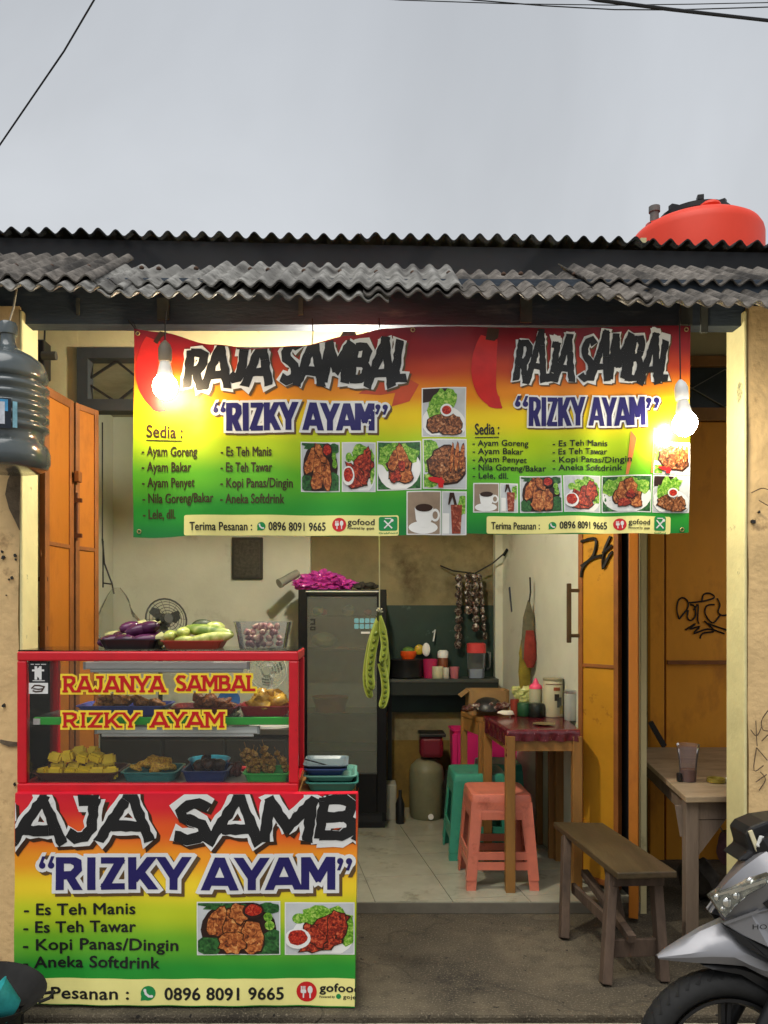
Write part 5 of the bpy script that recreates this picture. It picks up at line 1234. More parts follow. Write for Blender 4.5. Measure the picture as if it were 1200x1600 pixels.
# ================================================================== fridge
FD = 5.52
fx0, fx1, fz1 = P(466, 0, FD).x, P(604, 0, FD).x, zof(921, FD)
fg = thing('showcase_fridge', 'tall black showcase fridge with misted glass door', 'fridge', ((fx0 + fx1) / 2, 5.8, FL))
bk = mat('black fridge body', (.005, .005, .006), .35, var=.1, spec=.3)
b = MB(); t_ = .03
b.bx(fx0, fx0 + t_, FD + .05, 6.04, FL + .05, fz1); b.bx(fx1 - t_, fx1, FD + .05, 6.04, FL + .05, fz1); b.bx(fx0 + t_, fx1 - t_, FD + .05, 6.04, fz1 - .05, fz1 - .001); b.bx(fx0 + t_, fx1 - t_, FD + .05, 6.04, FL + .05, FL + .12)
b.bx(fx0 + t_, fx1 - t_, 6.0, 6.039, FL + .12, fz1 - .05); b.build('cabinet', bk, fg)
b = MB(); b.bx(fx0 + t_ + .001, fx1 - t_ - .001, 5.985, 5.998, FL + .121, fz1 - .051); b.build('liner', mat('fridge liner', s2l((225, 230, 222)), .5), fg)
b = MB(); b.bx(fx0 + .01, fx1 - .01, FD + .06, 5.9, FL, FL + .048); b.build('plinth', blackp, fg)
gx0, gx1, gz0, gz1 = P(480, 0, FD).x, P(589, 0, FD).x, zof(1209, FD), zof(931, FD)
dr = MB(); dr.bx(fx0, gx0, FD, FD + .045, FL + .12, fz1); dr.bx(gx1, fx1, FD, FD + .045, FL + .12, fz1); dr.bx(gx0, gx1, FD, FD + .045, gz1, fz1); dr.bx(gx0, gx1, FD, FD + .045, FL + .12, gz0)
door = dr.build('door_frame', bk, fg, bevel=.004)
b = MB(); b.bx(gx0, gx1, FD + .012, FD + .018, gz0, gz1); b.build('glass', glass_fr, door)
b = MB(); b.bx(gx0 - .01, gx1 + .012, FD - .004, FD - .001, fz1 - .018, fz1 - .010); b.build('highlight_strip', silver, door)  # bright strip standing in for the highlight along the fridge top
b = MB(); b.bx(fx0 + .03, fx1 - .03, FD + .02, FD + .05, FL + .05, FL + .117); b.build('grille', blackp, fg)
for y in (962, 1013, 1112, 1170):
    z = zof(y, 5.7); b = MB(); b.bx(fx0 + .034, fx1 - .034, FD + .09, 5.97, z - .004, z); b.build('shelf', glass_mat('wire shelf', (.5, .52, .5), .5), fg)
def inz(y): return zof(y, 5.7) + .002
b = MB(); c = P(515, 0, 5.7); b.lathe([(.10, 0), (.125, .1), (.135, .105), (.128, .1), (.1, .008)], (c.x + .005, 5.72, inz(1112)), 26); b.build('basin', mat('salmon basin', s2l((196, 104, 84)), .4), None, smooth=True, label='salmon plastic basin on a fridge shelf', cat='basin')
b = MB(); c = P(507, 0, 5.72); b.lump((c.x, 5.72, inz(1013) + .055), (.09, .08, .055), 2, .2, 3, None, 2); b.build('cabbage', mat('cabbage', s2l((200, 206, 160)), .6, var=.15, vs=20), None, smooth=True, label='pale cabbage on the second fridge shelf', cat='cabbage')
for i, (x, rr, cc, lab) in enumerate(((498, .045, (150, 170, 120), 'pale green vegetable bag at left of the top fridge shelf'), (505, .03, (200, 60, 40), 'red pack beside the vegetable bag on the top fridge shelf'), (545, .05, (150, 150, 140), 'grey bag in the middle of the top fridge shelf'), (575, .03, (190, 80, 50), 'small orange pack at right of the top fridge shelf'))):
    c = P(x, 0, 5.68 + (.04 if i == 2 else 0)); b = MB(); b.lump((c.x, 5.68, inz(962) + rr * .72), (rr, rr * .8, rr * .75), i + 3, .35, 2); b.build('grocery_pack', mat('pack %d' % i, s2l(cc), .5, var=.2), None, smooth=True, label=lab, cat='grocery', group='groceries on the top fridge shelf')
def fs(x, y, off): return P(x, y, FD + .011 - off)
for i in range(2):
    for j in range(4):
        flat('sticker', [rrect(553.5 + j * 8.4, 966 + i * 9, 560.5 + j * 8.4, 973.5 + i * 9, 1.5)], fs, mat('blue sticker', s2l((120, 180, 200)), .4, var=.2, vs=120), door, .001, None, 0)
flat('sticker_strip', [rect(564, 987, 578, 990)], fs, ink_white, door, .001, None, 0)
flat('fridge_lettering', strip([(485, 968), (491.5, 968), (491.5, 975), (485, 975)], 2.2)[:3] + strip([(485.5, 980), (492, 980), (492, 984), (485.5, 984), (485.5, 980)], 1.8), fs, blackink, door, .001, None, 0, True)
b = MB(); c = P(505, 912, 5.6)
for k_, (dx, dz, rx, rz_) in enumerate(((-.07, .045, .13, .055), (.06, .04, .13, .05), (0, .075, .10, .05), (.13, .03, .07, .04), (-.15, .03, .06, .035))):
    b.lump((c.x + dx, 5.68, fz1 + .004 + dz), (rx, .09, rz_), k_ + 4, .85, 4, None, 3.2)
for v in b.bm.verts: v.co.z = max(v.co.z, fz1 + .002)
b.build('plastic_bag', mat('magenta bag film', s2l((200, 70, 170)), .3, var=.2, vs=12, coat=.3), None, smooth=True, ang=25, label='crumpled magenta plastic bag on top of the fridge', cat='bag')
b = MB(); b.cyl(P(438, 911, 5.62), P(464, 896, 5.75), .03, n=16); b.cyl(P(436, 912, 5.615), P(439, 910.4, 5.625), .034, n=16); b.build('paper_roll', mat('grey roll', s2l((150, 152, 140)), .6, var=.2), None, smooth=True, label='grey rolled sheet poking out left above the fridge', cat='roll')
b = MB()
for i in range(5): b.lump(P(560 + i * 6, 916 - (i % 2) * 2, 5.62 + .02 * i), (.035, .03, .022), i + 30, .5, 2)
b.build('crumpled_cloth', mat('dark cloth', s2l((58, 56, 50)), .8, var=.3), None, smooth=True, label='dark crumpled cloth beside the magenta bag on the fridge', cat='cloth')

# ================================================================== hanging stink beans
HB = 3.62
kn = P(593, 957, HB)
pt_ = thing('bean_bunch', 'bunch of long green stink bean pods hanging in front of the fridge', 'beans', kn)
podm = mat('pod green', s2l((156, 168, 54)), .45, var=.35, vs=20)
pode = mat('pod pale rim', s2l((186, 196, 92)), .4, var=.1, vs=20)
beanm = mat('bean bulge', s2l((96, 110, 28)), .35, var=.3, vs=40)
stemm = mat('dark stem', s2l((44, 50, 20)), .6, var=.2)
bean_mesh = None
pods = [([(592, 962), (588, 985), (581, 1020), (578, 1050), (580, 1078)], 17, .0, 0), ([(594, 962), (598, 985), (601, 1010), (597, 1036)], 14, -.012, 5), ([(590, 964), (582, 995), (574, 1040), (573, 1068), (579, 1090)], 14, .02, 8), ([(596, 1036), (601, 1060), (602, 1085), (596, 1106)], 15, .005, 3), ([(594, 964), (600, 1000), (604, 1035), (601, 1070)], 12, .03, 4), ([(591, 964), (586, 1000), (578, 1030), (576, 1060)], 12, .035, 9)]
for pi_, (path, wpx, dy, sd) in enumerate(pods):
    C0 = [P(x, y, HB + dy) for x, y in path]; fine = []
    for i in range(len(C0) - 1):
        p0, p1, p2, p3 = C0[max(i - 1, 0)], C0[i], C0[i + 1], C0[min(i + 2, len(C0) - 1)]
        for k_ in range(6):
            q = k_ / 6; fine.append(.5 * ((2 * p1) + (p2 - p0) * q + (2 * p0 - 5 * p1 + 4 * p2 - p3) * q * q + (3 * p1 - p0 - 3 * p2 + p3) * q ** 3))
    fine.append(C0[-1]); n = len(fine); w_ = wpx * .74 * HB / F / 2; rings = []; rim_l, rim_r = [], []
    for i, p in enumerate(fine):
        v = i / (n - 1); tg = (fine[min(i + 1, n - 1)] - fine[max(i - 1, 0)]).normalized(); tw_ = .5 * math.sin(v * 3 + sd); side = tg.cross(Vector((math.sin(tw_) * .6, -1, 0))).normalized(); nr = side.cross(tg).normalized()
        ww = w_ * min(1, .16 + v * 2.6) * (1 if v < .9 else math.sqrt(max(.04, 1 - ((v - .9) / .105) ** 2)))
        if path[0][1] > 1000: ww = w_ * (1 if v < .85 else math.sqrt(max(.04, 1 - ((v - .85) / .155) ** 2)))
        rings.append([p + side * ww + nr * 0, p + side * ww * .5 + nr * .006, p - side * ww * .5 + nr * .006, p - side * ww, p - side * ww * .5 - nr * .006, p + side * ww * .5 - nr * .006]); rim_l.append(p + side * ww); rim_r.append(p - side * ww)
    b = MB(); b.loft(rings); pod = b.build('pod', podm, pt_, smooth=True, ang=70)
    b = MB(); b.tube(rim_l, .0028, 5); b.tube(rim_r, .0028, 5); b.build('pod_rim', pode, pod, smooth=True)
    i = 7 if path[0][1] < 1000 else 1
    while i < n - 1:
        p = fine[i]; tg = (fine[min(i + 1, n - 1)] - fine[i - 1]).normalized()
        for sg in (-1,):
            if bean_mesh is None:
                bb = MB(); bb.ball((0, 0, 0), (1, .75, .62), 10, 7); tmp = bb.build('bean', beanm, pod, smooth=True); bean_mesh = tmp.data; 
                for vv in bean_mesh.vertices: vv.co += ORG[pod.name]
                o = tmp
            else:
                o = bpy.data.objects.new('bean', bean_mesh); COL.objects.link(o); o.parent = pod
            o.location = p + Vector((0, -.004, 0)) - ORG[pod.name]; o.scale = (w_ * .74,) * 3
            o.rotation_euler = (0, math.atan2(tg.x, tg.z) * .3, 0)
        i += 2 if pi_ else 2
b = MB(); b.tube([kn, kn + Vector((0, .01, .2)), P(592, 700, HB + .02), (P(592, 500, HB).x, 3.56, 2.95)], .0028, 5)
for q in ((-.012, .012), (.01, .018), (.014, .004), (-.006, .02)): b.tube([kn, kn + Vector((q[0], -.01, q[1]))], .004, 5)
b.build('string', mat('white twine', s2l((190, 186, 160)), .7), pt_)
b = MB(); b.lump(kn - Vector((0, 0, .02)), (.014, .012, .03), 1, .3, 2); b.build('stem', stemm, pt_, smooth=True)
# ================================================================== kitchen shelf along the back wall
KS = 5.9; ksz = zof(1061, KS)
sh = thing('kitchen_shelf', 'dark kitchen counter shelf against the green wall board', 'shelf', (.6, 6.0, FL))
x0, x1 = P(606, 0, KS).x, 1.036
b = MB(); b.bx(x0, x1, KS, DB - .032, ksz - .025, ksz); b.build('shelf_top', mat('dark shelf top', s2l((74, 78, 72)), .4, var=.2), sh)
b = MB(); b.bx(x0, x1, KS + .01, KS + .03, ksz - .12, ksz - .026); b.build('apron', mat('dark apron', s2l((30, 38, 34)), .6, var=.2), sh)
for x in (x0, x1 - .03): 
    b = MB(); b.bx(x, x + .03, KS + .031, KS + .06, FL, ksz - .026); b.build('leg', darkm, sh)
zK = ksz + .001
def jar(name, label, cat, x, hw, h, d, prof, m, lid=None, lidm=None, grp=None, z=None):
    """h metres tall, hw half width in photo pixels at d; prof = [(r,z)] fractions"""
    c = P(x, 0, d); c.z = zK if z is None else z; r_ = hw * d / F
    t_ = thing(name, label, cat, c, grp)
    b = MB(); b.lathe([(a * r_, q * h) for a, q in prof], c, 22); b.build('body', m, t_, smooth=True, ang=50)
    if lid:
        b = MB(); b.lathe([(a * r_, q * h) for a, q in lid], c, 22); b.build('lid', lidm, t_, smooth=True, ang=50)
    return t_
cylp = [(.94, 0), (1, .03), (1, .97), (.95, 1)]
jar('cooking_pot', 'black cooking pot at left end of the kitchen shelf', 'pot', 634, 26, .14, 6.0, [(.85, 0), (1, .08), (1, .9), (1.06, .95), (1.06, 1)], blackp)
jar('orange_container', 'orange lidded container stacked on the black pot', 'container', 638, 12, .06, 6.0, [(.8, 0), (1, .4), (1.05, .5), (1.05, .9), (.9, 1)], mat('orange plastic', s2l((226, 86, 30)), .4), [(.8, 1), (.7, 1.3), (.3, 1.5)], mat('green lid', s2l((96, 130, 60)), .5), z=zK + .142)
b = MB(); b.ball(P(655, 1015, 6.04), (.036, .014, .04)); b.build('yellow_ladle', mat('yellow plastic', s2l((190, 160, 40)), .4), None, smooth=True, label='round yellow ladle head leaning behind the pink basket', cat='ladle')
b = MB(); b.ball(P(666, 1015, 6.03), (.03, .012, .052)); b.build('spoon', whitep, None, smooth=True, label='white serving spoon standing beside the yellow ladle', cat='spoon')
jar('pink_basket', 'magenta plastic utensil basket on the kitchen shelf', 'basket', 672, 12, .14, 6.0, [(.8, 0), (1, 1), (.95, 1), (.76, .05)], mat('magenta plastic', s2l((180, 40, 90)), .45))
jar('spice_jar', 'brown spice jar with white lid on the kitchen shelf', 'jar', 692, 8, .15, 6.02, cylp, mat('brown jar', s2l((120, 66, 44)), .3), [(1.02, 1), (1.05, 1.02), (1.05, 1.3), (.7, 1.38)], whitep)
jar('sugar_jar', 'pale jar at front of the magenta basket', 'jar', 684, 9, .09, 5.95, cylp, mat('pale jar', s2l((196, 192, 160)), .35))
jar('salt_jar', 'small whitish jar beside the pale jar', 'jar', 697, 5, .08, 5.95, cylp, mat('whitish jar', s2l((200, 200, 184)), .35))
jar('pink_cup', 'small pink cup on the kitchen shelf', 'cup', 710, 7.5, .085, 5.96, [(.8, 0), (1, 1), (.94, 1), (.74, .06)], mat('pink cup', s2l((190, 110, 120)), .35, coat=.4))
ph = thing('water_pitcher', 'clear water pitcher with red lid at right of the kitchen shelf', 'pitcher', P(744, 1061, 5.97))
c = P(744, 0, 5.97); c.z = zK; r_ = 14 * 5.97 / F
b = MB(); b.lathe([(r_ * .9, 0), (r_ * .92, .01), (r_, .21)], c, 22, sq=4, capt=False); b.build('jug', clearp, ph, smooth=True)
b = MB(); b.lathe([(r_ * .86, .004), (r_ * .9, .07)], c, 22, sq=4); b.build('water', mat('pale water', s2l((150, 160, 180)), .1, var=0), ph, smooth=True)
b = MB(); b.lathe([(r_ * 1.02, .19), (r_ * 1.02, .255), (r_ * .9, .262)], c, 22, sq=4); b.build('lid', mat('red lid', s2l((214, 70, 70)), .4), ph, smooth=True)
b = MB(); b.tube([(c.x + r_, c.y, zK + .2), (c.x + r_ + .035, c.y, zK + .19), (c.x + r_ + .035, c.y, zK + .08), (c.x + r_, c.y, zK + .06)], .007); b.build('handle', clearp, ph, smooth=True)
b = MB(); b.tube([P(676, 988, 6.1), P(680, 984, 6.09), P(677, 1002, 6.08)], .006); b.build('hook', whitep, None, smooth=True, label='small white hook utensil on the green wall board', cat='hook')
# sachet strips on a wall string
sg_ = thing('wall_string', 'dark string with hooks strung across the back corner', 'string', P(740, 890, 6.1))
b = MB(); b.tube([P(688, 884, 6.14), P(708, 892, 6.08), P(742, 896, 6.04), P(770, 880, 6.0), P(791, 862, 5.96)], .006); b.build('string', blackp, sg_)
b = MB(); b.tube([P(787, 868, 5.96), P(793, 858, 5.94)], .012); b.build('knot', blackp, sg_)
sach = food_mat('printed sachet foil', [(.4, (18, 16, 16)), (.52, (70, 46, 36)), (.6, (120, 114, 104)), (.74, (180, 180, 172))], 55, .3, .3)
for i, (xt, yt, yb_, dx, lab) in enumerate(((717, 895, 1012, -2, 'leftmost strip of foil sachets hanging from the wall string'), (731, 893, 968, 1, 'short strip of foil sachets hanging second from left on the string'), (742, 894, 986, 1, 'wide strip of foil sachets hanging third on the string'), (749, 894, 1000, 9, 'rightmost curling strip of foil sachets on the string'))):
    rt = thing('sachet_strip', lab, 'sachets', P(xt, yb_, 6.02), 'sachet strips on the string'); n = int((yb_ - yt) / 13)
    for j in range(n):
        c = P(xt + dx * j / n + (j % 2), yt + 2 + 13 * (j + .5), 6.03 + .01 * (i % 2)); b = MB(); b.ball(c, (.03 if i != 3 else .02, .008, .033), 8, 6, Matrix.Rotation(random.uniform(-.5, .5), 4, 'Z')); b.build('sachet', sach, rt)
# things on the right wall
def rwx(d): return 1.085 + (DB - d) * (.215 / 1.91) - .004
b = MB(); b.bar(P(796, 918, 5.9), P(800, 956, 5.85), .03, .01, up=(1, 0, 0)); b.bar(P(803, 922, 5.86), P(804, 955, 5.82), .026, .01, up=(1, 0, 0))
b.build('knife_set', mat('navy knife handles', s2l((40, 46, 70)), .4), None, label='two navy handled knives hanging on the right wall', cat='knives')
tw_ = thing('hanging_towel', 'limp kitchen towel in grey red and yellow hanging on the right wall', 'towel', P(826, 1040, 5.3))
for name_, ys, ws, cc, dd in (('grey_cloth', (938, 965, 1005, 1030), (1.5, 8, 11, 9), (96, 94, 74), 5.32), ('red_cloth', (985, 1005, 1030, 1043), (6, 9, 10, 5), (132, 48, 40), 5.30), ('yellow_cloth', (1000, 1020, 1050, 1082), (5, 9, 9, 7), (132, 118, 42), 5.36)):
    xs_ = {'grey_cloth': 826, 'red_cloth': 829, 'yellow_cloth': 819}[name_]; rings = []
    for y, w2 in zip(ys, ws):
        c = P(xs_, y, dd); rr = w2 * dd / F; rings.append([(c.x + rr * math.cos(a) * (1 + .2 * math.sin(3 * a + y)), c.y + .35 * rr * math.sin(a), c.z) for a in [i * math.pi / 6 for i in range(12)]])
    b = MB(); b.loft(rings); b.build(name_, mat('towel ' + name_, s2l(cc), .9, var=.3, vs=18, bump=.3, bs=90), tw_, smooth=True)
b = MB(); b.tube([P(828, 902, 5.3), P(829, 925, 5.3), P(827, 940, 5.31)], .006); b.build('nail', darkm, tw_)

# ================================================================== tables inside
def table(label, corners, z, top_m, leg_m, leg_w=.045, thick=.03, apron=.08, zfloor=FL, name='table', legs=None):
    cx = sum(p[0] for p in corners) / 4; cy = sum(p[1] for p in corners) / 4
    t_ = thing(name, label, 'table', (cx, cy, zfloor))
    b = MB(); b.prism([(x, y, z - thick) for x, y in corners], (0, 0, thick)); b.build('table_top', top_m, t_, bevel=.004)
    ins = [Vector((x + (cx - x) * .07, y + (cy - y) * .05, 0)) for x, y in corners]
    for i, p in enumerate(ins):
        b = MB(); b.bx(p.x - leg_w / 2, p.x + leg_w / 2, p.y - leg_w / 2, p.y + leg_w / 2, zfloor, z - thick - .001); b.build('leg', leg_m, t_, bevel=.003)
        q = ins[(i + 1) % 4]; dv = (q - p).normalized() * (leg_w * .5)
        b = MB(); b.bar((p.x + dv.x, p.y + dv.y, z - thick - apron / 2 - .002), (q.x - dv.x, q.y - dv.y, z - thick - apron / 2 - .002), .022, apron); b.build('apron', leg_m, t_)
    return t_
ZT = .93
rt_ = table('inner dining table covered with a dark red glossy cloth', [(.80, 4.28), (1.185, 4.28), (1.23, 4.86), (.765, 4.86)], ZT, wood_y, wood_y, .05)
clm = mat('dark red oilcloth', s2l((92, 22, 34)), .25, var=.35, vs=60, coat=.4, stain=s2l((168, 120, 120)), sscale=60, sth=.62, ssoft=.05)
def clothpt(u, v):
    # across u, front to back v with drop on the left and front
    L_ = [(.80, 4.28), (1.185, 4.28), (1.23, 4.86), (.765, 4.86)]
    U = (u - .25) / .75; V = (v - .15) / .85
    uu, vv = max(0, U), max(0, V)
    x = (L_[0][0] + (L_[1][0] - L_[0][0]) * uu) * (1 - vv) + (L_[3][0] + (L_[2][0] - L_[3][0]) * uu) * vv; y = L_[0][1] + (L_[3][1] - L_[0][1]) * vv
    z = ZT + .004
    wob = .007 * math.sin(v * 37) ; wob2 = .007 * math.sin(u * 41)
    if U < 0: z -= -U * 3 * .088 + .004 * math.sin(v * 31); x -= .008 + wob * -U * 3
    if V < 0: z -= -V * 5.6 * .062 + .003 * math.sin(u * 33); y -= .008 + wob2 * -V * 5
    return (x, y, z)
b = MB(); b.grid(clothpt, 32, 32)
b.build('tablecloth', clm, None, smooth=True, ang=80, label='dark red glossy oilcloth draped over the inner table', cat='tablecloth')
rt2 = table('plain wooden table behind the red clothed table', [(.74, 4.885), (1.2, 4.885), (1.19, 5.2), (.665, 5.2)], ZT - .01, wood_y, wood_y, .04)
ZC = ZT + .005
bxm = mat('cardboard', s2l((150, 118, 76)), .85, var=.15)
cb = thing('cardboard_box', 'open cardboard box on the rear wooden table', 'box', (P(765, 1108, 5.06).x, 5.08, ZT - .01))
a, c = P(733, 0, 5.02), P(797, 0, 5.02); b = MB(); b.openbox(((a.x + c.x) / 2, 5.12, ZT - .009), c.x - a.x, .2, .15, 1.0, .005); b.build('carton', bxm, cb)
b = MB(); b.face([(a.x, 5.03, ZT + .135), (a.x - .05, 5.01, ZT + .10), (a.x - .05, 5.2, ZT + .10), (a.x, 5.21, ZT + .135)]); b.build('flap', bxm, cb)
hz_ = ZC + .05
b = MB(); c = P(762, 1090, 4.96); b.lathe([(.095, 0), (.09, .012), (.07, .035), (.045, .048), (.01, .052)], (c.x, 4.94, ZT + .05), 24, Matrix.Rotation(R(12), 4, 'X')); b.build('black_hat', blackp, None, smooth=True, label='black domed lid leaning in front of the cardboard box', cat='lid')
b = MB()
for i in range(9): b.lump(P(730 + i * 7.2, 1107 - (i % 3) * 2, 4.92 - .006 * i), (.035, .03, .022), 60 + i, .5, 2)
b.build('sauce_packets', food_mat('crumpled packets', [(.35, (40, 14, 14)), (.5, (90, 40, 34)), (.62, (150, 140, 130))], 50, .3, .4), None, smooth=True, label='heap of dark red crumpled packets at the table back', cat='packets')
b = MB(); b.lump(P(790, 1114, 4.8), (.055, .03, .016), 4, .4, 2); b.build('white_cloth', mat('white cloth', s2l((214, 210, 196)), .8, var=.08), None, smooth=True, label='small folded white cloth on the table', cat='cloth')
def jart(name, label, cat, x, hw, ytop, d, prof, m, lid=None, lidm=None):
    h = zof(ytop, d) - ZC; return jar(name, label, cat, x, hw, h, d, prof, m, lid, lidm, z=ZC)
jart('tissue_cup', 'reddish paper cup beside the green container', 'cup', 804, 7, 1093, 4.86, [(.85, 0), (1, 1), (.95, 1), (.8, .1)], mat('reddish cup', s2l((130, 50, 36)), .5))
b = MB()
for i in range(6): b.lump(P(806 + i * 5, 1078 + (i % 3) * 7, 4.92), (.03, .02, .028), 80 + i, .6, 2)
b.build('plastic_bag', mat('pale yellow green bag', s2l((186, 190, 120)), .4, var=.3, vs=20), None, smooth=True, ang=30, label='crumpled pale yellow bag standing behind the pink bottle', cat='bag')
jart('green_container', 'dark green round container on the table', 'container', 819, 11, 1098, 4.84, cylp, mat('dark green plastic', s2l((30, 76, 48)), .4))
jart('black_container', 'black round container right of the green one', 'container', 838, 12, 1099, 4.80, cylp, mat('black green plastic', s2l((26, 34, 30)), .35))
jart('squeeze_bottle', 'clear sauce bottle with bright pink nozzle cap', 'bottle', 837, 10, 1076, 4.90, cylp, mat('cloudy plastic', s2l((170, 168, 140)), .4, var=.05), [(1.0, 1), (1.02, 1.02), (.95, 1.12), (.5, 1.2), (.28, 1.34), (.1, 1.4)], mat('pink cap', s2l((246, 84, 126)), .4))
cn = jart('tall_canister', 'tall white cream canister with dark print on the table', 'canister', 864, 15, 1063, 4.82, cylp, mat('cream canister', s2l((196, 190, 160)), .4, var=.06), [(1.02, 1), (1.04, 1.01), (1.04, 1.06), (.98, 1.07)], mat('canister lid', s2l((150, 146, 120)), .3))
cc = P(864, 0, 4.82); rr = 15.4 * 4.82 / F
for a0, a1, z0, z1, col in ((-10, 30, .16, .18, (150, 80, 50)), (-5, 24, .10, .14, (50, 44, 44)), (10, 44, .06, .12, (80, 84, 84)), (28, 62, .02, .07, (170, 150, 90)), (-60, 60, .195, .2, (120, 80, 60))):
    b = MB(); b.grid(lambda u, v: (cc.x + rr * math.sin(R(a0 + (a1 - a0) * u)), cc.y - rr * math.cos(R(a0 + (a1 - a0) * u)), ZC + z0 + (z1 - z0) * v), 8, 1); b.build('printed_patch', mat('canister ink %d' % col[0], s2l(col), .4), cn)
jart('glass_jar', 'grey glass jar with metal lid right of the canister', 'jar', 893, 11.5, 1083, 4.66, cylp, glass_mat('dull jar glass', (.6, .62, .58), .55), [(.98, 1), (1.04, 1.02), (1.04, 1.1), (.9, 1.12)], silver)
b = MB(); c = P(850, 1133, 4.45); b.lathe([(.03, 0), (.06, .006), (.062, .008), (.03, .004)], (c.x, 4.45, ZC + .001), 24); b.build('saucer', mat('olive saucer', s2l((120, 104, 66)), .4), None, smooth=True, label='small olive saucer on the red tablecloth', cat='saucer')
# under and behind the tables
pk = thing('pink_crate', 'bright pink plastic crate under the rear table', 'crate', (P(748, 0, 5.5).x, 5.5, FL))
pkm = mat('pink crate plastic', s2l((216, 40, 116)), .4, var=.05)
a, c = P(708, 0, 5.72), P(830, 0, 5.72)
zc0, zc1 = zof(1180, 5.72), zof(1143, 5.72)
b = MB(); b.openbox(((a.x + c.x) / 2, 5.86, FL + .3), c.x - a.x, .26, zc1 - FL - .3, .95, .006, .01); b.build('bin', pkm, pk)
for x in (a.x + .012, c.x - .012):
    b = MB(); b.bx(x - .016, x + .016, 5.72, 5.74, FL, zc1 - .02); b.build('upright', pkm, pk)
    b = MB(); b.bx(x - .016, x + .016, 5.97, 5.99, FL, FL + .31); b.build('upright', pkm, pk)
b = MB(); b.openbox(((a.x + c.x) / 2, 5.86, FL + .06), c.x - a.x, .26, .1, .95, .006, .01); b.build('bin', pkm, pk)
gc_ = P(667, 1258, 5.85); gl_ = thing('gas_stove_can', 'dull grey green round canister standing by the back wall', 'canister', (gc_.x, 5.88, FL)); r_ = 27 * 5.85 / F
b = MB(); b.lathe([(.9 * r_, 0), (r_, .03), (r_, .34), (.92 * r_, .38), (.6 * r_, .42), (.3 * r_, .44)], (gc_.x, 5.88, FL), 26); b.build('body', mat('dull grey green', s2l((120, 118, 92)), .5, var=.15), gl_, smooth=True)
b = MB(); b.cyl((gc_.x + .02, 5.76, FL + .035), (gc_.x + .02, 5.742, FL + .035), .02, n=12); b.build('tap', whitep, gl_)
b = MB(); b.box((gc_.x + .03, 5.86, FL + .53), (.17, .17, .16)); b.build('red_cover', mat('dark red cover', s2l((110, 22, 40)), .4, var=.2), gl_, bevel=.03)
b = MB(); b.bx(gc_.x - .06, gc_.x + .13, 5.76, 5.96, FL + .605, FL + .63); b.build('flat_lid', blackp, gl_, bevel=.006)
c = P(700, 1230, 5.8); jar('black_bottle', 'ribbed black bottle between the grey canister and table leg', 'bottle', 700, 9, .36, 5.8, [(.9, 0), (1, .05), (1, .2), (.9, .24), (1, .28), (1, .45), (.9, .5), (1, .54), (1, .7), (.5, .9), (.4, 1)], blackp, z=FL)
jar('dark_bottle', 'small black bottle standing right of the fridge', 'bottle', 625, 7, .24, 5.7, [(.9, 0), (1, .04), (1, .6), (.4, .8), (.38, 1)], blackp, z=FL)
b = MB(); a = P(602, 0, 5.8); b.bx(a.x + .005, a.x + .08, 5.78, 5.95, FL, FL + .26); b.build('white_box', mat('grey white box', s2l((160, 158, 146)), .6, var=.1), None, bevel=.008, label='grey white box standing on floor right of the fridge', cat='box')

# ================================================================== stools
def stool(root, cx, cy, z0, h, wt, wb, m):
    zt = z0 + h; ht, hb = wt / 2, wb / 2
    b = MB(); q = .02
    def ring(s_, z): 
        o = []
        for sx, sy in ((1, 1), (-1, 1), (-1, -1), (1, -1)):
            pts = [(s_, s_ - q), (s_ - q * .3, s_ - q * .3), (s_ - q, s_)]
            if sx * sy < 0: pts = pts[::-1]
            o += [(cx + sx * x, cy + sy * y, z) for x, y in pts]
        return o
    b.loft([ring(ht + .006, zt - .05), ring(ht + .004, zt - .02), ring(ht, zt - .006), ring(ht - .012, zt), ring(ht - .03, zt - .004)])
    seat = b.build('seat', m, root, smooth=True, ang=40)
    lw = .06
    for sx in (-1, 1):
        for sy in (-1, 1):
            tp = Vector((cx + sx * (ht - lw / 2 + .004), cy + sy * (ht - lw / 2 + .004), 0)); bt = Vector((cx + sx * (hb - lw / 2), cy + sy * (hb - lw / 2), 0))
            b = MB(); k1, k2 = lw / 2, lw / 2 * .85
            # L-shaped moulded leg: two thin walls meeting at the outer corner
            for ax in (0, 1):
                def wallring(c_, k_, z):
                    if ax == 0: ex = c_.x + sx * k_; return [(ex, c_.y - k_, z), (ex, c_.y + k_, z), (ex - sx * .008, c_.y + k_, z), (ex - sx * .008, c_.y - k_, z)]
                    ey = c_.y + sy * (k_ - .0007); return [(c_.x - k_ + .001, ey, z), (c_.x + k_ - .001, ey, z), (c_.x + k_ - .001, ey - sy * .008, z), (c_.x - k_ + .001, ey - sy * .008, z)]
                b.loft([wallring(bt, k2, z0), wallring(tp, k1, zt - .045)])
            b.build('leg', m, root)
    # stretchers low down and arched aprons under the seat
    f = .28; s2 = hb + (ht - hb) * f; zz = z0 + h * f
    for ax in (0, 1):
        for sg in (-1, 1):
            b = MB()
            if ax == 0: b.bx(cx - s2 + .03, cx + s2 - .03, cy + sg * (s2 - .008) - .004, cy + sg * (s2 - .008) + .004, zz - .02, zz + .022)
            else: b.bx(cx + sg * (s2 - .008) - .004, cx + sg * (s2 - .008) + .004, cy - s2 + .03, cy + s2 - .03, zz - .02, zz + .022)
            b.build('stretcher', m, root)
            b = MB(); s3 = ht + .002
            if ax == 0: b.bx(cx - s3 + .02, cx + s3 - .02, cy + sg * s3 - .004, cy + sg * s3 + .004, zt - .085, zt - .045)
            else: b.bx(cx + sg * s3 - .004, cx + sg * s3 + .004, cy - s3 + .02, cy + s3 - .02, zt - .085, zt - .045)
            b.build('apron', m, root)
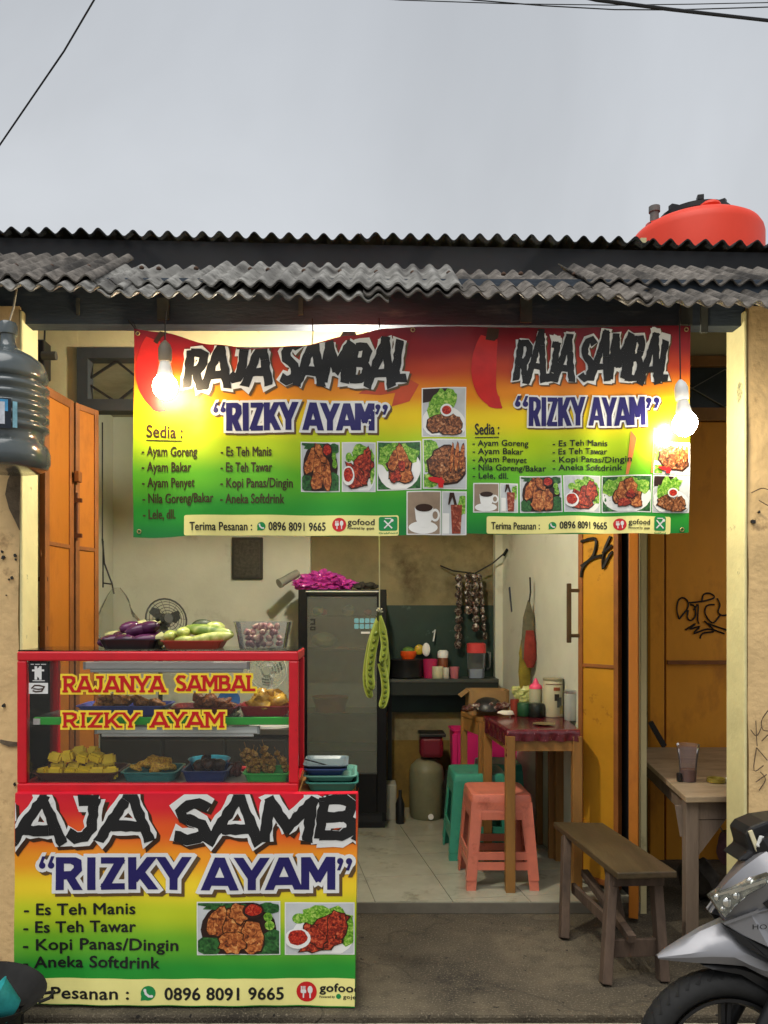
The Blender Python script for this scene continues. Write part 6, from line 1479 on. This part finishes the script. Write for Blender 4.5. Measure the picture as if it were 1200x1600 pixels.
teal = mat('teal stool plastic', s2l((62, 152, 128)), .4, var=.12, vs=9, coat=.1, stain=s2l((44, 112, 94)), sscale=7, sth=.58, ssoft=.15)
salm = mat('salmon stool plastic', s2l((208, 118, 96)), .4, var=.12, vs=9, coat=.1, stain=s2l((160, 84, 66)), sscale=7, sth=.58, ssoft=.15)
def stools(label, x, yfoot, dd, n, m, col, wpx, h=.47, step=.04, grp='stacked plastic stools', dep=0):
    c = P(x, 0, dd)
    for i in range(n):
        lb_ = label[i]; t_ = thing('plastic_stool', lb_, 'stool', (c.x, dd, FL + i * step), grp); stool(t_, c.x, dd, FL + i * step + .001, h, wpx * .8, wpx, m)
stools(['salmon plastic stool, lower of the nested pair by the red table', 'salmon plastic stool nested on top, nearest the threshold'], 776, 0, 4.50, 2, salm, 'salmon', .40, .46, .055)
stools(['teal plastic stool, lower of the nested pair at the room middle', 'teal plastic stool on top of the pair left of the salmon stools'], 745, 0, 5.02, 2, teal, 'teal', .40, .47, .05)
stools(['teal plastic stool standing farther back under the rear table'], 778, 0, 5.42, 1, mat('deep teal plastic', s2l((56, 150, 128)), .4), 'teal', .34, .5)

# ================================================================== bench
bz = .475
be = thing('wooden_bench', 'worn dark plank bench on splayed legs standing on the porch', 'bench', (1.2, 3.75, 0))
cn_ = [(1.078, 3.33), (1.335, 3.35), (1.262, 4.13), (1.01, 4.15)]
b = MB(); b.prism([(x, y, bz - .03) for x, y in cn_], (0, 0, .03))
b.build('seat', wood_b, be, bevel=.006)
for nm_, (top, foot) in (('leg', ((1.10, 3.47), P(946, 1541, 3.35))), ('leg', ((1.29, 3.48), P(1036, 1530, 3.38))), ('leg', ((1.04, 4.0), P(881, 1467, 3.82))), ('leg', ((1.22, 4.0), (1.30, 3.95, 0)))):
    foot = Vector(foot); foot.z = .003; b = MB(); b.bar(foot, (top[0], top[1], bz - .031), .062, .04, up=(1, 0, 0)); b.build('leg', wood_leg, be, bevel=.004)
a, c = P(945, 1496, 3.38), P(1032, 1494, 3.4)
b = MB(); b.bar((a.x, 3.40, .13), (c.x, 3.42, .13), .02, .075); b.build('end_stretcher', wood_leg, be, bevel=.003)
b = MB(); b.bar((1.10, 3.5, .2), (1.06, 3.95, .2), .02, .05); b.build('side_stretcher', wood_leg, be, bevel=.003)
b = MB(); b.bar((1.15, 3.36, .185), (1.13, 4.0, .26), .035, .035); b.build('long_stretcher', wood_leg, be, bevel=.003)
b = MB(); b.bar((1.09, 3.43, bz - .06), (1.31, 3.44, bz - .06), .03, .055); b.build('end_batten', wood_leg, be, bevel=.003)

# ================================================================== porch table with cup
zt_ = .72
tb = thing('porch_table', 'weathered grey wooden table on the porch beside the right pillar', 'table', (2.0, 4.3, 0))
cns = [(1.49, 3.64), (2.3, 3.68), (2.42, 5.0), (1.70, 5.0)]
top_m = mat('worn grey table top', s2l((158, 138, 112)), .45, var=.3, vs=9, bump=.2, bs=40, stain=s2l((104, 88, 70)), sscale=4, sth=.5, ssoft=.2, stretch=(.5, 1.5, 1))
b = MB(); b.prism([(x, y, zt_ - .028) for x, y in cns], (0, 0, .028)); b.build('table_top', top_m, tb, bevel=.004)
ins = [(1.535, 3.70), (2.25, 3.74), (2.35, 4.94), (1.74, 4.94)]
for x, y in ins:
    b = MB(); b.bx(x - .03, x + .03, y - .025, y + .025, 0, zt_ - .029); b.build('leg', wood_g, tb, bevel=.004)
for (p, q) in ((0, 1), (1, 2), (2, 3), (3, 0)):
    p, q = Vector((*ins[p], 0)), Vector((*ins[q], 0)); dv = (q - p).normalized() * .03
    b = MB(); b.bar((p.x + dv.x, p.y + dv.y, zt_ - .075), (q.x - dv.x, q.y - dv.y, zt_ - .075), .022, .085); b.build('apron', wood_g, tb, bevel=.003)
b = MB(); b.prism([(1.566, 3.695, zt_ - .12), (1.70, 3.702, zt_ - .12), (1.566, 3.695, zt_ - .29)], (0, .018, 0)); b.build('corner_brace', wood_g, tb)
b = MB(); b.bar((1.50, 3.73, zt_ - .06), (1.52, 3.72, .52), .02, .045); b.build('corner_brace', wood_g, tb)
cp = thing('plastic_cup', 'clear plastic cup with brown drink on the porch table', 'cup', (P(1075, 1214, 4.1).x, 4.1, zt_))
cdp = 3.98; c = P(1075, 0, cdp); c.z = zt_ + .001; r_ = 13 * cdp / F
b = MB(); b.lathe([(r_ * .9, 0), (r_ * 1.05, .10), (r_ * 1.3, .18), (r_ * 1.34, .183)], c, 24, capt=False); b.build('cup_wall', glass_mat('cup plastic', (.75, .66, .70), .10, .08), cp, smooth=True)
b = MB(); b.lathe([(r_ * .84, .004), (r_ * .95, .06)], c, 24); b.build('drink', mat('brown drink', s2l((120, 66, 30)), .15, var=.2), cp, smooth=True)
b = MB(); c2 = P(1060, 0, 3.98); b.box((c2.x, 3.97, zt_ + .022), (.02, .03, .044)); b.build('lighter', blackp, None, bevel=.006, label='small dark lighter beside the plastic cup', cat='lighter')
b = MB(); c2 = P(1119, 0, 3.95); b.lathe([(.035, 0), (.044, .003), (.044, .022), (.036, .022), (.034, .008)], (c2.x, 3.95, zt_ + .001), 22); b.build('ashtray', mat('olive tin', s2l((150, 136, 60)), .35, metal=.4), None, smooth=True, label='low round olive tin ashtray on the porch table', cat='ashtray')
b = MB(); c2 = P(1139, 0, 3.95); b.lathe([(.016, 0), (.018, .02), (.01, .024)], (c2.x, 3.95, zt_ + .001), 14); b.build('small_cap', whitep, None, smooth=True, label='small white cap beside the ashtray at pillar edge', cat='cap')
hb_ = thing('hanging_pouch', 'dull purple pouch hanging by a cord under the porch table', 'pouch', P(1140, 1355, 4.1))
b = MB(); c = P(1142, 1325, 4.1); b.lump(c, (.07, .06, .10), 3, .25, 3); b.build('pouch', mat('purple grey cloth', s2l((120, 84, 92)), .8, var=.3, vs=14), hb_, smooth=True)
b = MB(); b.tube([c + Vector((0, 0, .09)), P(1130, 1300, 4.1), P(1112, 1272, 4.1), P(1110, 1256, 4.1)], .004); b.build('cord', mat('grey cord', s2l((130, 120, 104)), .8), hb_)
b = MB(); c2 = P(1117, 0, 4.2); b.lump((c2.x, 4.4, .10), (.10, .14, .10), 8, .4, 3); b.build('rag_heap', mat('dark rag', s2l((62, 56, 48)), .9, var=.4, vs=12), None, smooth=True, label='dark rag heap on the ground under the porch table', cat='rags')

# ================================================================== wok with teal basin, lower left
wc = P(-14, 1548, 2.86); M = Matrix.Rotation(R(9), 4, 'Y') @ Matrix.Rotation(R(4), 4, 'X')
wk = thing('wok', 'black iron wok standing on a low stand by the counter corner', 'wok', (wc.x, 2.86, -.02))
rw = .182
wm = mat('soot black iron', (.010, .010, .010), .7, var=.4, vs=18, spec=.3)
b = MB(); prof = [(.02, -.10), (.06, -.096), (.11, -.07), (.155, -.03), (rw, .006), (rw + .006, .008), (rw, .0), (.15, -.034), (.105, -.066), (.055, -.088), (.0101, -.09)]
b.lathe(prof, wc, 40, M, capt=False); b.build('pan', wm, wk, smooth=True, ang=60)
for sg in (-1, 1):
    b = MB(); b.tube([wc + M @ Vector((sg * (rw + .002), -.03, .004)), wc + M @ Vector((sg * (rw + .035), -.02, .02)), wc + M @ Vector((sg * (rw + .035), .02, .02)), wc + M @ Vector((sg * (rw + .002), .03, .004))], .006); b.build('lug_handle', wm, wk, smooth=True)
b = MB(); b.lathe([(.10, -.11 - wc.z + .09), (.1, -.075)], wc, 20, capb=False, capt=False); b.build('stand_ring', wm, wk, smooth=True)
for a in range(3):
    aa = a * 2.094 + .4; b = MB(); b.cyl((wc.x + .1 * math.cos(aa), 2.86 + .1 * math.sin(aa), -.02), (wc.x + .1 * math.cos(aa), 2.86 + .1 * math.sin(aa), wc.z - .07), .009, n=8); b.build('stand_leg', wm, wk)
tealb = mat('turquoise plastic', s2l((62, 178, 178)), .35, var=.25, vs=20)
b = MB(); c = P(8, 1568, 2.80); Mt = Matrix.Rotation(R(-52), 4, 'Y') @ Matrix.Rotation(R(14), 4, 'X')
b.lathe([(.03, -.045), (.042, -.041), (.078, .045), (.082, .048), (.076, .044), (.038, -.036)], c + Vector((-.012, .01, -.012)), 28, Mt, capt=False); b.build('basin', tealb, None, smooth=True, ang=60, label='turquoise plastic dipper lying inside the black wok', cat='dipper')

# ================================================================== motor scooter, facing left
SD = 2.40; SZ = -.03
def X(x): return (x - VX) * SD / F
def Zs(y): return EYE + (VY - y) * SD / F
def Q(x, y, h, sg):
    p = P(x, y, SD - h); return Vector((p.x, SD + sg * h, p.z))
def prof(pts): return [(X(x), Zs(y)) for x, y in pts]
mo = thing('motor_scooter', 'silver and black motor scooter parked at the right edge, nose to the left', 'scooter', (X(1400), SD, SZ))
slv = mat('silver scooter paint', s2l((142, 142, 146)), .4, metal=.45, var=.06, coat=.5)
blk = mat('satin black plastic', (.014, .014, .015), .42, var=.1)
rub = mat('tyre rubber', (.014, .014, .014), .75, var=.3, vs=30)
wx, wz, wr = X(1131), Zs(1632), 136 * SD / F
wz = SZ + wr - .006
def wheel(cx, cz, r_):
    wroot_name = 'front_wheel' if cx < X(1300) else 'rear_wheel'
    b = MB(); n = 56; rings = []
    tw2 = .045
    for i in range(n):
        a = 2 * math.pi * i / n; ring = []
        for k_ in range(14):
            t2 = 2 * math.pi * k_ / 14; rad = r_ - .042 + .042 * math.cos(t2); yy = tw2 * math.sin(t2) * (1 if math.cos(t2) > -.5 else .75)
            ring.append((cx + rad * math.cos(a), SD + yy, cz + rad * math.sin(a)))
        rings.append(ring)
    vr = [[b.bm.verts.new(Vector(p)) for p in r2] for r2 in rings]
    for i in range(n):
        p, q = vr[i], vr[(i + 1) % n]
        for k_ in range(14): b.bm.faces.new((p[k_], p[(k_ + 1) % 14], q[(k_ + 1) % 14], q[k_]))
    ty = b.build(wroot_name, rub, mo, smooth=True, ang=70)
    # tread grooves as small raised blocks
    b = MB()
    for i in range(44):
        a = 2 * math.pi * i / 44
        for sg in (-1, 1):
            p0 = Vector((cx + (r_ + .0005) * math.cos(a), SD + sg * .006, cz + (r_ + .0005) * math.sin(a))); a2 = a + .10; p1 = Vector((cx + (r_ - .013) * math.cos(a2), SD + sg * .034, cz + (r_ - .013) * math.sin(a2)))
            b.bar(p0, p1, .012, .0014, up=Vector((math.cos(a), 0, math.sin(a))))
    b.build('tread', rub, ty)
    b = MB()
    for rr, hw in ((r_ - .085, .034),):
        prof_ = [(rr + .012, -hw), (rr + .002, -hw), (rr - .008, -hw * .6), (rr - .008, hw * .6), (rr + .002, hw), (rr + .012, hw)]
        rg = [[(cx + p[0] * math.cos(a), SD + p[1], cz + p[0] * math.sin(a)) for p in prof_] for a in [2 * math.pi * i / 48 for i in range(49)]]
        b.loft(rg, caps=False, closed=False)
    rim = b.build('rim', blk, ty, smooth=True, ang=50)
    for i in range(10):
        a = 2 * math.pi * (i // 2) / 5 + (.16 if i % 2 else -.16) + .3; b = MB()
        b.bar((cx + .035 * math.cos(a), SD, cz + .035 * math.sin(a)), (cx + (r_ - .092) * math.cos(a - (.1 if i % 2 else -.1)), SD, cz + (r_ - .092) * math.sin(a - (.1 if i % 2 else -.1))), .026, .014, up=(-math.sin(a), 0, math.cos(a))); b.build('spoke', blk, ty, bevel=.003)
    b = MB(); b.cyl((cx, SD - .05, cz), (cx, SD + .05, cz), .042, n=20); b.build('hub', blk, ty, smooth=True)
    b = MB(); b.cyl((cx, SD - .048, cz), (cx, SD - .044, cz), .098, n=40); b.cyl((cx, SD - .0505, cz), (cx, SD - .0485, cz), .05, n=24); b.build('brake_disc', mat('brake disc steel', s2l((126, 104, 88)), .4, metal=.8, var=.3, vs=30), ty, smooth=True)
    for i in range(16):
        a = 2 * math.pi * i / 16; rr = .072 + .014 * (i % 2); b = MB(); b.cyl((cx + rr * math.cos(a), SD - .0487, cz + rr * math.sin(a)), (cx + rr * math.cos(a), SD - .0492, cz + rr * math.sin(a)), .0045, n=8); b.build('disc_hole', blackp, ty)
    return ty
wheel(wx, wz, wr); wheel(wx + 1.27, wz, wr)
# fork and caliper
for yy in (-.075, .075):
    b = MB(); b.cyl((wx + .012, SD + yy, wz - .012), (wx + .17, SD + yy, wz + .30), .021, .024, 14); b.build('fork_leg', blk, mo, smooth=True)
    b = MB(); b.cyl((wx + .13, SD + yy, wz + .22), (wx + .26, SD + yy * .9, wz + .48), .014, n=12); b.build('fork_tube', silver, mo, smooth=True)
b = MB(); b.cyl((wx, SD - .09, wz), (wx, SD + .09, wz), .012, n=10); b.build('axle', silver, mo)
b = MB(); b.box((wx + .115, SD - .062, wz + .075), (.06, .035, .085), Matrix.Rotation(R(25), 4, 'Y')); b.build('brake_caliper', blk, mo, bevel=.01)
b = MB(); b.tube([(wx + .12, SD - .08, wz + .1), (wx + .16, SD - .10, wz + .2), (wx + .2, SD - .09, wz + .33)], .006); b.build('brake_hose', blackp, mo, smooth=True)
# front mudguard: thin shell over the wheel with pointed nose and a crease
def arch(outer, inner, hws, m, name, yoff=0):
    """outer and inner: matching px rows along the guard; cross-section arches over the wheel"""
    rings = []
    for (xo, yo), (xi, yi), hw in zip(outer, inner, hws):
        O = Vector((X(xo), 0, Zs(yo))); I = Vector((X(xi), 0, Zs(yi))); ring = []
        for u in (-1, -.94, -.6, -.2, .2, .6, .94, 1):
            au = abs(u); k_ = 0 if au < .3 else (.25 if au < .7 else (.7 if au < .97 else 1))
            I2 = Q(xi, yi, hw, 1); q = O.lerp(Vector((I2.x, 0, I2.z)), k_); ring.append((q.x, SD + hw * (u if au < .7 else math.copysign(.95 if au < .97 else 1, u)), q.z))
        for u in (.9, .5, 0, -.5, -.9):
            au = abs(u); k_ = .22 if au < .3 else (.4 if au < .7 else .98); q = O.lerp(I, k_); ring.append((q.x, SD + hw * u * .97, q.z))
        rings.append(ring)
    b = MB(); b.loft(rings); return b.build(name, m, mo, smooth=True, ang=28)
arch([(1027, 1492), (1042, 1481), (1064, 1468), (1092, 1452), (1128, 1436), (1160, 1446), (1200, 1466), (1240, 1500)], [(1028, 1497), (1050, 1497), (1080, 1496.5), (1112, 1495), (1148, 1496), (1172, 1508), (1192, 1516), (1228, 1524)], (.010, .026, .044, .060, .074, .08, .082, .082), slv, 'front_mudguard')
b = MB(); b.pillow(prof([(1085, 1498), (1130, 1496), (1160, 1504), (1196, 1524), (1240, 1560), (1228, 1575), (1185, 1535), (1140, 1508)]), SD, .05); b.build('inner_mudguard', blk, mo, smooth=True, ang=35)
# nose cowl
def cowl(name, pts, hw, m, steps=((-1, .72), (-.86, .9), (-.5, .985), (0, 1), (.5, .985), (.86, .9), (1, .72)), ang=26):
    b = MB(); b.pillow(prof(pts), SD, hw, steps); return b.build(name, m, mo, smooth=True, ang=ang)
def shell(name, rows, m, ang=30, far=.55):
    """rows of (x px, y px, half width m) from the nose back; both flanks built"""
    b = MB(); n = len(rows[0])
    for sg in (-1, 1):
        vv = [[b.bm.verts.new(Q(x, y, h, sg) if sg < 0 else Q(x + 46 * h / .1 * .5, y + 20 * h / .1 * .5, h * far, sg)) for x, y, h in r2] for r2 in rows]
        for r0, r1 in zip(vv, vv[1:]):
            for k_ in range(n - 1): b.bm.faces.new((r0[k_], r0[k_ + 1], r1[k_ + 1], r1[k_]))
    bmesh.ops.remove_doubles(b.bm, verts=b.bm.verts[:], dist=.0015)
    return b.build(name, m, mo, smooth=True, ang=ang)
shell('front_cowl', [[(1109, 1400, 0), (1112, 1404, .02), (1122, 1424, .03), (1130, 1440, .0)],
    [(1118, 1388, 0), (1122, 1394, .055), (1135, 1418, .07), (1140, 1444, .03)],
    [(1134, 1368, 0), (1138, 1376, .075), (1156, 1404, .10), (1160, 1446, .06)],
    [(1156, 1340, 0), (1160, 1356, .085), (1184, 1388, .125), (1190, 1442, .09)],
    [(1184, 1312, 0), (1188, 1336, .09), (1215, 1366, .145), (1220, 1420, .11)],
    [(1216, 1292, 0), (1222, 1316, .09), (1250, 1345, .15), (1256, 1400, .12)],
    [(1252, 1300, 0), (1258, 1318, .08), (1280, 1350, .13), (1290, 1400, .1)]], slv)
# headlight: dark housing, clear lens, reflectors and chrome ribs on the near flank
for sg in (-1,):
    hl = MB(); fy = lambda x, y: .03 + (x - 1109) * .00135
    poly = [(1111, 1403), (1124, 1394), (1148, 1386), (1180, 1376), (1206, 1368), (1196, 1384), (1170, 1398), (1148, 1416), (1134, 1434), (1126, 1426)]
    hl.prism([Q(x, y, fy(x, y) + .012, sg) for x, y in poly], (0, -sg * .03, 0)); h_ = hl.build('headlight', mat('headlight housing', s2l((120, 118, 108)), .2, metal=.85, var=.8, vs=45, col2=s2l((220, 220, 210))), mo)
    b = MB(); b.prism([Q(x, y, fy(x, y) + .018, sg) for x, y in poly], (0, -sg * .004, 0)); b.build('lens', glass_mat('headlight lens', (.9, .92, .9), .06, .03), h_)
    for (x, y, r2) in ((1122, 1402, .012), (1138, 1410, .016), (1130, 1420, .009), (1152, 1400, .012), (1172, 1376, .010)):
        if sg > 0: continue
        b = MB(); b.ball(Q(x, y, fy(x, y) + .013, sg), (r2, .006, r2), 12, 8); b.build('reflector', mat('bright reflector', (.9, .9, .86), .12, metal=1, var=0), h_, smooth=True)
    b = MB(); b.bar(Q(1118, 1399, fy(1118, 0) + .015, sg), Q(1160, 1387, fy(1160, 0) + .015, sg), .006, .006); b.bar(Q(1140, 1396, fy(1140, 0) + .015, sg), Q(1196, 1376, fy(1196, 0) + .015, sg), .006, .008); b.build('chrome_rib', mat('bright reflector', (.9, .9, .86), .12, metal=1), h_)
# lower side panel with raised lettering, black under edge
for sg in (-1, 1):
    o3 = .125 if sg < 0 else .125
    def sp(x, y, e=0): 
        return Q(x, y, (.05 + (x - 1128) * .00095 if x < 1215 else .133) + e, sg)
    b = MB(); pts = [(1130, 1444), (1172, 1426), (1215, 1418), (1290, 1400), (1330, 1440), (1300, 1560), (1240, 1505), (1200, 1480), (1160, 1462)]
    b.prism([sp(*p) for p in pts], (0, -sg * .02, 0)); pn = b.build('side_panel', slv, mo, bevel=.004)
    b = MB(); pts = [(1132, 1447), (1162, 1463), (1202, 1482), (1242, 1508), (1300, 1566), (1292, 1580), (1236, 1526), (1196, 1496), (1160, 1476)]
    b.prism([sp(x, y, .003) for x, y in pts], (0, -sg * .03, 0)); b.build('panel_under_edge', blk, mo)
    b = MB(); b.bar(sp(1132, 1443, .004), sp(1186, 1423, .004), .006, .008); b.build('panel_ridge', slv, mo)
    if sg < 0:
        flat('emblem_lettering', text_polys('HONDA', 1176, 1234, 1452, 8, .05), lambda x, y, off: sp(x, y, .0012 + off), blackink, pn, .0005, None, 0)
    b = MB(); b.prism([sp(x, y, .002) for x, y in [(1192, 1412), (1214, 1400), (1240, 1400), (1230, 1418), (1205, 1424)]], (0, -sg * .02, 0)); b.build('panel_recess', blk, mo)
# handlebar cover with small screen, mirrors and grips
shell('handlebar_cover', [[(1158, 1342, 0), (1160, 1344, .02), (1166, 1346, .03), (1172, 1346, 0)], [(1176, 1324, 0), (1178, 1330, .06), (1184, 1340, .07), (1190, 1346, 0)], [(1186, 1296, 0), (1192, 1312, .09), (1204, 1330, .10), (1212, 1342, 0)], [(1206, 1280, 0), (1216, 1300, .10), (1230, 1318, .11), (1240, 1332, 0)], [(1250, 1276, 0), (1256, 1296, .10), (1264, 1312, .10), (1270, 1326, 0)]], blk)
b = MB(); b.prism([Q(x, y, .058, -1) for x, y in [(1153, 1346), (1172, 1330), (1165, 1304), (1174, 1293), (1196, 1284), (1240, 1278), (1256, 1330), (1200, 1348)]], (0, .11, 0)); b.build('handlebar_visor', blk, mo, bevel=.008)
for sg in (-1, 1):
    b = MB(); b.bar(Q(1172 + (90 if sg > 0 else 0), 1298, .064, sg), Q(1184 + (90 if sg > 0 else 0), 1329, .064, sg), .006, .012); b.build('light_strip', mat('pale strip', s2l((226, 216, 180)), .3, var=0), mo)
    b = MB(); b.box(Q(1191 + (90 if sg > 0 else 0), 1316, .072, sg), (.028, .012, .035), Matrix.Rotation(R(20), 4, 'Y')); b.build('turn_signal', mat('clear signal lens', s2l((220, 220, 216)), .15, var=.2, vs=120), mo, bevel=.005)
    b = MB(); b.cyl((X(1285), SD + sg * .1, Zs(1300)), (X(1330), SD + sg * .33, Zs(1296)), .017, n=14); b.build('grip', blk, mo, smooth=True)
    b = MB(); b.tube([(X(1290), SD + sg * .13, Zs(1292)), (X(1285), SD + sg * .22, Zs(1296)), (X(1300), SD + sg * .31, Zs(1298))], .006); b.build('brake_lever', silver, mo, smooth=True)
    b = MB(); b.tube([(X(1325), SD + sg * .16, Zs(1290)), (X(1330), SD + sg * .2, Zs(1240)), (X(1332), SD + sg * .24, Zs(1215))], .006); b.build('mirror_stem', blk, mo, smooth=True)
    b = MB(); b.ball((X(1334), SD + sg * .27, Zs(1195)), (.02, .065, .045)); b.build('mirror', blk, mo, smooth=True)
# the rest of the scooter beyond the picture edge
cowl('leg_shield', [(1230, 1330), (1275, 1330), (1335, 1560), (1330, 1650), (1290, 1600)], .19, slv)
cowl('floor_board', [(1300, 1610), (1500, 1610), (1520, 1660), (1310, 1660)], .15, blk)
cowl('rear_body', [(1470, 1420), (1560, 1395), (1760, 1370), (1830, 1390), (1760, 1470), (1600, 1570), (1500, 1600)], .15, slv)
cowl('saddle', [(1450, 1400), (1490, 1375), (1640, 1365), (1770, 1345), (1800, 1362), (1700, 1398), (1520, 1420)], .15, blk)
cowl('engine', [(1560, 1590), (1700, 1570), (1800, 1620), (1790, 1670), (1620, 1680)], .1, blk)
b = MB(); b.cyl((X(1620), SD + .1, Zs(1690)), (X(1850), SD + .16, Zs(1640)), .05, n=16); b.build('exhaust', blk, mo, smooth=True)
b = MB(); b.cyl((X(1480), SD - .1, Zs(1660)), (X(1465), SD - .2, SZ + .002), .011, n=8); b.build('side_stand', blk, mo)
# the helper text curve is not part of the place
bpy.data.objects.remove(_to, do_unlink=True)
